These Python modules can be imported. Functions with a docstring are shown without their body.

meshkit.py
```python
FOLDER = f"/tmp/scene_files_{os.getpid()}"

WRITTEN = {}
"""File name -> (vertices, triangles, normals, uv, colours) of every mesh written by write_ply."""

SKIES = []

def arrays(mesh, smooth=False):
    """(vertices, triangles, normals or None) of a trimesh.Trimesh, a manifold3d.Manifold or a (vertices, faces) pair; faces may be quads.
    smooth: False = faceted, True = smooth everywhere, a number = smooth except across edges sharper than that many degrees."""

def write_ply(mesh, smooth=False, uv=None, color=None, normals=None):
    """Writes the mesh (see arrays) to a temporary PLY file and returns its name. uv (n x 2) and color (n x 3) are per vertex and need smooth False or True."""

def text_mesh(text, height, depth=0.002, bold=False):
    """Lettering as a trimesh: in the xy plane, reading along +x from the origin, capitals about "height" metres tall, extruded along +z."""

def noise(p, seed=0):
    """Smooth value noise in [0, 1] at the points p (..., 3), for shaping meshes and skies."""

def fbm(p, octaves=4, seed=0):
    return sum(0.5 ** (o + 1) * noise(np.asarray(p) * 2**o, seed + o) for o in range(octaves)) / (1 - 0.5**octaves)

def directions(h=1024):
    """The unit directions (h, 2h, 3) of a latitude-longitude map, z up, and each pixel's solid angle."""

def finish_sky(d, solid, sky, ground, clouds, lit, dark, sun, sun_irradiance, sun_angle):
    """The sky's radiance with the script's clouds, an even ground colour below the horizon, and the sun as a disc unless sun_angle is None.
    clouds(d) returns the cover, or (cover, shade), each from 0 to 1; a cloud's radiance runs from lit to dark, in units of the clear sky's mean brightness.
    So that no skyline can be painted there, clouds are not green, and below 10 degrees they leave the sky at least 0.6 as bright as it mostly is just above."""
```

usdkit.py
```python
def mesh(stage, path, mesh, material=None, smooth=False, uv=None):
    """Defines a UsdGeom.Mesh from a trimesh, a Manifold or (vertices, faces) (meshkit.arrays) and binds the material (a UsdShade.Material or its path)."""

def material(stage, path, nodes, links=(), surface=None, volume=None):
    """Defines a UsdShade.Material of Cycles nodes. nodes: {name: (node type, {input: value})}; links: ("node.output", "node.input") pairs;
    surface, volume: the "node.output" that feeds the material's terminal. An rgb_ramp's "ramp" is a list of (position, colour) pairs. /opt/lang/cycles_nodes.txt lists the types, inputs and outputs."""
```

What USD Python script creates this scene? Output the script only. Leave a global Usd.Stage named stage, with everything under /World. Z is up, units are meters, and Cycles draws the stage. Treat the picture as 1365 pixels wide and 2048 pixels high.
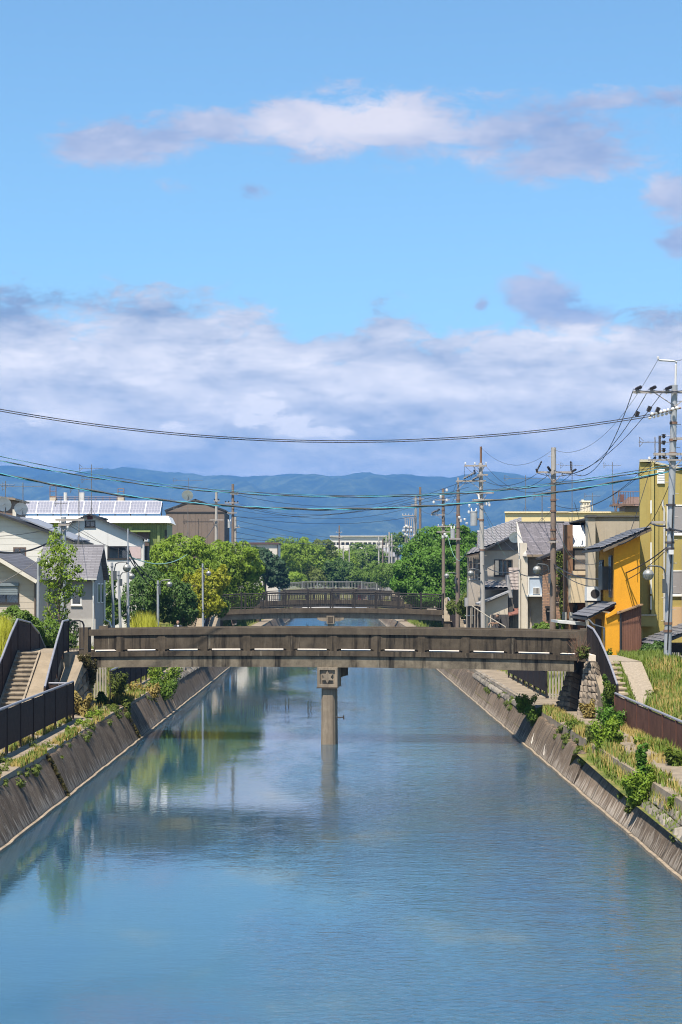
import math, random
import numpy as np
import trimesh, shapely, shapely.geometry as sg
import usdkit, meshkit
from pxr import Usd, UsdGeom, UsdLux, UsdShade, Gf, Sdf, Vt

stage = Usd.Stage.CreateInMemory()
UsdGeom.SetStageUpAxis(stage, 'Z'); UsdGeom.SetStageMetersPerUnit(stage, 1.0)
UsdGeom.Xform.Define(stage, '/World'); UsdGeom.Scope.Define(stage, '/World/Looks')

# ------------------------------------------------------------------ camera
F = 3600.0                      # focal length in photograph pixels (1365 wide)
EYE = 6.3                       # eye height above the water
VX, VY = 672.0, 1165.0          # vanishing point of the canal
cam = UsdGeom.Camera.Define(stage, '/World/camera')
cam.CreateHorizontalApertureAttr(24.0)
cam.CreateVerticalApertureAttr(24.0 * 2048 / 1365)
cam.CreateFocalLengthAttr(F / 1365 * 24.0)
cam.CreateHorizontalApertureOffsetAttr((682.5 - VX) / 1365 * 24.0)
cam.CreateVerticalApertureOffsetAttr((VY - 1024.0) / 1365 * 24.0)
cam.AddTranslateOp().Set(Gf.Vec3d(0, 0, EYE)); cam.AddRotateXOp().Set(90.0)
cam.CreateClippingRangeAttr(Gf.Vec2f(0.5, 60000.0))
cam.CreateExposureAttr(1.03)

# ------------------------------------------------------------------ sky and sun
SUN_EL, SUN_AZ = math.radians(63.0), math.radians(180 + 25.0)    # azimuth from +y towards +x
sun_dir = np.array([math.sin(SUN_AZ) * math.cos(SUN_EL), math.cos(SUN_AZ) * math.cos(SUN_EL), math.sin(SUN_EL)])


class R(str):
    pass


class G:
    """A little builder of shader graphs: g.add(type, output, **inputs) returns a reference that later inputs may take."""
    def __init__(self):
        self.nodes, self.links = {}, []

    def add(self, kind, out, **inp):
        n = f'{kind}_{len(self.nodes)}'
        vals = {}
        for k, v in inp.items():
            if isinstance(v, R):
                self.links.append((str(v), f'{n}.{k}'))
            else:
                vals[k] = v
        self.nodes[n] = (kind, vals)
        return R(f'{n}.{out}')

    def m(self, op, a, b=0.0, c=0.0, clamp=False):
        return self.add('math', 'value', math_type=op, value1=a, value2=b, value3=c, use_clamp=clamp)

    def mix(self, f, a, b, kind='mix'):
        return self.add('mix_color', 'result', blend_type=kind, fac=f, a=a, b=b)

    def ramp(self, f, stops):
        return self.add('rgb_ramp', 'color', fac=f, ramp=stops)

    def step(self, v, a, b):
        return self.add('map_range', 'result', range_type='smoothstep', value=v, from_min=a, from_max=b, to_min=0.0, to_max=1.0, clamp=True)

    def noise(self, vec, scale, detail=3.0, rough=0.5, dist=0.0, out='fac', dims='3D'):
        return self.add('noise_texture', out, dimensions=dims, vector=vec, scale=scale, detail=detail, roughness=rough, distortion=dist)

    def scale(self, vec, s, loc=(0, 0, 0), rot=(0, 0, 0)):
        return self.add('mapping', 'vector', mapping_type='point', vector=vec, scale=s, location=loc, rotation=rot)

    def build(self, path, surface=None, volume=None):
        return usdkit.material(stage, path, self.nodes, self.links, surface=str(surface) if surface else None, volume=str(volume) if volume else None)


def sky_material():
    g = G()
    d = g.add('texture_coordinate', 'generated')
    x, y, z = [R(str(g.add('separate_xyz', 'x', vector=d)).split('.')[0] + '.' + c) for c in 'xyz']
    az = g.m('multiply', g.m('arctan2', x, y), F)          # in photograph pixels right of the axis
    el = g.m('multiply', g.m('arcsine', z), F)             # in photograph pixels above the horizon
    sky = g.add('sky_texture', 'color', sky_type='single_scattering', sun_disc=False, sun_elevation=SUN_EL, sun_rotation=SUN_AZ,
                altitude=50.0, air_density=1.0, aerosol_density=0.35, ozone_density=2.0)
    return g, d, az, el, sky


g, d, az, el, sky = sky_material()
# cloud cover: a bank that stands all round the horizon, and single clouds above it
p3 = g.scale(d, (1.0, 1.0, 2.6))
n1 = g.noise(p3, 9.0, 8.0, 0.56)                            # broad billows
n2 = g.noise(p3, 34.0, 7.0, 0.62, 0.4)                      # ragged edges
n4 = g.noise(g.scale(d, (1.0, 1.0, 1.7), loc=(.3, .1, .7)), 95.0, 5.0, 0.65, 0.6)
nr = g.m('add', g.m('add', g.m('multiply', g.m('subtract', n1, 0.5), 1.1), g.m('multiply', g.m('subtract', n2, 0.5), 1.2)), g.m('multiply', g.m('subtract', n4, 0.5), 0.5))
# top edge of the bank (px above horizon)
nb = g.noise(g.scale(d, (1, 1, 0.6)), 7.0, 3.0, 0.5)
edge = g.m('add', g.m('multiply', g.m('subtract', nb, 0.5), 260.0), 515.0)


def blob(cx, cy, rx, ry, power=1.0):
    a = g.m('divide', g.m('subtract', az, cx - VX), rx)
    b = g.m('divide', g.m('subtract', el, VY - cy), ry)
    r2 = g.m('add', g.m('multiply', a, a), g.m('multiply', b, b))
    return g.m('multiply', g.m('subtract', 1.0, g.m('sqrt', r2)), power)     # 1 in the middle, 0 on the rim


def union(items):
    out = items[0]
    for i in items[1:]:
        out = g.m('smoothmax', out, i, 0.12)
    return out


for (cx, cy, rx, ry) in [(340, 620, 330, 60), (520, 575, 90, 75), (0, 620, 140, 60), (1330, 660, 190, 75), (760, 650, 160, 45)]:
    edge = g.m('add', edge, g.m('multiply', g.m('maximum', blob(cx, cy, rx, ry * 6), 0.0), 55.0))
bank = g.m('divide', g.m('subtract', edge, el), 120.0)      # >0 inside the bank
bank = g.m('minimum', bank, 1.2)
upper = union([blob(240, 305, 190, 62), blob(760, 270, 330, 92), blob(1040, 280, 330, 90, 0.8), blob(1130, 335, 190, 62, .8), blob(430, 275, 190, 46, .9), blob(330, 292, 160, 40, .8), blob(1210, 232, 210, 34, .7), blob(620, 250, 160, 50)])
small = union([blob(505, 390, 60, 34, .6), blob(1345, 425, 90, 62), blob(1355, 500, 60, 46), blob(1085, 608, 95, 70), blob(1150, 640, 110, 40, .8),
               blob(963, 615, 22, 20, .8), blob(330, 385, 50, 20, .3)])
# scattered clouds elsewhere in the sky, the same kind, in no particular place
ns = g.noise(g.scale(d, (1, 1, 3.0), loc=(3.1, 1.7, 0.4)), 3.2, 5.0, 0.5)
away = g.step(g.m('absolute', az), 900.0, 1800.0)
high = g.step(el, 950.0, 1500.0)
elsewhere = g.m('multiply', g.m('subtract', ns, 0.56), 4.0)
elsewhere = g.m('subtract', elsewhere, g.m('multiply', g.m('subtract', 1.0, g.m('maximum', away, high)), 4.0))
cover_u = g.step(g.m('add', union([upper, small, elsewhere]), g.m('multiply', nr, 1.15)), 0.08, 0.62)
cover_b = g.step(g.m('add', bank, g.m('multiply', nr, 1.5)), -0.02, 0.55)
# light on the clouds
ne = g.m('add', g.m('multiply', g.noise(g.scale(d, (1.0, 1.0, 5.0), loc=(0, 0, 0.013)), 12.0, 7.0, 0.6), .6), g.m('multiply', n2, .4))
shade_b = g.add('rgb_ramp', 'color', fac=g.add('map_range', 'result', range_type='linear', value=el, from_min=190.0, from_max=620.0, to_min=0.0, to_max=1.0, clamp=True),
                ramp=[(0.0, (.30,) * 3), (0.12, (.40,) * 3), (0.25, (.52,) * 3), (0.42, (.62,) * 3), (0.60, (.74,) * 3), (0.70, (.50,) * 3), (0.80, (.16,) * 3), (1.0, (.10,) * 3)])
lb = g.m('add', shade_b, g.m('multiply', g.m('subtract', ne, 0.5), 2.3))
lb = g.m('add', lb, g.m('multiply', g.step(g.m('add', union([blob(532, 822, 62, 44), blob(498, 840, 52, 28), blob(578, 846, 64, 28), blob(640, 862, 60, 14, .7), blob(80, 840, 60, 24, .6), blob(350, 850, 40, 14, .6), blob(690, 865, 40, 16, .7)]), g.m('multiply', nr, 1.5)), 0.08, 0.62), 0.5))
lu = g.m('add', 0.30, g.m('multiply', g.m('maximum', blob(735, 262, 300, 75), 0.0), 0.95))
lu = g.m('add', lu, g.m('multiply', g.m('subtract', ne, 0.5), 1.3))
hi = g.scale(d, (1.0, 1.0, 1.9), loc=(.11, .23, .31)); lo_ = g.scale(d, (1.0, 1.0, 1.9), loc=(.11, .23, .31 + .024))
rel = g.m('subtract', g.noise(hi, 15.0, 6.0, .55, .3), g.noise(lo_, 15.0, 6.0, .55, .3))     # lit tops, shaded undersides
lb = g.m('add', lb, g.m('multiply', rel, 1.25))
lu = g.m('add', lu, g.m('multiply', rel, 1.3))
CLOUD_DARK, CLOUD_LIT = (1.9, 2.35, 3.5), (5.6, 5.1, 5.1)
cb = g.mix(g.m('maximum', g.m('minimum', lb, 1.0), 0.0), (1.75, 2.15, 2.85), (7.3, 6.7, 6.2))
cu = g.mix(g.m('maximum', g.m('minimum', lu, 1.0), 0.0), CLOUD_DARK, CLOUD_LIT)
skyc = g.mix(1.0, sky, (0.80, 1.02, 1.03), 'multiply')
out = g.mix(g.m('multiply', cover_u, 0.90), skyc, cu)
out = g.mix(g.m('multiply', cover_b, 0.96), out, cb)
bg = g.add('background_shader', 'background', color=out, strength=0.088)
skymat = g.build('/World/Looks/sky', bg)
dome = UsdLux.DomeLight.Define(stage, '/World/sky')
dome.CreateIntensityAttr(1.0)
UsdShade.MaterialBindingAPI.Apply(dome.GetPrim()).Bind(skymat)
dome.GetPrim().SetCustomDataByKey('kind', 'structure'); dome.GetPrim().SetCustomDataByKey('label', 'blue sky with a grey white cloud bank'); dome.GetPrim().SetCustomDataByKey('category', 'sky')

sun = UsdLux.DistantLight.Define(stage, '/World/sun')
sun.CreateNormalizeAttr(True); sun.CreateIntensityAttr(1.22); sun.CreateAngleAttr(0.53); sun.CreateColorAttr(Gf.Vec3f(1.0, 0.91, 0.78))
sun.AddRotateZOp().Set(-math.degrees(SUN_AZ)); sun.AddRotateXOp().Set(-(90 - math.degrees(SUN_EL)))
# ------------------------------------------------------------------ helpers
TAKEN = {}


def unique(parent, name):
    key = (parent, name)
    TAKEN[key] = TAKEN.get(key, -1) + 1
    return f'{parent}/{name}' if TAKEN[key] == 0 else f'{parent}/{name}_{TAKEN[key]:03d}'


def say(prim, label=None, cat=None, group=None, kind=None):
    p = prim.GetPrim()
    for k, v in (('label', label), ('category', cat), ('group', group), ('kind', kind)):
        if v:
            p.SetCustomDataByKey(k, v)
    return prim


def path_of(parent):
    return '/World' if parent is None else str(parent.GetPrim().GetPath())


def obj(name, mesh, mat, parent=None, smooth=False, label=None, cat=None, group=None, kind=None):
    return say(usdkit.mesh(stage, unique(path_of(parent), name), mesh, mat, smooth), label, cat, group, kind)


def thing(name, label, cat, group=None, loc=(0, 0, 0), rotz=0.0):
    x = UsdGeom.Xform.Define(stage, unique('/World', name))
    x.AddTranslateOp().Set(Gf.Vec3d(*map(float, loc)))
    if rotz:
        x.AddRotateZOp().Set(float(rotz))
    return say(x, label, cat, group)


def X(px, Y):
    return (px - VX) * Y / F


def Z(py, Y):
    return EYE - (py - VY) * Y / F


class MB:
    """Collects pieces of one mesh."""
    def __init__(self):
        self.v, self.f, self.n = [], [], 0

    def raw(self, v, f):
        v, f = np.asarray(v, float), np.asarray(f, int)
        if f.shape[1] == 4:
            f = np.vstack([f[:, [0, 1, 2]], f[:, [0, 2, 3]]])
        self.v.append(v); self.f.append(f + self.n); self.n += len(v)
        return self

    def tm(self, m, T=None):
        v = np.asarray(m.vertices)
        if T is not None:
            v = v @ np.asarray(T)[:3, :3].T + np.asarray(T)[:3, 3]
        return self.raw(v, m.faces)

    def box(self, x0, x1, y0, y1, z0, z1):
        v = [(x, y, z) for z in (z0, z1) for y in (y0, y1) for x in (x0, x1)]
        f = [(0, 2, 3, 1), (4, 5, 7, 6), (0, 1, 5, 4), (2, 6, 7, 3), (0, 4, 6, 2), (1, 3, 7, 5)]
        return self.raw(v, f)

    def hexa(self, a, b):
        """A closed block between the quads a and b (four corners each, same winding)."""
        f = [(3, 2, 1, 0), (4, 5, 6, 7)] + [(i, (i + 1) % 4, (i + 1) % 4 + 4, i + 4) for i in range(4)]
        return self.raw(list(a) + list(b), f)

    def bar(self, p, q, r0, r1=None, n=8, caps=True):
        p, q = np.asarray(p, float), np.asarray(q, float)
        r1 = r0 if r1 is None else r1
        d = (q - p) / max(np.linalg.norm(q - p), 1e-9)
        a = np.cross(d, (0, 0, 1.0) if abs(d[2]) < .9 else (1.0, 0, 0)); a /= np.linalg.norm(a)
        b = np.cross(d, a)
        t = np.arange(n) * 2 * np.pi / n
        c = np.cos(t)[:, None] * a + np.sin(t)[:, None] * b
        v = np.vstack([p + c * r0, q + c * r1])
        f = [(i, (i + 1) % n, n + (i + 1) % n, n + i) for i in range(n)]
        f = [x for a_, b_, c_, d_ in f for x in ((a_, c_, b_), (a_, d_, c_))]
        if caps:
            f += [(0, i, i + 1) for i in range(1, n - 1)] + [(n, n + i + 1, n + i) for i in range(1, n - 1)]
        return self.raw(v, f)

    def tube(self, pts, r, n=6):
        pts = np.asarray(pts, float)
        r = np.broadcast_to(np.asarray(r, float), len(pts))
        t = np.gradient(pts, axis=0); t /= np.maximum(np.linalg.norm(t, axis=1), 1e-9)[:, None]
        up = np.array([0, 0, 1.0]) if abs(t[:, 2]).mean() < .8 else np.array([1.0, 0, 0])
        a = np.cross(t, up); a /= np.maximum(np.linalg.norm(a, axis=1), 1e-9)[:, None]
        b = np.cross(t, a)
        th = np.arange(n) * 2 * np.pi / n
        v = (pts[:, None] + r[:, None, None] * (np.cos(th)[None, :, None] * a[:, None] + np.sin(th)[None, :, None] * b[:, None])).reshape(-1, 3)
        f = []
        for i in range(len(pts) - 1):
            for k in range(n):
                f.append((i * n + k, (i + 1) * n + k, (i + 1) * n + (k + 1) % n, i * n + (k + 1) % n))
        m = len(pts) - 1
        self.raw(v, f)
        return self.raw(np.vstack([v[:n], v[m * n:]]), [(0, i, i + 1, i + 1) for i in range(1, n - 1)] + [(n, n + i + 1, n + i, n + i) for i in range(1, n - 1)])

    def poly(self, poly, y0, y1):
        """A polygon drawn in (x, z), extruded from y0 to y1."""
        for p in (getattr(poly, 'geoms', None) or [poly]):
            if p.is_empty or p.geom_type != 'Polygon' or p.area < 1e-5:
                continue
            m = trimesh.creation.extrude_polygon(p, y1 - y0, engine='earcut')
            v = np.asarray(m.vertices)
            self.raw(np.stack([v[:, 0], y1 - v[:, 2], v[:, 1]], 1), m.faces)
        return self

    def ball(self, c, r, sub=2, squash=(1, 1, 1)):
        m = trimesh.creation.icosphere(sub, 1.0)
        return self.raw(np.asarray(m.vertices) * r * np.asarray(squash) + c, m.faces)

    def move(self, fn):
        self.v = [fn(v) for v in self.v]
        return self

    def mesh(self):
        return (np.vstack(self.v), np.vstack(self.f)) if self.v else (np.zeros((0, 3)), np.zeros((0, 3), int))


def rot(v, deg, about=(0, 0)):
    c, s = math.cos(math.radians(deg)), math.sin(math.radians(deg))
    v = np.asarray(v, float); o = np.array([about[0], about[1], 0])
    w = v - o
    return np.stack([w[..., 0] * c - w[..., 1] * s, w[..., 0] * s + w[..., 1] * c, w[..., 2]], -1) + o


# ------------------------------------------------------------------ materials
MATS = {}


def mat(name, col, rough=0.7, var=0.18, scale=3.0, bump=0.0, bscale=40.0, metal=0.0, col2=None, stretch=(1, 1, 1), streak=0.0, spec=0.4, perobj=0.0):
    """A weathered solid: its colour drifts with two noises, streaks run down it, fine bumps catch the light."""
    if name in MATS:
        return MATS[name]
    g = G()
    pos = g.add('geometry', 'position')
    n = g.noise(g.scale(pos, stretch), scale, 5.0, 0.6)
    n2 = g.noise(pos, scale * 7.3, 3.0, 0.6)
    f = g.m('add', g.m('multiply', n, .7), g.m('multiply', n2, .3))
    c1 = np.clip(np.array(col) * (1 - var), 0, 1); c2 = np.clip(np.array(col2 if col2 is not None else np.array(col) * (1 + var)), 0, 1)
    c = g.ramp(f, [(0.30, tuple(c1)), (0.70, tuple(c2))])
    if streak:
        s = g.noise(g.scale(pos, (1, 1, .06)), 5.0, 4.0, 0.65)
        c = g.mix(g.m('multiply', g.step(s, .48, .75), streak), c, tuple(np.array(col) * .35))
    if perobj:
        r = g.add('object_info', 'random')
        c = g.add('hsv', 'color', hue=0.5, saturation=1.0, value=g.m('add', 1 - perobj, g.m('multiply', r, 2 * perobj)), fac=1.0, color=c)
    inp = dict(base_color=c, roughness=rough, metallic=metal, specular_ior_level=spec)
    if bump:
        b = g.noise(pos, bscale, 4.0, 0.6)
        inp['normal'] = g.add('bump', 'normal', height=b, strength=bump, distance=0.02)
    MATS[name] = g.build(f'/World/Looks/{name}', g.add('principled_bsdf', 'BSDF', **inp))
    return MATS[name]


# ------------------------------------------------------------------ water
def water_material():
    g = G()
    pos = g.add('geometry', 'position')
    xyz = str(g.add('separate_xyz', 'x', vector=pos)).split('.')[0]
    px_, py_ = R(xyz + '.x'), R(xyz + '.y')
    patch = g.noise(g.scale(pos, (1, .28, 1)), .22, 3.0, .55)
    # sheltered, glassy water along the left bank, breeze-ruffled patches elsewhere
    shel = g.m('add', g.m('multiply', px_, .13), g.m('multiply', g.m('subtract', patch, .5), 2.2))
    calm = g.add('map_range', 'result', range_type='smoothstep', value=shel, from_min=-.50, from_max=.42, to_min=.10, to_max=1.25, clamp=True)
    w1 = g.noise(g.scale(pos, (.55, 1.1, 1)), 1.5, 2.0, .5, .5)
    w2 = g.noise(g.scale(pos, (.8, 1.2, 1), rot=(0, 0, .25)), 5.0, 3.0, .55, .5)
    w3 = g.noise(g.scale(pos, (.7, 1.15, 1), rot=(0, 0, -.2)), .35, 2.0, .5)
    h = g.m('add', g.m('add', g.m('multiply', w1, .045), g.m('multiply', w2, .048)), g.m('multiply', w3, .09))
    b = g.add('bump', 'normal', height=g.m('multiply', h, calm), strength=1.0, distance=WATER_BUMP)
    bed = g.noise(g.scale(pos, (1, .5, 1)), .35, 4.0, .55)
    c = g.ramp(bed, [(.35, (.017, .058, .104)), (.58, (.025, .066, .094)), (.72, (.068, .086, .072))])
    return g.build('/World/Looks/water', g.add('principled_bsdf', 'BSDF', base_color=c, subsurface_method='burley', subsurface_weight=.9, subsurface_scale=2.5, subsurface_radius=(.8, 1.0, 1.0), roughness=.03, ior=1.6, specular_ior_level=.5, normal=b))


WATER_BUMP = 0.30
obj('canal_water', ([(-8.3, -90, 0), (7.75, -90, 0), (7.75, 430, 0), (-8.3, 430, 0)], [(0, 1, 2, 3)]), water_material(), kind='structure', label='rippled blue water of the straight canal', cat='water')

# ------------------------------------------------------------------ mountains
def mountains():
    ridge = [(-3000, 905), (-2200, 940), (-1500, 915), (-900, 950), (-400, 930), (-100, 941), (0, 938), (40, 937), (90, 941), (150, 951), (195, 945), (265, 938), (310, 943), (360, 951), (430, 954), (500, 957), (560, 953), (600, 950), (640, 953),
             (690, 953), (735, 947), (790, 953), (850, 958), (880, 962), (915, 957), (960, 944), (1000, 948), (1030, 956), (1100, 961), (1150, 966), (1200, 957), (1280, 955), (1365, 960), (1500, 945), (2000, 925), (2600, 950), (3400, 915), (4300, 930)]
    YR = 7600.0
    xs = np.linspace(-6500, 7600, 460)
    ys = np.concatenate([np.linspace(4300, YR, 74), np.linspace(YR + 60, YR + 1600, 14)])
    gx, gy = np.meshgrid(xs, ys)
    top = np.interp(gx / YR * F + VX, [r[0] for r in ridge], [Z(r[1], YR) for r in ridge])
    t = np.clip((gy - 4300) / (YR - 4300), 0, 1)
    back = np.clip((gy - YR) / 1600, 0, 1)
    p = np.stack([gx / 900, gy / 1300, 0 * gx], -1)
    w = np.stack([gx / 900 + .9 * meshkit.noise(p * .7, 5), gy / 1300, 0 * gx], -1)
    spur = 1 - np.abs(2 * meshkit.fbm(w * 1.3, 4, 3) - 1) * 1.6
    fine = meshkit.fbm(np.stack([gx / 160, gy / 220, 0 * gx], -1), 4, 9) - .5
    prof = t ** 1.25
    z = top * (prof + (1 - prof) * prof * 1.55 * (spur - .38)) * (1 - .7 * back)
    z = z + fine * 48 * (prof * (1 - prof) * 4 * .8 + .15)
    z[0] = -2
    n, m = gx.shape
    idx = np.arange(n * m).reshape(n, m)
    f = np.stack([idx[:-1, :-1], idx[:-1, 1:], idx[1:, 1:], idx[1:, :-1]], -1).reshape(-1, 4)
    g = G()
    pos = g.add('geometry', 'position')
    a = g.noise(pos, .004, 5.0, .6); b = g.noise(pos, .02, 6.0, .7)
    c = g.ramp(g.m('add', g.m('multiply', a, .5), g.m('multiply', b, .5)), [(.38, (.010, .020, .012)), (.5, (.028, .046, .022)), (.60, (.065, .085, .042))])
    hm = g.build('/World/Looks/mountain_forest', g.add('principled_bsdf', 'BSDF', base_color=c, roughness=.9, specular_ior_level=.1,
                 normal=g.add('bump', 'normal', height=b, strength=1.0, distance=14.0)))
    obj('mountains', (np.stack([gx, gy, z], -1).reshape(-1, 3), f), hm, smooth=True, kind='structure', label='long wooded blue mountain ridge on the horizon', cat='mountains')


mountains()
g = G()
HAZE = 0.000135
hz = g.build('/World/Looks/haze', volume=g.add('principled_volume', 'volume', color=(.165, .43, .95), density=HAZE, anisotropy=.1))
obj('haze', MB().box(-7200, 8200, -300, 9400, -1.2, 560).mesh(), hz, kind='stuff', label='thin blue air between the canal and the mountains', cat='haze')
# ------------------------------------------------------------------ ground
def smooth(a, b, x):
    t = np.clip((np.asarray(x, float) - a) / (b - a), 0, 1)
    return t * t * (3 - 2 * t)


def z_left(x, y):
    """Height of the land left of the canal (x is negative)."""
    u = -np.asarray(x, float)
    z = 1.24 + .16 * smooth(9.7, 10.2, u)
    foot = np.where(y < 70, 12.45, 10.4)
    z = z + 1.65 * smooth(foot, foot + 2.2, u)
    z = z - 1.5 * smooth(17.5, 21, u) * smooth(20, 40, y) - .3 * smooth(25, 60, u)
    z = z + .9 * smooth(290, 312, y) * smooth(9.2, 10.5, u)
    return z


def z_right(x, y):
    x, y = np.asarray(x, float), np.asarray(y, float)
    z = 1.28 + 0 * x + 0 * y
    near = 1.28 + .95 * smooth(9.95, 10.75, x) + .75 * smooth(10.9, 12.9, x)
    ramp = 1.35 + np.clip((y - 63.2) / 5.1, 0, 1) * 1.85
    mid = np.where(x < 9.95, 1.28, np.maximum(ramp, 1.28 + 1.55 * smooth(11.55, 12.9, x)))
    far = 1.28 + 1.6 * smooth(9.4, 12.2, x)
    plat = np.where(x < 9.9, 1.28, 3.2)
    near = near - (1.28 - np.interp(y, [33, 45, 57, 60], [.6, .72, .98, 1.2])) * (1 - smooth(7.75, 8.35, x))
    z = near
    z = z + (mid - z) * smooth(61.6, 62.6, y)
    z = z + (plat - z) * smooth(68.1, 68.5, y)
    z = z + (np.where(x < 11.3, far, np.maximum(far, 3.0)) - z) * smooth(74.2, 75.2, y)
    z = z + (far - z) * smooth(84, 88, y)
    z = z - .9 * (1 - smooth(7.93, 7.99, x)) * smooth(56.5, 58.5, y)
    z = z - 1.5 * smooth(24, 30, x) * smooth(60, 90, y) + .9 * smooth(290, 312, y) * smooth(9, 10.5, x)
    return z


def sheet(xs, ys, zf, wob=0.0, seed=0):
    gx, gy = np.meshgrid(xs, ys)
    z = zf(gx, gy)
    if wob:
        z = z + wob * smooth(9.9, 11.5, np.abs(gx)) * (meshkit.fbm(np.stack([gx * .9, gy * .9, 0 * gx], -1), 3, seed) - .5)
    n, m = gx.shape
    i = np.arange(n * m).reshape(n, m)
    f = np.stack([i[:-1, :-1], i[:-1, 1:], i[1:, 1:], i[1:, :-1]], -1).reshape(-1, 4)
    return np.stack([gx, gy, z], -1).reshape(-1, 3), f


def ground_material():
    g = G()
    pos = g.add('geometry', 'position')
    a = g.noise(pos, .9, 6.0, .65); b = g.noise(pos, 6.0, 5.0, .7)
    f = g.m('add', g.m('multiply', a, .6), g.m('multiply', b, .4))
    c = g.ramp(f, [(.36, (.05, .07, .018)), (.47, (.10, .115, .03)), (.56, (.19, .155, .06)), (.68, (.22, .18, .12))])
    return g.build('/World/Looks/earth_and_grass', g.add('principled_bsdf', 'BSDF', base_color=c, roughness=.95, specular_ior_level=.1, normal=g.add('bump', 'normal', height=b, strength=.8, distance=.06)))


ground_m = ground_material()
ys = np.concatenate([np.linspace(-90, 36, 8), np.arange(38, 60, 1.0), np.arange(60, 90, .4), np.arange(90, 150, 2.0), np.arange(150, 435, 10.0)])
ys[-1] = 430.0
ys = np.unique(np.concatenate([ys, [600, 1000, 2000, 4000, 9300]]))
lx = -np.concatenate([[8.53, 8.6, 9.0, 9.5], np.arange(10, 16, .4), [17, 18, 19, 20, 21.5, 25, 32, 45, 60, 120, 400, 1500, 7000]])[::-1]
rx = np.concatenate([[7.5, 7.75, 7.9, 8.05, 8.2, 8.4, 9.0, 9.4], np.arange(9.8, 14.2, .3), [15, 17, 20, 24, 26, 28, 30, 34, 50, 120, 400, 1500, 8000]])
obj('left_bank', sheet(lx, ys, z_left, .10, 1), ground_m, smooth=True, kind='structure', label='grassy earth bank left of the canal', cat='ground')
obj('right_bank', sheet(rx, ys, z_right, .10, 2), ground_m, smooth=True, kind='structure', label='grassy earth bank right of the canal', cat='ground')
yf = ys[ys >= 430]
obj('far_ground', sheet(np.array([-8.3, 0, 7.7]), yf, lambda x, y: 1.4 + .9 * smooth(430, 434, y) + 0 * x), ground_m, kind='structure', label='ground where the canal turns away', cat='ground')


def concrete(name, dark, light, stain=(.02, .018, .015), pale=None, stretch=(3, 3, .22), amount=.8, bump=.5, rough=.9, scale=1.6):
    """Old concrete: blotches, long dark runs down the face, grain."""
    g = G()
    pos = g.add('geometry', 'position')
    a = g.noise(pos, scale, 6.0, .65)
    fine = g.noise(pos, 38.0, 4.0, .7)
    runs = g.noise(g.scale(pos, stretch), 1.5, 6.0, .68)
    c = g.ramp(g.m('add', g.m('multiply', a, .7), g.m('multiply', fine, .3)), [(.34, dark), (.66, light)])
    c = g.mix(g.m('multiply', g.step(runs, .47, .66), amount), c, stain)
    if pale:
        runs2 = g.noise(g.scale(pos, stretch, loc=(7.3, 2.1, 5.2)), 2.3, 5.0, .7)
        c = g.mix(g.m('multiply', g.step(runs2, .60, .74), .75), c, pale)
    return g.build(f'/World/Looks/{name}', g.add('principled_bsdf', 'BSDF', base_color=c, roughness=rough, specular_ior_level=.25,
                   normal=g.add('bump', 'normal', height=g.m('add', a, g.m('multiply', fine, .5)), strength=bump, distance=.02)))


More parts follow.
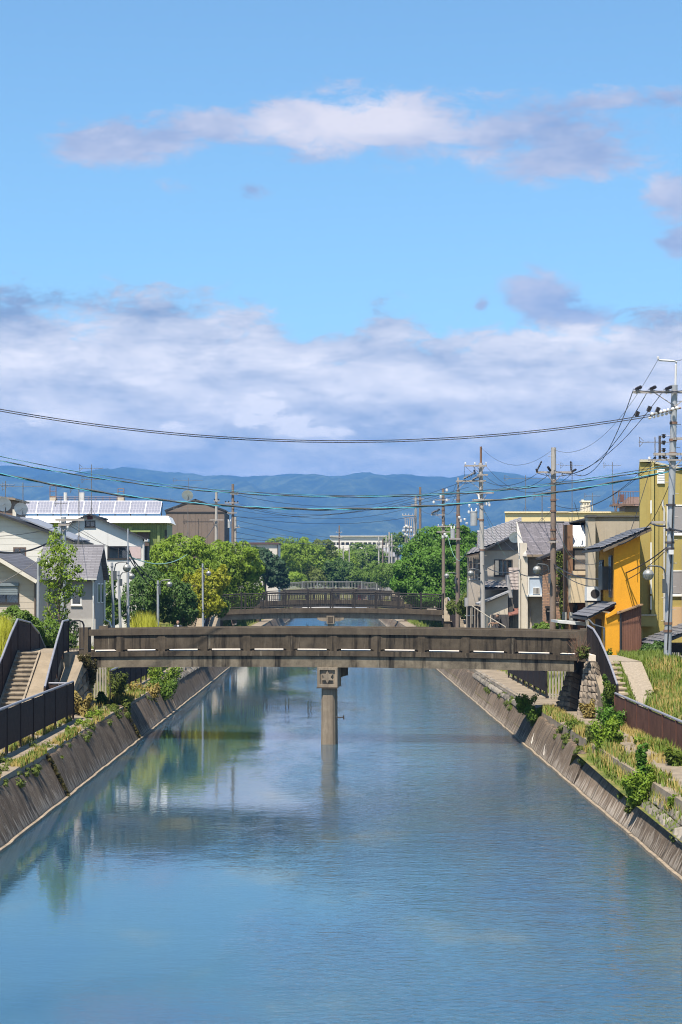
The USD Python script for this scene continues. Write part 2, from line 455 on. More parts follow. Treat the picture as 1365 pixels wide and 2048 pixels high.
def wall_material():
    """The sloping canal wall: brown black concrete, pale lime runs creeping up from the waterline, dark runs from the top."""
    g = G()
    pos = g.add('geometry', 'position')
    s = str(g.add('separate_xyz', 'x', vector=pos)).split('.')[0]
    z = R(s + '.z')
    a = g.noise(pos, 1.1, 6.0, .65); fine = g.noise(pos, 30.0, 5.0, .7)
    flat = g.scale(pos, (.1, 1.0, .13))
    runs = g.noise(flat, 4.2, 6.0, .66)
    c = g.ramp(g.m('add', g.m('multiply', a, .65), g.m('multiply', fine, .35)), [(.35, (.068, .047, .031)), (.65, (.165, .122, .085))])
    c = g.mix(g.m('multiply', g.step(runs, .48, .64), .8), c, (.022, .018, .015))
    up = g.noise(flat, 6.5, 5.0, .7)
    lime = g.step(g.m('subtract', g.m('multiply', g.m('subtract', up, .40), 2.6), z), .0, .22)
    c = g.mix(g.m('multiply', lime, .62), c, (.40, .345, .285))
    th = g.noise(g.scale(pos, (.1, 1.0, .08)), 9.0, 5.0, .7)
    c = g.mix(g.m('multiply', g.step(th, .62, .72), .55), c, (.33, .30, .265))
    c = g.add('hsv', 'color', hue=.5, saturation=1.0, value=g.m('add', .8, g.m('multiply', g.add('object_info', 'random'), .45)), fac=1.0, color=c)
    cr = g.noise(g.scale(pos, (.4, 1.0, 1.0)), .9, 6.0, .75, 1.2)
    c = g.mix(g.m('multiply', g.step(g.m('absolute', g.m('subtract', cr, .5)), .006, .001), .5), c, (.36, .33, .29))
    c = g.mix(g.m('multiply', g.step(z, .10, .03), .6), c, (.06, .052, .03))
    return g.build('/World/Looks/canal_wall', g.add('principled_bsdf', 'BSDF', base_color=c, roughness=.88, specular_ior_level=.25,
                   normal=g.add('bump', 'normal', height=g.m('add', g.m('multiply', runs, .6), g.m('multiply', fine, .6)), strength=.7, distance=.025)))


wall_m = wall_material()
toe_m = mat('pale_wet_concrete', (.225, .18, .13), .85, .55, 5.0, .6)
path_m = concrete('path_concrete', (.16, .130, .095), (.27, .22, .165), stain=(.085, .07, .052), stretch=(1, 1, 1), amount=.5)


def canal_wall(side, joints, tops, label):
    """One side's sloping wall: slabs between open joints, each a part, on a pale toe kerb."""
    w = thing('canal_wall', label, 'wall')
    toe = 7.75 if side < 0 else 7.22
    rng = np.random.default_rng(3 + side)
    for k, (y0, y1) in enumerate(zip(joints[:-1], joints[1:])):
        ztop = tops(np.array([y0 + .01, y1 - .01]))
        n = max(3, int((y1 - y0) / .28)) if y1 < 110 else 5
        off = rng.uniform(-.05, .06)
        yy = np.linspace(y0 + .035, y1 - .035, n)
        zt = np.interp(yy, [y0, y1], ztop) + (.13 * (meshkit.noise(np.stack([yy * 3.1, 0 * yy, 0 * yy], -1), k) - .5) if n > 5 else 0)
        prof = [(-.35, -.7), (.02, .0), (.30, .30), (.58, .62), (.93, .94), (1.0, .985), (1.06, 1.0), (1.35, 1.0), (1.5, -.7)]
        cols = []
        for t, h in prof:
            zz = np.where(h <= 0, h, h * zt)
            xx = toe + .10 + off * np.clip(t, 0, 1) + (.5 * zt * t if 0 < t else t * .2 + 0 * zt)
            if t in (.30, .58):
                xx = xx + .03 * (meshkit.noise(np.stack([yy * .9, 0 * yy + t * 9, 0 * yy], -1), k + 40) - .5)
            cols.append(np.stack([side * xx, yy, zz], -1))
        cols = np.array(cols)
        m, n = cols.shape[:2]
        i = np.arange(m * n).reshape(m, n)
        f = np.stack([i[:-1, :-1], i[:-1, 1:], i[1:, 1:], i[1:, :-1]], -1).reshape(-1, 4)
        if side > 0:
            f = f[:, ::-1]
        b = MB().raw(cols.reshape(-1, 3), f)
        for e in (0, n - 1):
            b.raw(cols[:, e], [(0, q, q + 1, q + 1) for q in range(1, m - 1)])
        obj('slab', b.mesh(), wall_m, w, smooth=35)
        kb = MB()
        yy = np.linspace(y0, y1 - .02, max(3, n))
        jit = .035 * (meshkit.noise(np.stack([yy * 1.6, 0 * yy, 0 * yy], -1), k + 7) - .5)
        s0 = np.stack([side * (toe + .02 + jit), yy, -.6 + 0 * yy], -1); s1 = np.stack([side * (toe + .03 + jit), yy, .07 + jit * .5], -1); s2 = np.stack([side * (toe + .11 + 0 * jit), yy, .075 + jit], -1)
        cc = np.array([s0, s1, s2]); i = np.arange(3 * len(yy)).reshape(3, -1)
        f = np.stack([i[:-1, :-1], i[:-1, 1:], i[1:, 1:], i[1:, :-1]], -1).reshape(-1, 4)
        obj('toe_kerb', MB().raw(cc.reshape(-1, 3), f if side < 0 else f[:, ::-1]).mesh(), toe_m, w)
    return w


LJ = [22, 31, 41.5, 52.6, 64.1, 71.8, 80, 89, 98, 108, 118] + list(np.arange(130, 431, 15.0))
RJ = [22, 33, 44.6, 55.6, 69.8, 79, 88, 97, 107, 118] + list(np.arange(130, 431, 15.0))
canal_wall(-1, LJ, lambda y: np.interp(y, [40, 46, 52, 66, 90, 430], [1.25, 1.33, 1.2, 1.34, 1.28, 1.28]), 'dark streaked concrete wall sloping into the water on the left bank')
canal_wall(1, RJ, lambda y: np.interp(y, [33, 45, 55.6, 55.7, 67, 69.8, 69.9, 78, 430], [.62, .76, .92, 1.0, 1.22, 1.16, .95, 1.05, 1.15]), 'dark streaked concrete wall sloping into the water on the right bank')

# paths on the banks: sheets a little above the ground
def worn(x, y, seed):
    return .03 * (meshkit.fbm(np.stack([x * 1.3, y * 1.3, 0 * x], -1), 3, seed) - .5)


obj('left_path', sheet(-np.array([8.47, 8.5, 9.2, 9.95, 10.4, 11.2, 12.3])[::-1], np.arange(30, 68, .8), lambda x, y: np.where(x > -8.48, 1.1, np.maximum(1.335, z_left(x, y) + .03) + worn(x, y, 5))), path_m, kind='structure', label='worn concrete path along the top of the left wall', cat='path')
obj('left_path', sheet(-np.array([8.47, 8.5, 9.0, 9.7])[::-1], np.concatenate([np.arange(67.6, 90, .8), np.arange(92, 300, 8)]), lambda x, y: np.where(x > -8.48, 1.1, 1.33) + worn(x, y, 6)), path_m, kind='structure', label='worn concrete path under the left end of the star bridge', cat='path')
obj('right_path', sheet(np.array([7.93, 7.96, 8.4, 9.1, 9.75]), np.concatenate([np.arange(30, 90, .8), np.arange(92, 300, 8)]), lambda x, y: np.where(x < 7.95, 1.0, np.where(x < 8.2, np.where(y < 57, 1.27, 1.31), 1.345)) + worn(x, y, 7)), path_m, kind='structure', label='worn concrete path along the top of the right wall', cat='path')

# ------------------------------------------------------------------ bridges
bridge_m = concrete('bridge_concrete', (.036, .0275, .019), (.10, .079, .056), stain=(.016, .013, .010), pale=(.21, .18, .135), amount=.95)
beam_m = concrete('beam_concrete', (.07, .056, .04), (.22, .185, .135), stain=(.010, .009, .008), pale=(.30, .27, .21), stretch=(.75, .75, .07), amount=1.0)
coping_m = concrete('coping_concrete', (.050, .039, .028), (.105, .084, .061), stain=(.05, .04, .032), amount=.6)
deck_m = mat('pale_bridge_deck', (.60, .54, .47), .9, .12, 2.0, .3)
pier_m = concrete('pier_concrete', (.165, .133, .098), (.28, .23, .17), stain=(.09, .07, .055), amount=.5, pale=(.34, .3, .25))
fence_dark = mat('dark_brown_fence_paint', (.044, .029, .023), .9, .3, 4.0, .15, streak=.35, spec=.15)
fence_rust = mat('rusty_brown_fence_paint', (.105, .050, .036), .85, .35, 3.0, .3, streak=.4, spec=.15)
rail_m = mat('worn_grey_rail', (.20, .20, .225), .45, .25, 6.0)


def star_bridge():
    R_ = thing('star_bridge', 'dark concrete bridge with solid parapet and a star on its pier', 'bridge', loc=(-.3, 70, 0), rotz=-10)
    arch = lambda t: -.115 * (np.asarray(t) / 10.0) ** 2

    def blk(mb, t0, t1, s0, s1, z0, z1, n=1):
        for a, b in zip(np.linspace(t0, t1, n + 1)[:-1], np.linspace(t0, t1, n + 1)[1:]):
            q = lambda z: [(a, s0, z + arch(a)), (b, s0, z + arch(b)), (b, s1, z + arch(b)), (a, s1, z + arch(a))]
            mb.hexa(q(z0), q(z1))
        return mb
    W = 2.9
    obj('deck', blk(MB(), -10.6, 10.4, .25, W - .25, 3.42, 3.655, 14).mesh(), deck_m, R_)
    for s in (-.02, 1.25, 2.52):
        b = MB()
        ts = np.linspace(-9.6, 9.5, 21)
        for a, c in zip(ts[:-1], ts[1:]):
            lo = lambda t: 3.0 - .10 * (t / 10) ** 2
            b.hexa([(a, s, lo(a)), (c, s, lo(c)), (c, s + .4, lo(c)), (a, s + .4, lo(a))], [(a, s, 3.43 + arch(a)), (c, s, 3.43 + arch(c)), (c, s + .4, 3.43 + arch(c)), (a, s + .4, 3.43 + arch(a))])
        obj('beam', b.mesh(), beam_m, R_)
    pitch = 1.725
    posts = [pitch * (k + .12) for k in range(-5, 6)]
    ends = (-9.75, 9.62)
    for side, (sf, sb) in ((0, (0.0, .26)), (1, (W, W - .26))):
        o = 1 if side == 0 else -1
        blkp = lambda mb, t0, t1, d0, d1, z0, z1, n=1: blk(mb, t0, t1, *sorted((sf + o * d0, sf + o * d1)), z0, z1, n)
        obj('ledge', blkp(MB(), -9.9, 9.75, -.09, .245, 3.44, 3.63, 16).mesh(), bridge_m, R_)
        obj('coping', blkp(MB(), ends[0], ends[1], -.03, .30, 4.28, 4.53, 16).mesh(), coping_m, R_)
        for p in posts:
            obj('post', blkp(MB(), p - .14, p + .14, .0, .26, 3.63, 4.28).mesh(), bridge_m, R_)
        edges = [ends[0] + .25] + posts + [ends[1] - .05]
        for a, b in zip(edges[:-1], edges[1:]):
            t0, t1 = a + (.14 if a in posts else 0), b - (.14 if b in posts else 0)
            mb = blkp(MB(), t0, t1, .030, .20, 3.715, 4.28, 2)
            blkp(mb, t0, t1, .018, .030, 4.22, 4.28); blkp(mb, t0, t0 + .06, .018, .030, 3.70, 4.22); blkp(mb, t1 - .06, t1, .018, .030, 3.70, 4.22)
            obj('panel', mb.mesh(), bridge_m, R_)
            w = (t1 - t0) * .5 - .59
            obj('panel_foot', blkp(MB(), t0, t0 + w, .06, .20, 3.63, 3.715).mesh(), bridge_m, R_)
            obj('panel_foot', blkp(MB(), t1 - w, t1, .06, .20, 3.63, 3.715).mesh(), bridge_m, R_)
        obj('end_post', blkp(MB(), -10.08, -9.70, -.07, .33, 3.50, 4.62).mesh(), coping_m, R_)
        obj('end_post', blkp(MB(), 9.62, 9.95, -.07, .33, 3.40, 4.60).mesh(), coping_m, R_)
    # pier: three octagonal shafts under square heads with a six pointed star in a frame
    s = -.12
    obj('pier_head', MB().box(-.40, .40, s + .03, s + .80, 2.24, 3.0).mesh(), pier_m, R_)
    fr = MB()
    fr.box(-.40, .40, s - .05, s + .03, 2.24, 2.35); fr.box(-.40, .40, s - .05, s + .03, 2.90, 3.0)
    fr.box(-.40, -.30, s - .05, s + .03, 2.35, 2.90); fr.box(.30, .40, s - .05, s + .03, 2.35, 2.90)
    obj('pier_frame', fr.mesh(), pier_m, R_)
    ang = np.arange(12) * math.pi / 6 + math.pi / 2
    rad = np.where(np.arange(12) % 2 == 0, .255, .135)
    obj('star', MB().poly(sg.Polygon(np.stack([rad * np.cos(ang), 2.625 + rad * np.sin(ang)], 1)), s - .045, s + .03).mesh(), pier_m, R_)
    obj('drip_ledge', MB().box(-.42, .42, s - .07, s + .06, 2.19, 2.24).mesh(), coping_m, R_)
    sec = np.array([(-.27, .16), (-.19, .06), (.19, .06), (.27, .16), (.27, .70), (.19, .78), (-.19, .78), (-.27, .70)])
    v = np.vstack([np.column_stack([sec[:, 0] * q, (sec[:, 1] - .42) * q + .42 + s, np.full(8, z)]) for z, q in ((-.8, 1.08), (.05, 1.05), (2.24, .98))])
    obj('pier_shaft', MB().raw(v, [(i + 8 * k, (i + 1) % 8 + 8 * k, 8 + (i + 1) % 8 + 8 * k, 8 + i + 8 * k) for k in range(2) for i in range(8)]).mesh(), pier_m, R_)
    obj('pier_head_block', MB().box(-.3, .3, s + .80, 2.9, 2.55, 3.0).mesh(), beam_m, R_)
    b = MB().bar((.28, .1, 1.05), (.62, .1, 1.05), .025, n=6); b.bar((.60, .1, .97), (.60, .1, 1.13), .03, n=6)
    obj('iron_hook', b.mesh(), mat('old_iron', (.03, .026, .024), .7), R_)
    return R_


star_bridge()


def railing_bridge(loc, rotz, half, zc, rise, W, label, fascia=.36, beam=.36, rail=1.1, ends='stone', pale=False, pitch=.165, cap=True, nposts=10, arms=1.9, iron=None):
    """An arched footbridge: concrete fascia, set back beam, iron railing with posts and balusters, end stones, one pier with corbels."""
    R_ = thing('railing_bridge', label, 'bridge', loc=loc, rotz=rotz)
    arch = lambda t: -rise * (np.asarray(t) / half) ** 2
    ts = np.linspace(-half, half, 19)

    def band(s0, s1, z0, z1, shrink=1.0):
        b = MB()
        for a, c in zip(ts[:-1], ts[1:]):
            a, c = a * shrink, c * shrink
            b.hexa([(a, s0, z0 + arch(a)), (c, s0, z0 + arch(c)), (c, s1, z0 + arch(c)), (a, s1, z0 + arch(a))], [(a, s0, z1 + arch(a)), (c, s0, z1 + arch(c)), (c, s1, z1 + arch(c)), (a, s1, z1 + arch(a))])
        return b.mesh()
    obj('deck', band(.12, W - .12, zc - fascia + .03, zc - .06), deck_m, R_)
    for s0, s1 in ((0, .12), (W - .12, W)):
        obj('fascia', band(s0, s1, zc - fascia, zc), bridge_m if not pale else coping_m, R_)
    for s0 in (.25, W - .65):
        obj('beam', band(s0, s0 + .4, zc - fascia - beam, zc - fascia + .03, .985), pier_m if pale else beam_m, R_)
    iron = iron or mat('dark_iron_railing', (.014, .012, .011), .8, .25, 6.0)
    for s in (.14, W - .14):
        top = MB(); bot = MB(); bal = MB(); mid = MB()
        tt = np.linspace(-half, half, 25)
        for a, c in zip(tt[:-1], tt[1:]):
            for mb, h, r in ((top, rail, .055), (bot, .14, .028), (mid, rail - .16, .022)):
                mb.bar((a, s, zc + h + arch(a)), (c, s, zc + h + arch(c)), r, n=5, caps=False)
        obj('top_rail', top.mesh(), iron, R_); obj('bottom_rail', bot.mesh(), iron, R_); obj('middle_rail', mid.mesh(), iron, R_)
        for t in np.arange(-half + .1, half, pitch):
            bal.box(t - .016, t + .016, s - .012, s + .012, zc + .14 + arch(t), zc + rail - .16 + arch(t))
        obj('balusters', bal.mesh(), iron, R_, kind='stuff')
        for t in np.linspace(-half + .05, half - .05, nposts + 1):
            b = MB().box(t - .055, t + .055, s - .055, s + .055, zc - .02 + arch(t), zc + rail + .05 + arch(t)); b.ball((t, s, zc + rail + .09 + arch(t)), .07, 1)
            obj('rail_post', b.mesh(), iron, R_)
    if ends:
        for sx in (-1, 1):
            for s in (.0, W - .5):
                t = sx * (half + .28)
                z0, z1 = zc - rise - .9, zc - rise + .85
                if ends == 'stone':
                    b = MB().box(t - .25, t + .25, s, s + .5, z0, z1)
                    b.tm(trimesh.creation.cylinder(radius=.25, height=.5, sections=20), trimesh.transformations.translation_matrix((t, s + .25, z1)) @ trimesh.transformations.rotation_matrix(math.pi / 2, (1, 0, 0)))
                else:
                    b = MB().box(t - .27, t + .27, s, s + .5, z0, z1 + .25); b.box(t - .34, t + .34, s - .07, s + .57, z1 + .25, z1 + .42)
                obj('end_stone', b.mesh(), mat('tan_end_stone', (.36, .30, .22), .9, .25, 3.0, .4), R_)
    if cap:
        b = MB().box(-.33, .33, -.08, .6, zc - fascia - beam - .45, zc - fascia - beam + .22)
        obj('pier_head', b.mesh(), pier_m, R_)
        fr = MB().box(-.22, .22, -.10, -.081, zc - fascia - beam - .36, zc - fascia - beam + .12)
        obj('pier_plaque', fr.mesh(), coping_m, R_)
        for sx in (-1, 1):
            z1 = zc - fascia - beam - .0
            p = sg.Polygon([(sx * .33, z1 + .05), (sx * arms * .6, z1 + .05), (sx * arms * .6, z1 - .08), (sx * arms * .42, z1 - .24), (sx * .33, z1 - .26)])
            obj('corbel', MB().poly(p, .1, .5).mesh(), pier_m, R_)
        obj('pier_shaft', MB().box(-.26, .26, .02, .5, -.8, zc - fascia - beam - .45).mesh(), pier_m, R_)
    for sx in (-1, 1):
        a = sx * half
        b = MB().box(min(a, a + sx * 2.2), max(a, a + sx * 2.2), .1, W - .1, .9, zc - rise - .34)
        obj('abutment', b.mesh(), bridge_m, R_)
    return R_


railing_bridge((-.45, 152, 0), -4, 9.55, 4.13, .2, 2.9, 'second bridge from the front, arched with thin dark iron railings', pale=True, fascia=.38, beam=.48, rail=1.30)
railing_bridge((-.5, 229, 0), -2, 9.25, 4.12, .28, 3.0, 'third bridge from the front, low dark bridge behind the iron railings', fascia=.55, beam=.38, rail=1.25, ends=None, cap=False, nposts=6, pitch=.2)
railing_bridge((-.6, 305, 0), 0, 10.1, 5.28, .45, 4.0, 'farthest humped bridge with pale railings and square end pillars', fascia=.5, beam=.4, rail=1.2, ends='pillar', cap=False, nposts=8, pitch=.25, pale=True, iron=mat('faded_grey_railing', (.16, .16, .155), .7, .2))
# pale lime streaks on one slab of the right wall
lime_m = mat('white_lime', (.52, .49, .44), .9, .15, 6.0)
for lab, pts in (('white lime streak running down the right wall', [(66.0, 1.0), (65.6, .75), (64.7, .5), (64.4, .32), (63.9, .16)]), ('fainter lime streak on the right wall nearer the bridge', [(69.0, .95), (68.7, .6), (68.4, .36), (68.1, .2)])):
    b = MB()
    P = [np.array([7.22 + .10 + .05 + .5 * z_ - .055, y_, z_]) for y_, z_ in pts]
    for p, q in zip(P[:-1], P[1:]):
        w_ = np.array([0, .035, 0]); o = np.array([-.02, 0, .012])
        b.hexa([p - w_, p + w_, q + w_, q - w_], [p - w_ + o, p + w_ + o, q + w_ + o, q - w_ + o])
    say(obj('lime_streak', b.mesh(), lime_m), lab, 'stain')
# ------------------------------------------------------------------ fences, stairs and ramps by the star bridge
def panel_fence(label, posts, mat_p, tops, rail_top=True, gap=.12, group=None, name='panel_fence', foot=0.0, rails=2):
    """Posts [(x, y, z foot)], a sheet panel in each bay and a round top rail; tops: height above the foot at each post."""
    t = thing(name, label, 'fence', group)
    P = [np.array(p, float) for p in posts]
    H = list(tops) if np.ndim(tops) else [tops] * len(P)
    for p, h in zip(P, H):
        obj('post', MB().box(p[0] - .04, p[0] + .04, p[1] - .04, p[1] + .04, p[2] - .15, p[2] + h - .02).mesh(), mat_p, t)
    for (p, h), (q, k) in zip(zip(P[:-1], H[:-1]), zip(P[1:], H[1:])):
        d = (q - p)[:2] / np.linalg.norm((q - p)[:2]); n = np.array([-d[1], d[0]]) * .018
        a, b = p[:2] + d * .05, q[:2] - d * .05
        quad = lambda za, zb: [(*(a - n), za), (*(b - n), zb), (*(b + n), zb), (*(a + n), za)]
        obj('panel', MB().hexa(quad(p[2] + gap, q[2] + gap), quad(p[2] + h - .07, q[2] + k - .07)).mesh(), mat_p, t)
        if rail_top:
            obj('top_rail', MB().bar(p + (0, 0, h), q + (0, 0, k), .042, n=8).mesh(), rail_m, t)
    return t


lf = [(-9.53, y, 1.44) for y in (45.0, 47.4, 49.7, 52.06, 54.3, 56.6, 58.8, 61.05, 63.65, 65.2)]
panel_fence('long dark brown panel fence with grey handrail beside the left path', lf, fence_dark, np.linspace(1.25, 1.27, 10))
panel_fence('short dark fence piece closing the left path below the ramp', [(-9.66, 65.25, 1.44), (-10.42, 65.35, 1.44)], fence_dark, 1.2, gap=.3)
yy = np.linspace(64.9, 70.6, 5)
panel_fence('tall dark fence climbing beside the ramp up to the star bridge', [(-10.5 + .0 * i, y, np.interp(y, [64.9, 69.2], [1.48, 3.52])) for i, y in enumerate(yy)], fence_dark, [1.05, 1.2, 1.3, 1.3, 1.3])
yy = [62.6, 64.5, 66.2, 67.9, 69.4]
panel_fence('dark fence rising along the left stairs to a peak', [(-12.28, y, np.interp(y, [64.8, 69.2], [1.45, 3.55])) for y in yy] + [(-12.2, 71.8, 3.5), (-12.25, 74.2, 3.2), (-12.3, 77.5, 2.0)], fence_dark, [1.5, 1.5, 1.45, 1.4, 1.33, 1.2, 1.0, 1.0], gap=.05)

# gate rail with bars between fence and bridge post
t = thing('gate_rail', 'rounded black rail with thin bars beside the bridge end post', 'railing')
bl = mat('black_rail_paint', (.03, .027, .028), .5)
pts = [(-10.48, 70.6, 3.55), (-10.48, 70.6, 4.62), (-10.42, 70.64, 4.75), (-10.3, 70.7, 4.80), (-10.1, 70.78, 4.80), (-9.98, 70.85, 4.75), (-9.93, 70.9, 4.62), (-9.93, 70.9, 3.55)]
obj('hoop', MB().tube(pts, .035, 6).mesh(), bl, t)
for k in range(4):
    x = -10.40 + .11 * k
    obj('bar', MB().bar((x, 70.62 + .07 * k, 3.6), (x, 70.62 + .07 * k, 4.74), .014, n=5).mesh(), bl, t)
obj('low_bar', MB().bar((-10.48, 70.6, 3.68), (-9.93, 70.9, 3.68), .022, n=5).mesh(), bl, t)

step_m = concrete('step_concrete', (.20, .165, .12), (.31, .26, .20), stain=(.10, .085, .065), stretch=(2, 2, 2), amount=.6)
ramp_m = mat('tan_ramp_concrete', (.20, .162, .115), .95, .16, 1.8, .5, col2=(.265, .215, .155))
# left stairs and ramp
t = thing('left_stairs', 'concrete stairs with fourteen steps climbing to the left bridge end', 'stairs')
for k in range(14):
    y0 = 64.7 + .32 * k; z = 1.48 + .1535 * k
    b = MB().box(-12.2, -11.42, y0 + .03, y0 + .36, z - .155, z + .153 - .05); b.box(-12.2, -11.42, y0, y0 + .36, z + .105, z + .153)
    obj('step', b.mesh(), step_m, t)
obj('base', MB().hexa([(-12.2, 65.1, 1.0), (-11.42, 65.1, 1.0), (-11.42, 69.2, 1.0), (-12.2, 69.2, 1.0)], [(-12.2, 65.1, 1.42), (-11.42, 65.1, 1.42), (-11.42, 69.2, 3.4), (-12.2, 69.2, 3.4)]).mesh(), step_m, t)
for x in (-12.24, -11.42):
    obj('side_kerb', MB().hexa([(x, 64.6, 1.2), (x + .07, 64.6, 1.2), (x + .07, 69.2, 1.2), (x, 69.2, 1.2)], [(x, 64.6, 1.62), (x + .07, 64.6, 1.62), (x + .07, 69.2, 3.70), (x, 69.2, 3.70)]).mesh(), step_m, t)
obj('left_ramp', MB().hexa([(-11.35, 64.3, 1.0), (-10.56, 64.3, 1.0), (-10.56, 69.2, 1.0), (-11.35, 69.2, 1.0)], [(-11.35, 64.3, 1.42), (-10.56, 64.3, 1.42), (-10.56, 69.2, 3.58), (-11.35, 69.2, 3.58)]).mesh(), ramp_m, kind='structure', label='tan concrete ramp beside the left stairs', cat='ramp')
obj('left_landing', MB().box(-12.3, -10.25, 69.2, 74.3, 1.0, 3.575).mesh(), ramp_m, kind='structure', label='landing between the left stairs and the star bridge', cat='landing')
obj('left_wing_slope', MB().hexa([(-10.44, 65.6, 1.0), (-9.95, 66.0, 1.0), (-9.95, 71.5, 1.0), (-10.44, 71.5, 1.0)], [(-10.44, 65.6, 1.55), (-9.95, 66.0, 1.55), (-9.75, 70.2, 3.47), (-10.44, 70.2, 3.47)]).mesh(), ramp_m, kind='structure', label='sloping concrete strip between ramp fence and stone abutment', cat='ramp')


def rubble(label, quadf, rows, cols, depth, matname, tint, seed, core=True):
    """Rough masonry: each stone a hull of its own, set unevenly on the face quadf(u, v) -> point, with outward normal."""
    t = thing('stone_abutment', label, 'abutment')
    rng = np.random.default_rng(seed)
    ms = [mat(f'{matname}_{i}', np.array(tint) * s, .9, .35, 5.0, .8, bscale=20) for i, s in enumerate((.7, .95, 1.25))]
    for r in range(rows):
        off = rng.uniform(0, .6)
        us = np.clip((np.arange(cols + 2) - off) / cols + rng.uniform(-.14, .14, cols + 2) / cols, 0, 1)
        for u0, u1 in zip(us[:-1], us[1:]):
            if u1 - u0 < .25 / cols:
                continue
            v0, v1 = (r + rng.uniform(.02, .10)) / rows, (r + 1 - rng.uniform(.0, .10)) / rows
            pts = []
            for u, v in ((u0, v0), (u1, v0), (u1, v1), (u0, v1), ((u0 + u1) / 2, v0), ((u0 + u1) / 2, v1)):
                uu, vv = u + (.5 * (u0 + u1) - u) * .08, v
                p, n = quadf(uu, vv)
                pts += [p - n * depth, p + n * rng.uniform(-.03, .05)]
            p, n = quadf((u0 + u1) / 2 + rng.uniform(-.1, .1) / cols, (v0 + v1) / 2)
            pts.append(p + n * rng.uniform(.05, .13))
            h = trimesh.convex.convex_hull(np.array(pts))
            obj('stone', h, ms[rng.integers(3)], t)
    return t


def plane_face(p00, p10, p01, p11):
    p00, p10, p01, p11 = map(lambda p: np.array(p, float), (p00, p10, p01, p11))
    n = np.cross(p10 - p00, p01 - p00); n /= np.linalg.norm(n)
    return lambda u, v: ((p00 * (1 - u) + p10 * u) * (1 - v) + (p01 * (1 - u) + p11 * u) * v, n)


rubble('rough stone abutment with creeper under the left bridge end', plane_face((-10.0, 66.6, 1.35), (-9.62, 71.6, 1.35), (-9.98, 66.6, 2.0), (-9.74, 71.0, 3.42)), 5, 7, .3, 'grey_brown_stone', (.20, .165, .125), 3)
rubble('rough rocky left abutment face beside the beam end', plane_face((-10.0, 70.35, 1.35), (-9.5, 70.4, 1.35), (-9.95, 70.9, 3.4), (-9.6, 70.9, 2.95)), 5, 2, .3, 'grey_brown_stone', (.20, .165, .125), 4)
rubble('leaning rock abutment with white veins under the right bridge end', plane_face((9.02, 67.2, 1.3), (10.0, 66.0, 1.3), (9.45, 68.4, 3.3), (9.75, 67.6, 3.3)), 9, 5, .35, 'pale_veined_rock', (.19, .155, .12), 5)
rubble('rock pier left of the dark gap under the right bridge end', plane_face((8.55, 70.2, 1.3), (9.0, 69.2, 1.3), (9.1, 70.6, 2.85), (9.2, 69.8, 2.85)), 8, 3, .35, 'pale_veined_rock', (.19, .155, .12), 6)
obj('right_abutment_core', MB().hexa([(9.5, 67.4, 1.0), (9.9, 67.2, 1.0), (9.9, 72, 1.0), (9.3, 72, 1.0)], [(9.6, 68.0, 3.3), (9.85, 67.6, 3.3), (9.85, 71.5, 3.35), (9.45, 71.5, 3.35)]).mesh(), mat('dark_damp_stone', (.06, .05, .04), .9, .4, 3.0, .8), kind='structure', label='damp core of the right bridge abutment', cat='abutment')
obj('right_wing_slope', MB().hexa([(9.72, 64.4, 1.0), (10.05, 64.4, 1.0), (10.05, 68.6, 1.0), (9.72, 68.6, 1.0)], [(9.72, 64.4, 1.5), (10.05, 64.4, 1.5), (9.98, 68.6, 3.38), (9.72, 68.6, 3.38)]).mesh(), ramp_m, kind='structure', label='sloping concrete strip between rock abutment and dark fence', cat='ramp')

# right stairs, gravel ramp, fences
t = thing('right_stairs', 'short flight of pale concrete steps with grass edges on the right', 'stairs')
for k in range(11):
    y0 = 63.4 + .47 * k; z = 1.46 + .166 * k
    x0 = 10.02 + .022 * k
    b = MB().box(x0, x0 + .5, y0 + .03, y0 + .5, z - .2, z + .10); b.box(x0 - .01, x0 + .51, y0, y0 + .48, z + .10, z + .166)
    obj('step', b.mesh(), mat('pale_worn_step', (.36, .30, .22), .95, .2, 4.0, .5), t)
gravel_m = mat('gravel_ramp', (.24, .20, .15), .98, .25, 14.0, 1.0, bscale=55, col2=(.34, .285, .22))
obj('right_ramp', sheet(np.linspace(10.82, 11.62, 5), np.arange(62.9, 69.0, .3), lambda x, y: 1.36 + np.clip((y - 63.2) / 5.1, 0, 1) * 1.85 + .07 - .02 * np.abs(x - 11.2), .02, 8), gravel_m, smooth=True, kind='structure', label='gravel ramp beside the right steps', cat='ramp')
obj('right_landing', sheet(np.linspace(9.9, 14.2, 6), np.arange(68.6, 75.0, .5), lambda x, y: 3.29 + 0 * x), gravel_m, kind='structure', label='gravel landing in front of the yellow house', cat='landing')
ys_ = [63.3, 61.0, 58.7, 56.4, 54.1, 51.9, 49.6, 47.4]
panel_fence('rusty brown panel fence with grey rail along the right path', [(9.84, y, 1.30) for y in ys_], fence_rust, np.linspace(1.10, 1.02, 8), gap=.10)
yy = np.linspace(64.0, 70.4, 6)
panel_fence('steep dark grey fence dropping from the right bridge end', [(10.02 - .03 * i, y, np.interp(y, [63.4, 68.6], [1.46, 3.26])) for i, y in enumerate(yy)], mat('dark_grey_fence_paint', (.026, .022, .022), .9, .2, 4.0, spec=.08), [1.0, 1.15, 1.2, 1.2, 1.25, 1.35], gap=.05)
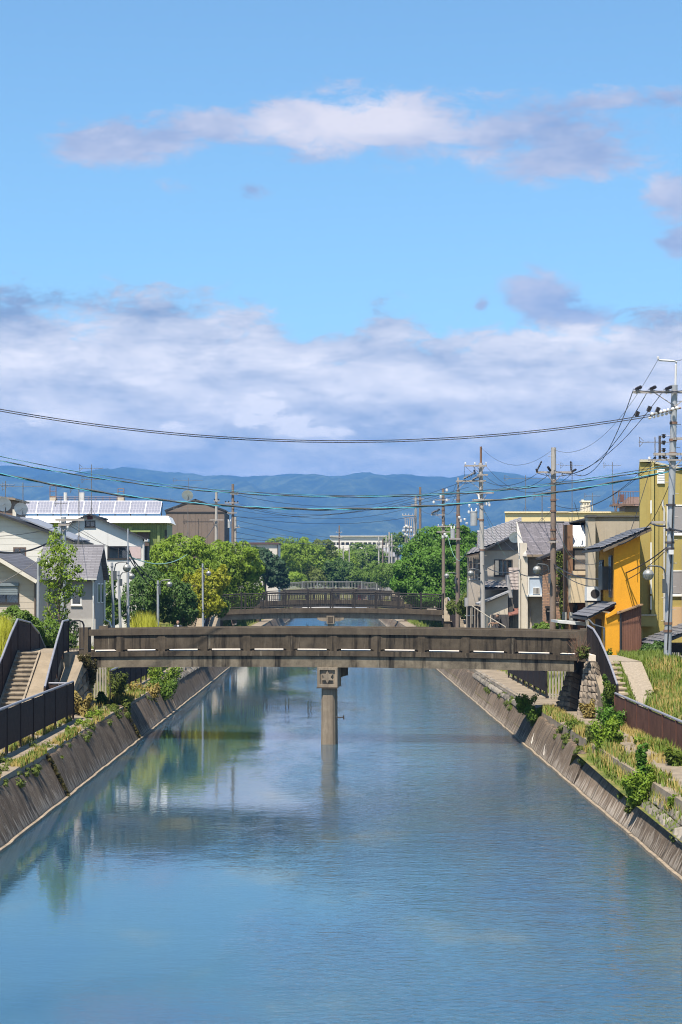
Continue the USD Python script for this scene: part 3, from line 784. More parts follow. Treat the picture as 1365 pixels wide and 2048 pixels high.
# fences on the banks behind the bridge
for sx, lab in ((-1, 'left'), (1, 'right')):
    x = sx * (9.62 if sx < 0 else 9.0)
    panel_fence(f'dark panel fence seen under the {lab} end of the star bridge', [(x, y, 1.40) for y in (76.8, 79.2, 81.6, 84, 86.4, 88.8, 91.2, 93.6)], mat('slate_fence_paint', (.03, .026, .028), .9, .2, 4.0, spec=.08), 1.15, gap=.22)
    t = thing('pale_picket_fence', f'pale upright pickets closing the {lab} path behind the bridge', 'fence')
    x0, x1 = (-10.9, -9.75) if sx < 0 else (9.05, 10.35)
    for k in range(10):
        xx = x0 + (x1 - x0) * (k + .5) / 10
        obj('picket', MB().box(xx - .035, xx + .035, 76.6, 76.64, 1.35, 2.75).mesh(), mat('pale_picket_paint', (.30, .275, .235), .7), t)
    for z in (1.5, 2.6):
        obj('rail', MB().box(x0, x1, 76.645, 76.68, z, z + .05).mesh(), mat('pale_picket_paint', (.30, .275, .235), .7), t)
# second bridge's stairs on the left
t = thing('far_stairs', 'small far stairs climbing to the left end of the second bridge', 'stairs')
for k in range(10):
    y0 = 141.5 + .5 * k; z = 2.1 + .16 * k
    obj('step', MB().box(X(372, 146), X(394, 146), y0, y0 + .6, z - .3, z + .16).mesh(), step_m, t)
obj('far_ramp', MB().hexa([(X(394, 146), 141, 1.2), (X(417, 146), 141, 1.2), (X(417, 146), 147, 1.2), (X(394, 146), 147, 1.2)], [(X(394, 146), 141, 1.8), (X(417, 146), 141, 1.8), (X(417, 146), 147, 3.72), (X(394, 146), 147, 3.72)]).mesh(), ramp_m, kind='structure', label='tan ramp beside the far stairs', cat='ramp')
panel_fence('thin dark fence right of the far stairs', [(X(418, 146), y, np.interp(y, [141, 147], [1.9, 3.7])) for y in (140.5, 143, 145.5, 148)], fence_dark, 1.2, gap=.05)
panel_fence('thin dark fence left of the far stairs', [(X(366, 145), y, np.interp(y, [141, 147], [1.9, 3.7])) for y in (140.5, 143.5, 147)], fence_dark, 1.0, gap=.05)
obj('far_wing', MB().hexa([(X(418, 147), 141, 1), (X(436, 147), 141, 1), (X(436, 147), 150, 1), (X(418, 147), 150, 1)], [(X(420, 147), 141, 2.0), (X(432, 147), 141, 1.8), (X(436, 147), 150, 3.8), (X(420, 147), 150, 3.8)]).mesh(), ramp_m, kind='structure', label='stone wing at the left end of the second bridge', cat='ramp')
t = thing('far_steps', 'weathered steps on the grass by the right end of the second bridge', 'stairs')
for k in range(7):
    y0 = 138 + .55 * k; z = 2.3 + .16 * k
    obj('step', MB().box(X(911, 140), X(929, 140), y0, y0 + .5, z - .3, z + .16).mesh(), step_m, t)
obj('far_path', MB().hexa([(X(929, 140), 137, 1.4), (X(937, 140), 137, 1.4), (X(928, 146), 148, 1.4), (X(918, 146), 148, 1.4)], [(X(930, 140), 137, 2.35), (X(938, 140), 137, 2.35), (X(928, 146), 148, 3.9), (X(918, 146), 148, 3.9)]).mesh(), gravel_m, kind='structure', label='narrow path up to the right end of the second bridge', cat='path')
panel_fence('thin leaning fence by the right end of the second bridge', [(X(903, 145), y, np.interp(y, [138, 148], [2.2, 3.8])) for y in (136, 141, 146, 149)], fence_dark, 1.25, gap=.05)
obj('right_bank_path', sheet(np.array([9.6, 10.6, 11.6]), np.arange(150, 300, 6.0), lambda x, y: 3.0 + .008 * np.clip(y - 150, 0, 150) + 0 * x), path_m, kind='structure', label='pale path on the far right bank', cat='path')
obj('left_bank_path', sheet(np.array([-13.5, -12.0, -10.6]), np.arange(150, 300, 6.0), lambda x, y: 3.0 + .008 * np.clip(y - 150, 0, 150) + 0 * x), path_m, kind='structure', label='pale path on the far left bank', cat='path')

rubble('grey rough stone ledge above the right wall near the frame edge', plane_face((7.62, 47.3, .66), (7.50, 39.0, .58), (8.32, 47.6, 1.27), (8.30, 39.0, 1.27)), 3, 17, .3, 'ledge_stone', (.165, .145, .12), 11)

rubble('rough stone ledge on the right bank under and beyond the star bridge', plane_face((7.72, 102, .95), (7.74, 70.2, .95), (8.12, 102, 1.34), (8.14, 70.2, 1.34)), 2, 46, .3, 'ledge_stone', (.165, .145, .12), 12)
rubble('rough stone ledge on the left bank beyond the star bridge', plane_face((-8.30, 86, 1.1), (-8.30, 125, 1.1), (-8.75, 86, 1.55), (-8.75, 125, 1.55)), 2, 46, .3, 'ledge_stone', (.165, .145, .12), 13)
# ------------------------------------------------------------------ house building helpers
def glass_material(name, tint=(.8, .85, .9), rough=.03):
    g = G()
    fr = g.add('fresnel', 'fac', IOR=1.5)
    t = g.add('transparent_bsdf', 'BSDF', color=tint); s = g.add('glossy_bsdf', 'BSDF', color=(.9, .95, 1.0), roughness=rough)
    return g.build(f'/World/Looks/{name}', g.add('mix_closure', 'closure', fac=g.m('add', g.m('multiply', fr, 1.0), .05), closure1=t, closure2=s))


glass_m = glass_material('window_glass')
white_frame = mat('white_window_frame', (.66, .65, .62), .5, .1)
dark_frame = mat('dark_window_frame', (.035, .03, .028), .45, .1)
room_dark = mat('dim_room', (.06, .055, .05), .9, .2)
curtain_m = mat('pale_curtain', (.50, .48, .44), .9, .12, 8.0, stretch=(6, 6, .3))


def rect(x0, x1, z0, z1):
    return sg.box(min(x0, x1), min(z0, z1), max(x0, x1), max(z0, z1))


def window(t, x0, x1, z0, z1, y, frame=None, panes=2, curtain=None, w=.06, sill=True, depth=.14):
    """Frame proud of the wall, its panes as sub-parts, something dim or a curtain behind."""
    frame = frame or dark_frame
    x0, x1, z0, z1 = min(x0, x1), max(x0, x1), min(z0, z1), max(z0, z1)
    b = MB().box(x0 - w, x0, y - .03, y + .06, z0 - w, z1 + w); b.box(x1, x1 + w, y - .03, y + .06, z0 - w, z1 + w)
    b.box(x0, x1, y - .03, y + .06, z1, z1 + w); b.box(x0, x1, y - .03, y + .06, z0 - w, z0)
    for k in range(1, panes):
        xm = x0 + (x1 - x0) * k / panes
        b.box(xm - w * .45, xm + w * .45, y + .0, y + .05, z0, z1)
    wd = obj('window', b.mesh(), frame, t)
    for k in range(panes):
        a, c = x0 + (x1 - x0) * k / panes + (w * .45 if k else 0), x0 + (x1 - x0) * (k + 1) / panes - (w * .45 if k < panes - 1 else 0)
        obj('pane', MB().box(a, c, y + .025, y + .033, z0, z1).mesh(), glass_m, wd)
        cm = (curtain[k] if isinstance(curtain, (list, tuple)) else curtain)
        if cm is not None:
            n = 12
            xs = np.linspace(a, c, n); yy = y + .12 + .02 * (np.arange(n) % 2)
            v = np.vstack([np.stack([xs, yy, 0 * xs + z0 - .02], 1), np.stack([xs, yy, 0 * xs + z1 + .02], 1)])
            obj('curtain', MB().raw(v, [(i, i + 1, n + i + 1, n + i) for i in range(n - 1)]).mesh(), cm, wd)
    if sill:
        obj('sill', MB().box(x0 - w - .03, x1 + w + .03, y - .08, y - .032, z0 - w - .05, z0 - w - .002).mesh(), frame, wd)
    return rect(x0 - w * .5, x1 + w * .5, z0 - w * .5, z1 + w * .5)


def wall(t, poly, y, mat_, holes=(), th=.15, name='wall'):
    p = poly
    for h in holes:
        p = p.difference(h)
    return obj(name, MB().poly(p, y, y + th).mesh(), mat_, t)


def clad(t, poly, y, step, mat_, holes=(), vertical=False, gap=.014, th=.025, name='siding_board', start=None, tilt=.0):
    """Boards one by one on the face y (towards the camera)."""
    p = poly
    for h in holes:
        p = p.difference(h.buffer(.045, join_style=2))
    x0, z0, x1, z1 = p.bounds
    a, e = (x0, x1) if vertical else (z0, z1)
    k = a if start is None else start
    while k < e:
        s = rect(k + gap, k + step, z0 - 1, z1 + 1) if vertical else rect(x0 - 1, x1 + 1, k + gap, k + step)
        q = p.intersection(s)
        for g_ in (getattr(q, 'geoms', None) or [q]):
            if g_.area > .01 and g_.geom_type == 'Polygon':
                obj(name, MB().poly(g_, y - th, y).mesh(), mat_, t)
        k += step


def slab(p, th):
    """A sheet through four corners (top face), th thick below."""
    p = [np.array(q, float) for q in p]
    n = np.cross(p[1] - p[0], p[3] - p[0]); n /= np.linalg.norm(n)
    if n[2] < 0:
        n = -n
        p = p[::-1]
    lo = [q - n * th for q in p]
    return MB().hexa(lo, p)


def rest(t, x0, x1, y0, y1, z0, z1, mat_, b0=0.0, b1=0.0):
    """The side and back walls of a house whose plan may widen or narrow to the back by b0, b1 (plots along the canal are seldom square)."""
    for xa, xb, s in ((x0, x0 + b0, 1), (x1, x1 + b1, -1)):
        q = lambda z_: [(xa, y0 + .15, z_), (xa + s * .15, y0 + .15, z_), (xb + s * .15, y1, z_), (xb, y1, z_)]
        obj('side_wall', MB().hexa(q(z0), q(z1)).mesh(), mat_, t)
    obj('back_wall', MB().box(x0 + b0 + .15, x1 + b1 - .15, y1 - .15, y1, z0, z1).mesh(), mat_, t)


def shingle_material(name, col, w, h, rough=.75, mortar=.5, slope='xz', var=.15):
    g = G()
    pos = g.add('geometry', 'position')
    s = str(g.add('separate_xyz', 'x', vector=pos)).split('.')[0]
    vec = g.add('combine_xyz', 'vector', x=R(s + '.x'), y=R(s + '.z'), z=0.0) if slope == 'xz' else g.add('combine_xyz', 'vector', x=R(s + '.y'), y=R(s + '.z'), z=0.0)
    c1, c2 = np.array(col) * (1 - var), np.array(col) * (1 + var)
    b = g.add('brick_texture', 'color', vector=vec, color1=tuple(c1), color2=tuple(c2), mortar=tuple(np.array(col) * mortar), scale=1.0, mortar_size=.012, mortar_smooth=.2, brick_width=w, row_height=h, offset=.5)
    n = g.noise(pos, 1.3, 5.0, .6)
    c = g.mix(g.m('multiply', g.step(n, .4, .75), .35), b, tuple(np.array(col) * .6))
    bw = g.add('rgb_to_bw', 'val', color=b)
    return g.build(f'/World/Looks/{name}', g.add('principled_bsdf', 'BSDF', base_color=c, roughness=rough, specular_ior_level=.3, normal=g.add('bump', 'normal', height=bw, strength=.4, distance=.03)))


def pipe(t, pts, r, mat_, name='downpipe'):
    return obj(name, MB().tube(pts, r, 7).mesh(), mat_, t)


def tv_antenna(x, y, z, h, label, boom=1.1, elements=5, dish=None, second=True, cat='antenna'):
    t = thing('tv_antenna', label, cat, loc=(x, y, z))
    am = mat('antenna_metal', (.13, .125, .12), .7, .2)
    obj('mast', MB().bar((0, 0, -.1), (0, 0, h), .026, n=6).mesh(), am, t)
    for q, (zz, bl) in enumerate(((h - .25, boom), (h - 1.0, boom * .8))[:2 if second else 1]):
        b = MB().bar((-bl * .55, 0, zz), (bl * .5, .0, zz), .017, n=5)
        for k in range(elements):
            xx = -bl * .5 + bl * k / (elements - 1)
            L = .30 - .03 * k + .16 * q
            b.bar((xx, -L, zz + .02), (xx, L, zz + .02 + .05 * q), .009, n=4)
        b.bar((-bl * .52, 0, zz - .22), (-bl * .52, 0, zz + .24), .013, n=4); b.bar((-bl * .52, 0, zz + .24), (-bl * .38, 0, zz + .06), .011, n=4); b.bar((-bl * .52, 0, zz - .22), (-bl * .38, 0, zz + .02), .011, n=4)
        obj('aerial', b.mesh(), am, t)
    b = MB()
    for a in (0.4, 2.5, 4.6):
        b.bar((0, 0, h * .16), (.3 * math.cos(a), .3 * math.sin(a), -.05), .012, n=4)
    obj('stay', b.mesh(), am, t)
    if dish:
        dz, r = dish
        th = np.linspace(0, 1, 6)
        prof = np.stack([th * r, .28 * r * th ** 2], 1)
        m = trimesh.creation.revolve(prof, sections=18)
        M = trimesh.transformations.rotation_matrix(math.pi / 2 + .5, (1, 0, 0))
        obj('dish', MB().tm(m, trimesh.transformations.translation_matrix((-.08, -.1, dz)) @ M).tm(m, trimesh.transformations.translation_matrix((-.08, -.09, dz)) @ M).mesh(), mat('dish_white', (.68, .67, .64), .5, .1), t, smooth=40)
        obj('dish_arm', MB().bar((0, 0, dz), (-.08, -.45, dz - .16), .014, n=4).mesh(), am, t)
    return t


# ------------------------------------------------------------------ houses left of the canal
gutter_m = mat('pale_gutter', (.48, .47, .45), .4, .1)
black_m = mat('black_roof_edge', (.030, .030, .034), .5, .2)
dark_roof = shingle_material('dark_grey_shingles', (.10, .10, .115), .35, .09)
grey_roof = shingle_material('grey_slate_shingles', (.155, .150, .165), .45, .085)

# beige siding house at the left edge
Y = 88.0; x = lambda p: X(p, Y); z = lambda p: Z(p, Y)
t = thing('siding_house', 'beige house with wide horizontal siding and a half closed shutter, at the left edge', 'house')
m_ = mat('beige_siding', (.45, .39, .32), .7, .08, 1.0)
poly = sg.Polygon([(x(-60), z(1315)), (x(72), z(1315)), (x(72), z(1158)), (x(-20), z(1104)), (x(-60), z(1104))])
h = window(t, x(-12), x(36), z(1205), z(1190), Y, dark_frame, 2, [room_dark, curtain_m])
hb = rect(x(-12), x(37), z(1190), z(1166))
wall(t, poly, Y, m_, [h])
clad(t, poly, Y, 12.2 * Y / F, m_, [h, hb])
sh = obj('shutter_box', MB().box(x(-13), x(38), Y - .16, Y, z(1172), z(1166)).mesh(), mat('steel_blue_shutter', (.17, .20, .22), .4, .15), t)
for k in range(4):
    obj('shutter_slat', MB().box(x(-11), x(36), Y - .10 - .01 * (k % 2), Y - .05, z(1190) + .012 + k * .108, z(1190) + .11 + k * .108).mesh(), mat('steel_blue_shutter', (.17, .20, .22)), t)
rest(t, x(-60), x(72), Y, Y + 8, z(1315), z(1160), m_)
obj('roof', slab([(x(-20), Y - .5, z(1100)), (x(80), Y - .5, z(1159)), (x(80), Y + 8.4, z(1159)), (x(-20), Y + 8.4, z(1100))], .10).mesh(), dark_roof, t)
obj('roof', slab([(x(-20), Y - .5, z(1100)), (x(-120), Y - .5, z(1159)), (x(-120), Y + 8.4, z(1159)), (x(-20), Y + 8.4, z(1100))], .10).mesh(), dark_roof, t)
obj('barge_board', slab([(x(-20), Y - .56, z(1102)), (x(79), Y - .56, z(1161)), (x(79), Y - .5, z(1161)), (x(-20), Y - .5, z(1102))], .17).mesh(), mat('cream_barge', (.55, .51, .44)), t)
pipe(t, [(x(71), Y - .1, z(1165)), (x(71), Y - .1, z(1300))], .05, mat('brown_pipe', (.10, .075, .06), .5))

# white siding house behind it
Y = 104.0
t = thing('siding_house', 'white house with horizontal siding and black sloping roof edge, behind the beige one', 'house')
m_ = mat('white_siding', (.56, .54, .50), .65, .06, 1.0)
poly = sg.Polygon([(x(-60), z(1330)), (x(146), z(1330)), (x(146), z(1082)), (x(0), z(1030)), (x(-60), z(1052))])
h = window(t, x(29), x(50), z(1112), z(1097), Y, mat('brown_sash', (.14, .09, .07), .5), 2, [room_dark, mat('grey_blind', (.25, .24, .23))])
wall(t, poly, Y, m_, [h]); clad(t, poly, Y, 12.0 * Y / F, m_, [h])
rest(t, x(-60), x(146), Y, Y + 7, z(1330), z(1085), m_)
obj('roof', slab([(x(0), Y - .45, z(1026)), (x(154), Y - .45, z(1082)), (x(154), Y + 7.3, z(1082)), (x(0), Y + 7.3, z(1026))], .13).mesh(), black_m, t)
obj('roof', slab([(x(0), Y - .45, z(1026)), (x(-80), Y - .45, z(1055)), (x(-80), Y + 7.3, z(1055)), (x(0), Y + 7.3, z(1026))], .13).mesh(), black_m, t)
obj('lower_roof', slab([(x(42), Y - .2, z(1034)), (x(152), Y - .5, z(1079)), (x(152), Y + 6, z(1076)), (x(42), Y + 6, z(1030))], .08).mesh(), mat('grey_blue_roof_metal', (.20, .21, .24), .5), t)

# grey house with slate roof
Y = 92.0
t = thing('grey_house', 'small grey rendered house with a slate grey roof and white downpipe', 'house')
m_ = mat('grey_render', (.30, .285, .275), .85, .10, .8, .3, bscale=60)
poly = rect(x(78), x(190), z(1320), z(1158))
hs = [window(t, x(145), x(161), z(1208), z(1175), Y, white_frame, 1, room_dark), window(t, x(80), x(97), z(1202), z(1166), Y, dark_frame, 2, [None, curtain_m])]
wall(t, poly, Y, m_, hs)
obj('plinth', MB().box(x(78), x(190) + .03, Y - .03, Y + .0, z(1320), z(1238)).mesh(), mat('pale_plinth', (.40, .385, .36), .9), t)
rest(t, x(78), x(190), Y, Y + 3.4, z(1320), z(1158), m_)
xr = x(190)
obj('gable', MB().hexa([(xr - .15, Y, z(1158)), (xr, Y, z(1158)), (xr, Y + 3.4, z(1158)), (xr - .15, Y + 3.4, z(1158))], [(xr - .15, Y + 1.6, z(1158) + 1.62), (xr, Y + 1.6, z(1158) + 1.62), (xr, Y + 1.7, z(1158) + 1.62), (xr - .15, Y + 1.7, z(1158) + 1.62)]).mesh(), m_, t)
obj('roof', slab([(x(72), Y - .35, z(1158)), (x(195), Y - .35, z(1158)), (x(200), Y + 1.65, z(1090) + .0), (x(76), Y + 1.65, z(1090))], .10).mesh(), grey_roof, t)
obj('roof', slab([(x(72), Y + 3.75, z(1158)), (x(200), Y + 3.75, z(1158)), (x(200), Y + 1.65, z(1090)), (x(76), Y + 1.65, z(1090))], .10).mesh(), grey_roof, t)
obj('ridge_cap', MB().bar((x(76), Y + 1.65, z(1090)), (x(200) + .02, Y + 1.65, z(1090)), .06, n=6).mesh(), mat('ridge_grey', (.13, .125, .14)), t)
obj('gutter', MB().box(x(72), x(196), Y - .47, Y - .36, z(1160), z(1157)).mesh(), gutter_m, t)
pipe(t, [(x(187), Y - .4, z(1160)), (x(187), Y - .06, z(1164)), (x(187), Y - .06, z(1320))], .055, white_frame)
pipe(t, [(xr + .06, Y + 3.3, z(1160)), (xr + .06, Y + 3.3, z(1241)), (xr + .35, Y + 3.2, z(1247)), (xr + .45, Y + 3.2, z(1262))], .055, white_frame)
for dy in (.8, 2.2):
    b = MB().box(xr + .002, xr + .05, Y + dy, Y + dy + .75, z(1207), z(1166))
    w_ = obj('side_window', b.mesh(), white_frame, t)
    obj('pane', MB().box(xr + .055, xr + .06, Y + dy + .09, Y + dy + .66, z(1205), z(1169)).mesh(), mat('dusky_glass', (.05, .055, .06), .08, .1), w_)

# big white gabled house
Y = 116.0
t = thing('white_gable_house', 'large white panelled house with a pointed gable, a red vent and a long dark window', 'house')
m_ = mat('white_panel_wall', (.58, .575, .56), .6, .07, .5)
poly = sg.Polygon([(x(104), z(1310)), (x(286), z(1310)), (x(286), z(1077)), (x(180), z(1029)), (x(104), z(1063))])
hs = [window(t, x(172), x(189), z(1052.5), z(1043), Y, dark_frame, 2, [room_dark, mat('dim_blind', (.22, .22, .2))]),
      window(t, x(217), x(257), z(1116), z(1094.5), Y, dark_frame, 2, [None, room_dark])]
hb = rect(x(259), x(282), z(1117), z(1094))
wall(t, poly, Y, m_, hs)
clad(t, poly, Y, 40 * Y / F, m_, hs + [hb], vertical=True, name='wall_panel', start=x(136), gap=.01, th=.02)
clad(t, poly.intersection(rect(x(100), x(136), 0, 30)), Y, 40 * Y / F, m_, [], vertical=True, name='wall_panel', th=.02)
obj('pink_shutter', MB().box(x(259), x(282), Y - .06, Y, z(1117), z(1094)).mesh(), mat('pinkish_panel', (.46, .36, .35), .7, .1, 6.0), t)
obj('red_vent', MB().box(x(175), x(185.5), Y - .08, Y - .02, z(1039), z(1032.5)).mesh(), mat('dull_red_vent', (.12, .025, .03), .6), t)
rest(t, x(104), x(286), Y, Y + 9, z(1310), z(1080), m_, 0, -.85)
obj('roof', slab([(x(180), Y - .35, z(1027)), (x(296), Y - .35, z(1078)), (x(296) - .85, Y + 9.3, z(1078)), (x(180) - .85, Y + 9.3, z(1027))], .10).mesh(), black_m, t)
obj('roof', slab([(x(180), Y - .35, z(1027)), (x(96), Y - .35, z(1065)), (x(96), Y + 9.3, z(1065)), (x(180), Y + 9.3, z(1027))], .10).mesh(), black_m, t)
obj('gutter', MB().box(x(290), x(297), Y - .35, Y + .6, z(1083), z(1078)).mesh(), gutter_m, t)
pipe(t, [(x(292), Y - .3, z(1082)), (x(287.5), Y - .1, z(1086)), (x(287.5), Y - .1, z(1200))], .07, gutter_m)
obj('side_awning', MB().box(x(287), x(294), Y + .4, Y + 1.6, z(1120), z(1092)).mesh(), room_dark, t)

# green building with solar panels
Y = 150.0
t = thing('green_building', 'long green clad building with a thick white roof edge', 'building')
g = G(); pos = g.add('geometry', 'position')
wv = g.add('wave_texture', 'fac', vector=pos, wave_type='bands', bands_direction='x', scale=1.6)
gm_ = g.build('/World/Looks/green_ribbed_metal', g.add('principled_bsdf', 'BSDF', base_color=g.mix(wv, (.115, .150, .035), (.15, .19, .05)), roughness=.5, normal=g.add('bump', 'normal', height=wv, strength=.5, distance=.03)))
poly = rect(x(20), x(334), z(1295), z(1046))
wall(t, poly, Y, gm_)
rest(t, x(20), x(334), Y, Y + 5, z(1295), z(1046), gm_)
wf = mat('white_roof_edge', (.80, .79, .76), .5, .05)
obj('roof_edge', MB().hexa([(x(14), Y - .6, z(1046.5)), (x(344), Y - .6, z(1046.5)), (x(341), Y + 5.3, z(1046.5)), (x(14), Y + 5.3, z(1046.5))], [(x(14), Y - .2, z(1032)), (x(337), Y - .2, z(1032)), (x(334), Y + 5.3, z(1032)), (x(14), Y + 5.3, z(1032))]).mesh(), wf, t)
gl = mat('pale_green_trim', (.21, .26, .09), .6)
obj('downpipe', MB().box(x(315), x(320), Y - .12, Y, z(1130), z(1050)).mesh(), gl, t)
obj('lintel', MB().box(x(262), x(302), Y - .5, Y, z(1064.5), z(1061)).mesh(), gl, t)
obj('dark_bay', MB().box(x(276), x(299), Y - .2, Y, z(1092), z(1065)).mesh(), mat('brown_bay', (.09, .06, .05)), t)
obj('cream_hatch', MB().box(x(258), x(265), Y - .1, Y, z(1060), z(1053)).mesh(), gl, t)
for k, (a, b_) in enumerate(((330, 331.5), (333, 334.5))):
    obj('corner_pipe', MB().box(x(a), x(b_), Y - .1, Y - .0, z(1120), z(1060)).mesh(), dark_frame, t)
ar = thing('solar_array', 'row of nine tilted solar panels on the white roof edge', 'solar panels')
cell = mat('solar_cell', (.15, .155, .205), .25, .12, .8, spec=.8); frm = mat('solar_frame', (.42, .42, .45), .35)
for k in range(9):
    xa = 40.5 + 31.1 * k
    pa = lambda u, v, d=0.0: np.array((X(xa + 31.1 * u + 4.5 * (v if True else 0), 150.6 + 1.0 * v), 150.6 + 1.0 * v - d * .6, Z(1028 - 25.5 * v, 150.6 + 1.0 * v) + d * .8))
    b = MB().hexa([pa(.01, 0), pa(.99, 0), pa(.99, 1), pa(.01, 1)], [pa(.01, 0, .04), pa(.99, 0, .04), pa(.99, 1, .04), pa(.01, 1, .04)])
    pn = obj('panel', b.mesh(), cell, ar)
    fb = MB()
    def strip(u0, u1, v0, v1):
        fb.hexa([pa(u0, v0, .041), pa(u1, v0, .041), pa(u1, v1, .041), pa(u0, v1, .041)], [pa(u0, v0, .055), pa(u1, v0, .055), pa(u1, v1, .055), pa(u0, v1, .055)])
    strip(.0, .035, 0, 1); strip(.965, 1, 0, 1); strip(.035, .965, 0, .05); strip(.035, .965, .95, 1)
    fr_ = obj('frame', fb.mesh(), frm, pn)
    fb = MB()
    for v in (.275, .5, .725):
        strip(.035, .965, v - .008, v + .008)
    for u in (.22, .41, .59, .78):
        strip(u - .008, u + .008, .05, .95)
    obj('grid', fb.mesh(), mat('solar_grid_lines', (.33, .33, .38), .4), pn)
b = MB()
for k in range(10):
    b.bar((X(44 + 31 * k, 151.4), 151.4, Z(1032, 151.4)), (X(46 + 31 * k, 151.4), 151.4, Z(1006, 151.4)), .04, n=5)
obj('support', b.mesh(), dark_frame, ar)
# rails and boxes on the roof behind
t = thing('roof_frame', 'rusty pipe frames and vents standing behind the solar panels', 'frame')
rm = mat('rusty_pipe', (.16, .10, .075), .7, .3); Y = 158.0
for (a, b_, y0, y1) in ((100, 112, 972, 1003), (236, 248, 977, 996)):
    mb = MB()
    for p in (a, b_):
        mb.bar((x(p), Y, z(1006)), (x(p), Y, z(y0)), .04, n=5)
    for q in np.linspace(y0, y1, 4):
        mb.bar((x(a), Y, z(q)), (x(b_), Y, z(q)), .03, n=5)
    obj('hoop', mb.mesh(), rm, t)
mb = MB()
for q in (994, 998, 1002):
    mb.bar((x(100), Y, z(q)), (x(248), Y, z(q)), .03, n=5)
for p in range(108, 248, 14):
    mb.bar((x(p), Y, z(1006)), (x(p), Y, z(994)), .03, n=5)
obj('railing', mb.mesh(), rm, t)
for p in (131, 161, 166):
    obj('vent', MB().bar((x(p), Y, z(1006)), (x(p), Y, z(985)), .16, n=8).mesh(), gutter_m, t)
for a, b_ in ((100, 112), (236, 248)):
    obj('plinth', MB().box(x(a), x(b_), Y - .2, Y + .8, z(1006), z(995)).mesh(), mat('cream_plinth', (.42, .36, .28)), t)

# brown clad building
Y = 190.0
t = thing('brown_building', 'tall brown ribbed building with a black edged gable', 'building')
m_ = mat('brown_cladding', (.155, .118, .095), .65, .08, .5)
poly = sg.Polygon([(x(332), z(1262)), (x(449), z(1262)), (x(449), z(1023)), (x(391), z(1001)), (x(332), z(1023))])
wall(t, poly, Y, m_)
clad(t, poly.intersection(rect(x(300), x(460), 0, z(1024.5))), Y, 12 * Y / F, m_, vertical=True, name='wall_panel', gap=.03, th=.03)
obj('gable_band', MB().poly(rect(x(331), x(450), z(1025.5), z(1023.5)), Y - .1, Y).mesh(), black_m, t)
obj('wall', MB().box(x(449) - .2, x(449), Y + .15, Y + 9, z(1262), z(1024)).mesh(), mat('near_black_cladding', (.03, .027, .026)), t)
obj('wall', MB().box(x(332), x(449), Y + 8.8, Y + 9, z(1262), z(1024)).mesh(), m_, t)
for s_ in (331 - 2, 452):
    obj('roof', slab([(x(391), Y - .06, z(997.5)), (x(s_), Y - .06, z(1020)), (x(s_), Y + 9.3, z(1020)), (x(391), Y + 9.3, z(997.5))], .16).mesh(), black_m, t)
obj('plinth', MB().box(x(340), x(390), Y - .3, Y - .04, z(1100), z(1084)).mesh(), mat('lilac_grey', (.24, .22, .24)), t)

# cream low block by the far trees, and far-left rooftop
Y = 260.0
t = thing('cream_block', 'low cream building with a dark flat roof edge behind the left trees', 'building')
m_ = mat('cream_wall', (.52, .48, .42), .8, .06)
wall(t, rect(x(470), x(557), z(1240), z(1088)), Y, m_); rest(t, x(470), x(557), Y, Y + 10, z(1240), z(1088), m_)
obj('roof', MB().box(x(468), x(559), Y - .3, Y + 10.3, z(1088), z(1085)).mesh(), mat('maroon_edge', (.09, .05, .05)), t)
obj('pipe', MB().box(x(555), x(556.5), Y - .2, Y - .01, z(1150), z(1090)).mesh(), dark_frame, t)
Y = 140.0
t = thing('brown_roof_house', 'brown house top with a flat overhanging roof at the far left', 'house')
m_ = mat('dull_brown_wall', (.15, .105, .085), .8, .2)
wall(t, rect(x(-40), x(25), z(1080), z(995)), Y, m_); rest(t, x(-40), x(25), Y, Y + 6, z(1080), z(995), m_)
obj('roof', slab([(x(-45), Y - .5, z(987)), (x(33), Y - .5, z(997)), (x(33), Y + 6, z(997)), (x(-45), Y + 6, z(987))], .15).mesh(), mat('tan_roof_edge', (.24, .19, .15)), t)
obj('cream_post', MB().box(x(26), x(33), Y - .2, Y, z(1040), z(1019)).mesh(), mat('cream_wall', (.52, .48, .42)), t)

for (px, py, yy_, h, lab, kw) in (
        (183, 1031, 118, 3.35, 'tall thin television antenna on the white gable house', dict(boom=1.5)),
        (158, 1088, 96, 3.2, 'narrow television mast rising behind the slender tree', dict(boom=.9, second=False)),
        (46, 1030, 108, 1.95, 'television antenna with a white dish on the white siding house', dict(boom=2.4, second=False, dish=(.42, .42))),
        (11, 1025, 108, 1.9, 'antenna with a big white dish at the left edge', dict(boom=1.1, dish=(.55, .48))),
        (377, 998, 188, 2.2, 'antenna with round dish on the brown building', dict(boom=3.0, second=False, dish=(.45, .6))),
        (376, 1075, 185, 4.0, 'bent antenna mast in front of the brown building', dict(boom=3.5)),
        (122, 1060, 112, 1.9, 'short antenna mast left of the white gable', dict(boom=.7, second=False))):
    tv_antenna(X(px, yy_), yy_, Z(py, yy_), h, lab, **kw)
# ------------------------------------------------------------------ houses right of the canal
# olive tower
Y = 80.0; x = lambda p: X(p, Y); z = lambda p: Z(p, Y)
t = thing('olive_building', 'tall olive yellow rendered building at the right edge', 'building')
m_ = mat('olive_render', (.34, .27, .085), .85, .10, .7, .25, bscale=70, streak=.26)
m2 = mat('olive_trim', (.38, .31, .11), .85, .10, .7, streak=.1)
poly = sg.Polygon([(x(1284), z(1328)), (x(1480), z(1328)), (x(1480), z(965)), (x(1365), z(941)), (x(1308), z(927)), (x(1281), z(924)), (x(1281), z(1250)), (x(1284), z(1250))])
hs = [window(t, x(1337), x(1375), z(1066), z(1012), Y, white_frame, 2, mat('grey_screen', (.24, .235, .22))), window(t, x(1346), x(1382), z(1188), z(1143), Y, white_frame, 2, mat('grey_screen', (.24, .235, .22)))]
wall(t, poly, Y, m_, hs, th=.2)
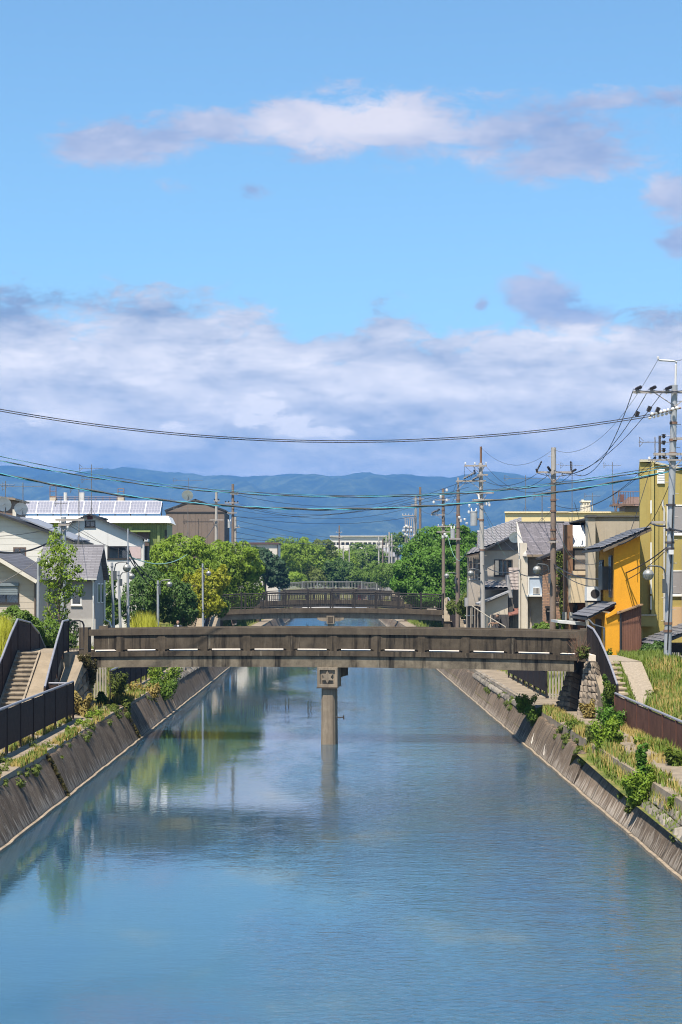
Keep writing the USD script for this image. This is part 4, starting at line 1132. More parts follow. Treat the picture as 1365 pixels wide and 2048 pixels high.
for a, b_, c_, d2 in ((1338, 1375, 1065, 1013), (1347, 1382, 1187, 1144)):
    obj('screen', MB().box(x(a), x(b_), Y - .012, Y + .02, z(c_), z(d2)).mesh(), mat('lilac_grey_screen', (.25, .235, .235), .7, .06), t)
rest(t, x(1284), x(1480), Y, Y + 11, z(1328), z(926), m_, 1.85, 0)
obj('pilaster', MB().box(x(1302), x(1307.5), Y - .18, Y - .002, z(1230), z(925)).mesh(), m2, t)
obj('parapet', MB().hexa([(x(1279.5), Y - .1, z(924)), (x(1309), Y - .1, z(924)), (x(1309) + 1.8, Y + 11, z(924)), (x(1279.5) + 1.8, Y + 11, z(924))], [(x(1279.5), Y - .1, z(919)), (x(1309), Y - .1, z(919)), (x(1309) + 1.8, Y + 11, z(919)), (x(1279.5) + 1.8, Y + 11, z(919))]).mesh(), mat('pale_coping', (.45, .41, .30)), t)
obj('parapet', MB().hexa([(x(1309), Y - .1, z(927)), (x(1480), Y - .1, z(965)), (x(1480), Y + 11, z(965)), (x(1309) + 1.8, Y + 11, z(927))], [(x(1309), Y - .1, z(923)), (x(1480), Y - .1, z(961)), (x(1480), Y + 11, z(961)), (x(1309) + 1.8, Y + 11, z(923))]).mesh(), mat('pale_coping', (.45, .41, .30)), t)
lv = obj('louvre', MB().box(x(1315), x(1330), Y - .05, Y - .002, z(968), z(938)).mesh(), white_frame, t)
for k in range(9):
    zz = z(967) + k * (z(938) - z(967)) / 9 + .01
    obj('blade', MB().hexa([(x(1316), Y - .08, zz), (x(1329), Y - .08, zz), (x(1329), Y - .055, zz), (x(1316), Y - .055, zz)], [(x(1316), Y - .058, zz + .05), (x(1329), Y - .058, zz + .05), (x(1329), Y - .052, zz + .05), (x(1316), Y - .052, zz + .05)]).mesh(), white_frame, lv)
for a, b_ in ((1001, 1027), (1085, 1140), (1148, 1188), (1192, 1219)):
    s_ = obj('slit_window', MB().box(x(1300), x(1303), Y - .2, Y - .182, z(b_), z(a)).mesh(), white_frame, t)
obj('balcony', MB().box(x(1259), x(1307), Y - .9, Y - .005, z(1252), z(1231)).mesh(), m2, t)
obj('balcony_top', MB().box(x(1258), x(1307.5), Y - .95, Y - .02, z(1231), z(1228.5)).mesh(), mat('pale_coping', (.45, .41, .30)), t)
obj('post', MB().box(x(1279), x(1283.5), Y - .5, Y - .28, z(1325), z(1252)).mesh(), m2, t)
obj('recess', MB().box(x(1283.5), x(1286), Y - .1, Y - .002, z(1325), z(1252)).mesh(), room_dark, t)
pipe(t, [(x(1326), Y - .06, z(1000)), (x(1326), Y - .06, z(1012)), (x(1329), Y - .06, z(1020)), (x(1329), Y - .06, z(1240))], .045, gutter_m, 'vent_pipe')
obj('tan_panel', MB().box(x(1345), x(1400), Y - .08, Y - .002, z(1262), z(1214)).mesh(), mat('tan_panel', (.48, .33, .19), .7, .06, .5), t)
obj('lilac_board', MB().box(x(1361), x(1400), Y - .6, Y - .4, z(1262), z(1090)).mesh(), mat('pale_lilac_board', (.36, .36, .42), .6, .05), t)
obj('meter_box', MB().box(x(1270), x(1278.5), Y - .55, Y - .35, z(1289), z(1269)).mesh(), mat('meter_grey', (.33, .33, .31), .5), t)

# yellow house
Y = 77.0
t = thing('yellow_house', 'bright orange yellow house with brown plank wall and grey tiled eaves', 'house')
ym = mat('orange_yellow_render', (.62, .285, .012), .8, .08, .9, .25, bscale=60, streak=.16)
tile_m = mat('grey_roof_tile', (.115, .115, .125), .45, .25, 6.0, .2)
poly = sg.Polygon([(x(1229), z(1225)), (x(1281), z(1209)), (x(1281), z(1066)), (x(1229), z(1092))])
wall(t, poly, Y, ym)
D = 4.4
obj('wall', MB().box(x(1229), x(1229) + .15, Y + .15, Y + D, z(1225), z(1095)).mesh(), ym, t)
obj('wall', MB().box(x(1229), x(1420), Y + D - .15, Y + D, z(1225), z(1095)).mesh(), ym, t)
# upper roof (ridge off to the right), eave over the canal side
xe, ze = x(1199), z(1097.5)
slope = .42
xr_ = x(1300); zr_ = ze + (xr_ - xe) * slope
obj('roof', slab([(xe, Y - .35, ze), (xr_, Y - .35, zr_), (xr_, Y + D + .4, zr_), (xe, Y + D + .4, ze)], .07).mesh(), black_m, t)


def tiles(t, p00, p10, p01, pitch=.27, course=.26, mat_=None, rise=.045, name='roof_tiles', th=.02):
    """Pantiles on the roof plane from the eave corner p00 along the eave to p10 and up to p01: rolls across, steps down the slope."""
    p00, p10, p01 = map(lambda p: np.array(p, float), (p00, p10, p01))
    U, V = p10 - p00, p01 - p00
    n = np.cross(U, V); n /= np.linalg.norm(n); n = n if n[2] > 0 else -n
    nu, nv = max(2, int(round(np.linalg.norm(U) / pitch))), max(2, int(round(np.linalg.norm(V) / course)))
    us = (np.arange(nu * 6 + 1)) / (nu * 6)
    prof = rise * np.abs(np.sin(np.arange(nu * 6 + 1) * math.pi / 6)) ** .7
    rows = []
    for k in range(nv):
        for v, lift in ((k / nv, .035), ((k + .999) / nv, .0)):
            rows.append(p00 + us[:, None] * U + v * V + n * (prof + lift)[:, None])
    rows = np.array(rows); a, b = rows.shape[:2]
    i = np.arange(a * b).reshape(a, b)
    f = np.stack([i[:-1, :-1], i[:-1, 1:], i[1:, 1:], i[1:, :-1]], -1).reshape(-1, 4)
    return obj(name, MB().raw(rows.reshape(-1, 3), f).mesh(), mat_ or tile_m, t, kind='stuff')


tiles(t, (xe, Y - .4, ze + .02), (xe, Y + D + .4, ze + .02), (xr_, Y - .4, zr_ + .02))
obj('barge_board', slab([(xe + .1, Y - .42, ze - .05), (xr_, Y - .42, zr_ - .05), (xr_, Y - .36, zr_ - .05), (xe + .1, Y - .36, ze - .05)], .10).mesh(), mat('brown_barge', (.11, .085, .06)), t)
obj('gutter', MB().box(xe - .09, xe + .02, Y - .3, Y + D + .3, ze - .11, ze - .01).mesh(), black_m, t)
# shaded canal side: windows, shutter box
for (a, b_, zz0, zz1) in ((.35, 1.15, z(1195), z(1110)), (2.9, 4.0, z(1180), z(1118))):
    w_ = obj('tall_window', MB().box(x(1229) - .06, x(1229) - .002, Y + a, Y + b_, zz0, zz1).mesh(), dark_frame, t)
    for k in range(2):
        ya = Y + a + .08 + k * (b_ - a - .08) / 2
        obj('pane', MB().box(x(1229) - .075, x(1229) - .062, ya, ya + (b_ - a) / 2 - .12, zz0 + .08, zz1 - .08).mesh(), mat('dusky_glass', (.05, .055, .06), .08, .1), w_)
obj('shutter_case', MB().box(x(1229) - .28, x(1229) - .002, Y + 1.5, Y + 2.7, z(1180), z(1132)).mesh(), mat('dark_shutter_case', (.07, .07, .068), .5), t)
# lower storey pushed forward
xl = x(1207.5)
poly = sg.Polygon([(xl, z(1328)), (x(1236), z(1328)), (x(1236), z(1224.5)), (xl, z(1233))])
wall(t, poly, Y - .6, ym, th=.12)
poly = sg.Polygon([(x(1236) + .06, z(1330)), (x(1279), z(1330)), (x(1279), z(1211)), (x(1236) + .06, z(1223))])
pm = mat('brown_plank', (.135, .060, .036), .7, .25, 2.0, .2, stretch=(8, 8, .5), perobj=.18)
wall(t, poly, Y - .55, mat('plank_backing', (.03, .018, .013)), th=.06, name='plank_backing')
clad(t, poly, Y - .55, .098, pm, vertical=True, name='plank', gap=.008, th=.022)
obj('corner_post', MB().box(x(1236) - .01, x(1236) + .06, Y - .66, Y - .5, z(1330), z(1222)).mesh(), black_m, t)
obj('flashing', slab([(x(1229), Y - .75, z(1226)), (x(1281), Y - .75, z(1207.5)), (x(1281), Y, z(1207.5)), (x(1229), Y, z(1226))], .05).mesh(), mat('weathered_timber_edge', (.20, .13, .07)), t)
obj('wall', MB().box(xl, xl + .12, Y - .48, Y + D, z(1328), z(1225)).mesh(), ym, t)
obj('dark_door', MB().box(xl - .03, xl - .002, Y + .5, Y + 2.2, z(1325), z(1240)).mesh(), mat('dark_brown_door', (.045, .022, .014)), t)
xe2, ze2 = xl - .75, z(1235)
obj('lower_roof', slab([(xe2, Y - .55, ze2), (x(1229), Y - .55, z(1206)), (x(1229), Y + D, z(1206)), (xe2, Y + D, ze2)], .06).mesh(), black_m, t)
tiles(t, (xe2, Y - .6, ze2 + .015), (xe2, Y + D, ze2 + .015), (x(1229), Y - .6, z(1206) + .015))
obj('gutter', MB().box(xe2 - .09, xe2 + .01, Y - .5, Y + D, ze2 - .1, ze2 - .01).mesh(), black_m, t)
pipe(t, [(xe2 + .05, Y - .52, ze2 - .08), (xe2 + .25, Y - .6, ze2 - .3), (xl - .06, Y - .62, ze2 - .42), (xl - .06, Y - .62, z(1322))], .045, mat('slate_downpipe', (.09, .10, .115), .5))
wg = obj('yellow_fascia', MB().poly(sg.Polygon([(xl + .02, z(1231)), (x(1229), z(1215)), (x(1229), z(1226)), (xl + .02, z(1236))]), Y - .72, Y - .62).mesh(), ym, t)
t = thing('air_conditioner', 'white outdoor air conditioner unit on the side of the yellow house', 'air conditioner', loc=(x(1229) - .42, Y + 3.3, z(1203)))
obj('case', MB().box(-.3, .3, -.15, .6, 0, .62).mesh(), white_frame, t)
obj('grille', MB().bar((.06, -.152, .31), (.06, -.165, .31), .2, n=16).mesh(), dark_frame, t)
obj('bracket', MB().box(-.3, .36, -.1, .55, -.08, -.002).mesh(), dark_frame, t)

# little tile-roofed shed at the right edge, its pickets, board
Y = 74.5
t = thing('tiled_shed', 'small dark shed with a curved grey tile roof at the right edge', 'shed')
obj('wall', MB().box(x(1327), x(1420), Y + .5, Y + 3, z(1375), z(1290)).mesh(), mat('very_dark_timber', (.03, .022, .018), .8, .3), t)
obj('roof', slab([(x(1303), Y - .2, z(1291)), (x(1400), Y - .2, z(1252)), (x(1400), Y + 3.4, z(1252)), (x(1303), Y + 3.4, z(1291))], .12).mesh(), black_m, t)
tiles(t, (x(1302), Y - .25, z(1290)), (x(1302), Y + 3.4, z(1290)), (x(1400), Y - .25, z(1251)))
obj('gutter', MB().bar((x(1302), Y - .3, z(1294)), (x(1302), Y + 3.4, z(1294)), .06, n=6).mesh(), black_m, t)
obj('post', MB().box(x(1327), x(1330), Y, Y + .12, z(1375), z(1292)).mesh(), mat('very_dark_timber', (.03, .022, .018)), t)
t = thing('pale_picket_fence', 'row of tall cream poles standing in front of the tiled shed', 'fence')
for k in range(6):
    px_ = 1346 + 3.9 * k
    obj('picket', MB().bar((X(px_, 74), 74.0 - .02 * k, 2.4), (X(px_, 74), 74.0 - .02 * k, Z(1305 if k < 4 else 1355, 74)), .028, n=6).mesh(), mat('pale_picket_paint', (.30, .275, .235)), t)
obj('rail', MB().box(X(1344, 74), X(1369, 74), 74.05, 74.09, Z(1340, 74), Z(1338, 74)).mesh(), mat('pale_picket_paint', (.30, .275, .235)), t)
t = thing('white_board', 'blank off white board and small block standing in the grass', 'board')
obj('board', MB().box(X(1299, 73), X(1327, 73), 73, 73.08, 2.5, Z(1332, 73)).mesh(), mat('off_white_board', (.56, .52, .48), .8, .08), t)
obj('block', MB().box(X(1309, 73), X(1315.5, 73), 73.09, 73.3, 2.5, Z(1321, 73)).mesh(), mat('off_white_board', (.56, .52, .48)), t)
t = thing('metal_canopy', 'thin white metal canopy edge beside the right bridge end', 'canopy')
obj('sheet', MB().hexa([(X(1116, 80), 80, Z(1246, 80)), (X(1173, 80), 80, Z(1252, 80)), (X(1173, 80), 82.5, Z(1252, 80)), (X(1116, 80), 82.5, Z(1246, 80))], [(X(1116, 80), 80, Z(1241, 80)), (X(1173, 80), 80, Z(1245, 80)), (X(1173, 80), 82.5, Z(1245, 80)), (X(1116, 80), 82.5, Z(1241, 80))]).mesh(), mat('pale_zinc', (.50, .50, .49), .4), t)
for p in (1120, 1171):
    obj('post', MB().box(X(p, 80), X(p, 80) + .07, 80.1, 80.17, 2.5, Z(1250, 80)).mesh(), dark_frame, t)

# grey concrete building
Y = 92.0
t = thing('concrete_building', 'plain beige grey concrete building with dark roof edge behind the yellow house', 'building')
m_ = mat('beige_grey_concrete', (.37, .325, .26), .9, .10, .8, .25, bscale=50, streak=.25)
wall(t, rect(x(1187.5), x(1300), z(1310), z(1034)), Y, m_); rest(t, x(1173), x(1300), Y - .7, Y + 10, z(1310), z(1036), m_, 1.3, 0)
obj('front_pier', MB().box(x(1172.5), x(1187.5), Y - .75, Y + .15, z(1310), z(1036)).mesh(), m_, t)
obj('roof_edge', MB().box(x(1171), x(1189), Y - .85, Y + .3, z(1035.5), z(1031)).mesh(), mat('charcoal_edge', (.07, .07, .07)), t)
obj('roof_edge', MB().box(x(1189), x(1300), Y - .1, Y + 10, z(1034), z(1031.2)).mesh(), mat('charcoal_edge', (.07, .07, .07)), t)

# brown and beige house with boxed balconies
Y = 96.0
t = thing('balcony_house', 'narrow house with brown pillar, white metal roof and boxed beige balconies', 'house')
bm = mat('brown_pillar', (.17, .092, .05), .75, .15, 1.5)
bg_ = mat('beige_panel', (.50, .41, .28), .7, .06, .6)
obj('pillar', MB().box(x(1129), x(1145), Y - .3, Y + .5, z(1300), z(1050)).mesh(), bm, t)
wall(t, rect(x(1145), x(1180), z(1150), z(1095)), Y, mat('grey_beige_wall', (.36, .33, .28), .8)); wall(t, rect(x(1140), x(1180), z(1300), z(1150)), Y + .02, mat('grey_beige_wall', (.36, .33, .28)))
rest(t, x(1130), x(1180), Y + .02, Y + 7, z(1300), z(1095), bm, .8, 0)
obj('roof', slab([(x(1144), Y - .3, z(1093)), (x(1176), Y - .3, z(1093)), (x(1176), Y + 1.5, z(1049)), (x(1144), Y + 1.5, z(1049))], .06).mesh(), mat('white_corrugated', (.58, .58, .59), .4, .06), t)
for k in range(7):
    p = 1146 + 4.6 * k
    obj('roof_rib', slab([(x(p), Y - .31, z(1092.5)), (x(p) + .05, Y - .31, z(1092.5)), (x(p) + .05, Y + 1.49, z(1048.5)), (x(p), Y + 1.49, z(1048.5))], .03).mesh(), mat('white_corrugated', (.58, .58, .59)), t)
obj('window', MB().box(x(1147), x(1176), Y - .05, Y - .002, z(1142), z(1098)).mesh(), dark_frame, t)
obj('blind', MB().box(x(1150), x(1176), Y - .08, Y - .055, z(1139), z(1101)).mesh(), mat('taupe_blind', (.28, .25, .22)), t)
obj('balcony', MB().box(x(1143), x(1176), Y - .8, Y - .1, z(1152), z(1142)).mesh(), bg_, t)
obj('balcony', MB().box(x(1136), x(1174), Y - 1.3, Y - .32, z(1205), z(1152)).mesh(), bg_, t)
obj('balcony_rim', MB().box(x(1135), x(1174.5), Y - 1.36, Y - .3, z(1152), z(1150)).mesh(), mat('dark_brown_rim', (.10, .07, .05)), t)
obj('door', MB().box(x(1153), x(1171), Y - .06, Y - .0, z(1262), z(1207)).mesh(), mat('orange_brown_door', (.20, .085, .04), .6), t)
obj('dark_entry', MB().box(x(1146), x(1152), Y - .1, Y - .0, z(1262), z(1215)).mesh(), room_dark, t)
obj('slit_window', MB().box(x(1132), x(1135.5), Y - .34, Y - .302, z(1171), z(1121)).mesh(), room_dark, t)
for p in (1137, 1124):
    obj('meter_box', MB().box(x(p), x(p + 7), Y - .62, Y - .32, z(1240), z(1224)).mesh(), mat('meter_grey', (.33, .33, .31)), t)
pipe(t, [(x(1149), Y - .15, z(1205)), (x(1153), Y - .15, z(1210)), (x(1153), Y - .15, z(1260))], .06, black_m)

# brick wall with ivy
Y = 98.0
g = G(); pos = g.add('geometry', 'position'); s_ = str(g.add('separate_xyz', 'x', vector=pos)).split('.')[0]
bt = g.add('brick_texture', 'color', vector=g.add('combine_xyz', 'vector', x=R(s_ + '.x'), y=R(s_ + '.z'), z=0.0), color1=(.37, .22, .14), color2=(.27, .155, .10), mortar=(.15, .11, .085), scale=1.0, mortar_size=.012, brick_width=.24, row_height=.085)
brick_m = g.build('/World/Looks/brown_brick', g.add('principled_bsdf', 'BSDF', base_color=bt, roughness=.9, normal=g.add('bump', 'normal', height=g.add('rgb_to_bw', 'val', color=bt), strength=.6, distance=.02)))
t = thing('brick_house', 'brown brick house front with ivy creeping up its corner', 'house')
wall(t, sg.Polygon([(x(1086), z(1300)), (x(1130), z(1300)), (x(1130), z(1096)), (x(1112), z(1106)), (x(1086), z(1120))]), Y, brick_m, th=.3)
obj('side_wall', MB().box(x(1086) + .5, x(1130), Y + .3, Y + 4, z(1300), z(1121)).mesh(), brick_m, t)
obj('eave', slab([(x(1076), Y - .4, z(1116)), (x(1131), Y - .4, z(1094)), (x(1131), Y + 1, z(1094)), (x(1076), Y + 1, z(1116))], .12).mesh(), black_m, t)
obj('lamp_hood', MB().box(x(1090), x(1101), Y - .5, Y - .1, z(1217), z(1212)).mesh(), dark_frame, t)
obj('dark_niche', MB().box(x(1093), x(1101), Y - .04, Y - .002, z(1240), z(1217)).mesh(), room_dark, t)

# slate roofed cream house
Y = 100.0
t = thing('slate_house', 'cream house with a big slate grey roof and a pale blue balcony panel', 'house')
m_ = mat('cream_render', (.46, .41, .33), .85, .10, .8, .2, streak=.18)
hs = [rect(x(1056), x(1089), z(1264), z(1193))]
wall(t, rect(x(1054), x(1130), z(1300), z(1110)), Y, m_, [])
obj('corner_wall', MB().box(x(1040), x(1054), Y - .25, Y + .3, z(1300), z(1086)).mesh(), mat('pale_cream_render', (.52, .47, .39), .85, .08, .8, streak=.2), t)
rest(t, x(1040), x(1130), Y + .02, Y + 8, z(1300), z(1112), m_, .75, 0)
slate_m = shingle_material('violet_grey_slate', (.135, .125, .14), .26, .075, var=.25, mortar=.55)
obj('roof', slab([(x(1052), Y - .6, z(1111)), (x(1132), Y - .6, z(1111)), (x(1136), Y + 2.0, z(1043)), (x(1043), Y + 2.0, z(1043))], .09).mesh(), slate_m, t)
obj('roof', slab([(x(1136), Y + 1.2, z(1050)), (x(1185), Y + 1.2, z(1055)), (x(1185), Y + 2.4, z(1040)), (x(1134), Y + 2.4, z(1040))], .09).mesh(), slate_m, t)
obj('ridge', MB().bar((x(1043), Y + 2.0, z(1043)), (x(1138), Y + 2.0, z(1042)), .07, n=6).mesh(), mat('charcoal_edge', (.07, .07, .07)), t)
obj('verge', MB().hexa([(x(1038), Y + .1, z(1112)), (x(1052), Y - .6, z(1113)), (x(1044), Y + 2, z(1044)), (x(1041), Y + 2, z(1044))], [(x(1038), Y + .12, z(1109)), (x(1052), Y - .55, z(1109)), (x(1044), Y + 2.1, z(1041)), (x(1041), Y + 2.1, z(1041))]).mesh(), mat('pale_verge', (.40, .38, .35)), t)
obj('fascia', MB().box(x(1052), x(1133), Y - .66, Y - .6, z(1114), z(1109.5)).mesh(), mat('brown_fascia', (.22, .17, .12)), t)
pb = mat('pale_blue_panel', (.40, .47, .56), .6, .08)
obj('balcony_panel', MB().box(x(1055), x(1085), Y - .75, Y - .68, z(1190), z(1156)).mesh(), pb, t)
obj('balcony_floor', MB().box(x(1052), x(1091), Y - .85, Y - .002, z(1193), z(1190)).mesh(), white_frame, t)
obj('balcony_rail', MB().box(x(1053), x(1096), Y - .8, Y - .74, z(1155.5), z(1153)).mesh(), white_frame, t)
for p in (1054, 1086, 1090):
    obj('balcony_post', MB().box(x(p), x(p) + .06, Y - .8, Y - .74, z(1190), z(1155.5)).mesh(), white_frame, t)
gr_ = obj('grille', MB().box(x(1063.5), x(1077), Y - .80, Y - .755, z(1188), z(1175)).mesh(), white_frame, t)
for k in range(5):
    obj('slot', MB().box(x(1064.5) + .068 * k, x(1064.5) + .068 * k + .04, Y - .812, Y - .802, z(1187), z(1176)).mesh(), dark_frame, gr_)
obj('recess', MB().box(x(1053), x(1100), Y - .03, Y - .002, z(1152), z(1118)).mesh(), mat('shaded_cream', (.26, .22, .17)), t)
d_ = obj('door', MB().box(x(1057), x(1088), Y - .05, Y - .004, z(1256), z(1196)).mesh(), mat('taupe_door', (.34, .29, .22), .6), t)
obj('handle', MB().bar((x(1061), Y - .12, z(1238)), (x(1061), Y - .12, z(1216)), .03, n=6).mesh(), mat('steel_handle', (.5, .5, .5), .3, metal=.8), d_)
obj('door_frame', MB().box(x(1055), x(1057), Y - .08, Y - .004, z(1258), z(1193)).mesh(), white_frame, t)
obj('blue_plinth', MB().box(x(1054), x(1088), Y - .3, Y - .055, z(1275), z(1257)).mesh(), pb, t)
obj('slatted_wall', MB().box(x(1088.5), x(1100), Y - .06, Y - .004, z(1300), z(1196)).mesh(), mat('cream_slats', (.42, .37, .28)), t)
pipe(t, [(x(1054), Y - .4, z(1110)), (x(1054), Y - .32, z(1118)), (x(1054), Y - .32, z(1265))], .05, mat('cream_pipe', (.48, .43, .36)))
pipe(t, [(x(1039), Y - .3, z(1118)), (x(1039), Y - .3, z(1268))], .06, mat('cream_pipe', (.48, .43, .36)))

# tiled traditional house
Y = 115.0
t = thing('tiled_house', 'old grey house with curved tile roofs, dark eaves and a black framed window', 'house')
m_ = mat('old_grey_plaster', (.33, .29, .245), .9, .12, .8, .2, streak=.25)
silver = mat('silver_roof_tile', (.23, .22, .225), .4, .2, 5.0)
hs = [window(t, x(991), x(1024), z(1150), z(1121), Y, dark_frame, 4, [None, curtain_m, curtain_m, room_dark])]
wall(t, sg.Polygon([(x(971), z(1290)), (x(1045), z(1290)), (x(1045), z(1066)), (x(1036), z(1066)), (x(971), z(1100))]), Y, m_, hs)
rest(t, x(971), x(1075), Y + .02, Y + 8, z(1290), z(1102), m_, .55, 0)
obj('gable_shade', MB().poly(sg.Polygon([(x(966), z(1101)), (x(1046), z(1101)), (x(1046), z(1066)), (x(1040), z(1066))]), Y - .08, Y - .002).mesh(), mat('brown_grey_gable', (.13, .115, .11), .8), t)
obj('gable_roof', slab([(x(962), Y - .5, z(1102)), (x(1046), Y - .5, z(1062)), (x(1046), Y + .3, z(1060)), (x(958), Y + .3, z(1101))], .10).mesh(), black_m, t)
p00, p10, p01 = (x(963), Y - .1, z(1097)), (x(1046), Y - .1, z(1066)), (X(955, Y + 3.4), Y + 3.4, z(1061.5))
tiles(t, (X(957, Y), Y, z(1099)), (X(1046, Y), Y, z(1068)), (X(957, Y + 3.0), Y + 3.0, z(1062)), mat_=silver, pitch=.3, course=.3)
obj('under_roof', slab([(X(957, Y), Y, z(1100.5)), (X(1046, Y), Y, z(1069.5)), (X(1046, Y + 3), Y + 3.0, z(1063.5)), (X(957, Y + 3.0), Y + 3.0, z(1063.5))], .08).mesh(), black_m, t)
obj('ridge_tiles', MB().bar((X(955, Y + 3), Y + 3, z(1061.5)), (X(1046, Y + 3), Y + 3, z(1061.5)), .12, n=7).mesh(), silver, t)
obj('hip_edge', slab([(X(954, Y + 1), Y + 1, z(1095)), (X(958, Y + .6), Y + .6, z(1098)), (X(961, Y + 3), Y + 3, z(1062)), (X(956, Y + 3), Y + 3, z(1062))], .12).mesh(), mat('brown_grey_gable', (.13, .115, .11)), t)
tiles(t, (X(931, Y - .5), Y - .5, z(1111)), (X(966, Y - .9), Y - .9, z(1103)), (X(945, Y + 1.4), Y + 1.4, z(1096)), mat_=silver, pitch=.3, course=.3)
obj('eave_board', slab([(X(931, Y - .5), Y - .5, z(1112.5)), (X(966, Y - .9), Y - .9, z(1104.5)), (X(972, Y + 1.4), Y + 1.4, z(1097)), (X(945, Y + 1.4), Y + 1.4, z(1098))], .08).mesh(), mat('dark_brown_rim', (.10, .07, .05)), t)
for (a, b_, c_, d2) in ((964, 1013, 1176, 1163),):
    tiles(t, (x(a), Y - 1.3, z(c_)), (x(b_), Y - 1.3, z(c_)), (x(a), Y - .02, z(d2)), mat_=silver, pitch=.3, course=.3)
    obj('lower_roof', slab([(x(a), Y - 1.3, z(c_ + 1.5)), (x(b_), Y - 1.3, z(c_ + 1.5)), (x(b_), Y - .02, z(d2 + 1.5)), (x(a), Y - .02, z(d2 + 1.5))], .06).mesh(), black_m, t)
obj('grey_panel', MB().box(x(1011), x(1023), Y - 1.2, Y - .1, z(1195), z(1150)).mesh(), mat('grey_sheet', (.27, .27, .28), .6), t)
tiles(t, (x(1017), Y - 1.8, z(1180)), (x(1037), Y - 1.8, z(1180)), (x(1015), Y - .9, z(1136)), mat_=mat('brown_grey_tile', (.20, .165, .15), .6, .3, 6.0), pitch=.3, course=.24)
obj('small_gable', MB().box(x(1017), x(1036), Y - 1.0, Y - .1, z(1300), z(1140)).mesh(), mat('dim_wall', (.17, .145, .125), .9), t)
obj('annex_wall', MB().poly(sg.Polygon([(x(962), z(1290)), (x(1010), z(1290)), (x(1010), z(1187)), (x(972), z(1204)), (x(962), z(1204))]), Y - 2.2, Y - 2.05).mesh(), mat('pale_plaster', (.46, .40, .32), .9, .08), t)
obj('annex_dado', MB().box(x(977), x(1012), Y - 2.26, Y - 2.205, z(1290), z(1228)).mesh(), mat('charcoal_boarding', (.06, .055, .055)), t)
obj('annex_roof', slab([(x(951), Y - 2.6, z(1206)), (x(1012), Y - 2.6, z(1181)), (x(1012), Y - .1, z(1181)), (x(951), Y - .1, z(1206))], .10).mesh(), mat('grey_sheet', (.27, .27, .28)), t)
obj('dark_opening', MB().box(x(1011), x(1020), Y - 2.2, Y - 1.3, z(1240), z(1197)).mesh(), room_dark, t)
obj('awning', slab([(x(1009), Y - 3.0, z(1229)), (x(1036), Y - 3.0, z(1223)), (x(1036), Y - 1.2, z(1214)), (x(1013), Y - 1.2, z(1218))], .07).mesh(), mat('rusty_red_awning', (.17, .07, .05), .8, .3), t)
for p in (1013, 1016, 1022, 1027, 1032):
    obj('boarding', MB().box(x(p), x(p) + .13, Y - 1.3, Y - 1.25, z(1290), z(1226)).mesh(), mat('weathered_board', (.22, .19, .16), .9, .25, 3.0), t)
# cluttered balcony on its canal side
for k, (a, b_, c_, d2, mm) in enumerate(((938, 962, 1212, 1160, m_), (940, 958, 1160, 1157, white_frame), (933, 956, 1214, 1196, mat('grey_sheet', (.27, .27, .28))), (935, 953, 1233, 1231, white_frame))):
    obj('side_balcony', MB().box(x(a), x(b_), Y + .2 + .3 * k, Y + 1.6, z(c_), z(d2)).mesh(), mm, t)
mb = MB()
for p in (938, 943, 948, 953, 957):
    mb.bar((x(p), Y + .15, z(1160)), (x(p), Y + .15, z(1115)), .035, n=5)
for q in (1126, 1140, 1150):
    mb.bar((x(937), Y + .13, z(q)), (x(958), Y + .13, z(q)), .03, n=5)
obj('drying_frame', mb.mesh(), mat('weathered_board', (.22, .19, .16)), t)
for k, (p, q, w_, h_, c_) in enumerate(((940, 1122, 5, 14, (.16, .07, .06)), (947, 1124, 4, 18, (.10, .07, .07)), (953, 1120, 4, 16, (.30, .28, .27)))):
    obj('laundry', MB().box(x(p), x(p + w_), Y + .16, Y + .2, z(q + h_), z(q)).mesh(), mat(f'laundry_cloth_{k}', c_, .9), t)
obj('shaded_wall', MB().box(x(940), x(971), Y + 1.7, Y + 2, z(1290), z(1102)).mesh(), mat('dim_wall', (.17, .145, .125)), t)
for p in (935, 943, 951, 957):
    obj('prop', MB().bar((x(p), Y + .3, 2.2), (x(p), Y + .3, z(1212)), .05, n=5).mesh(), mat('weathered_board', (.22, .19, .16)), t)

# far cream building with its roof things
Y = 140.0
t = thing('cream_building', 'long cream yellow building behind the right hand roofs', 'building')
m_ = mat('cream_yellow_wall', (.62, .50, .27), .8, .06, .5)
wall(t, rect(x(1011), x(1300), z(1300), z(1026)), Y, m_); rest(t, x(1011), x(1300), Y, Y + 9, z(1300), z(1026), m_, .85, 0)
obj('roof_edge', MB().box(x(1010), x(1300), Y - .15, Y + .4, z(1026), z(1023)).mesh(), mat('cream_edge', (.66, .55, .33)), t)
obj('slit_window', MB().box(x(1012), x(1015), Y - .03, Y - .002, z(1062), z(1050)).mesh(), dark_frame, t)
t = thing('water_tank', 'cream ribbed water tank on the roof of the cream building', 'tank')
wt = mat('cream_tank', (.62, .57, .47), .5, .06)
obj('body', MB().hexa([(x(1167), Y + 1, z(1023)), (x(1186), Y + 1, z(1023)), (x(1186), Y + 2, z(1023)), (x(1167), Y + 2, z(1023))], [(x(1168.5), Y + 1, z(1003)), (x(1185), Y + 1, z(1003)), (x(1185), Y + 2, z(1003)), (x(1168.5), Y + 2, z(1003))]).mesh(), wt, t)
obj('lid', MB().box(x(1167), x(1186.5), Y + .9, Y + 2.1, z(1003), z(1000)).mesh(), wt, t)
obj('hatch', MB().box(x(1168), x(1172), Y + 1, Y + 1.6, z(1000), z(998)).mesh(), wt, t)
for p in (1171, 1176.5, 1182):
    obj('rib', MB().box(x(p), x(p) + .07, Y + .93, Y + .998, z(1021), z(1005)).mesh(), wt, t)
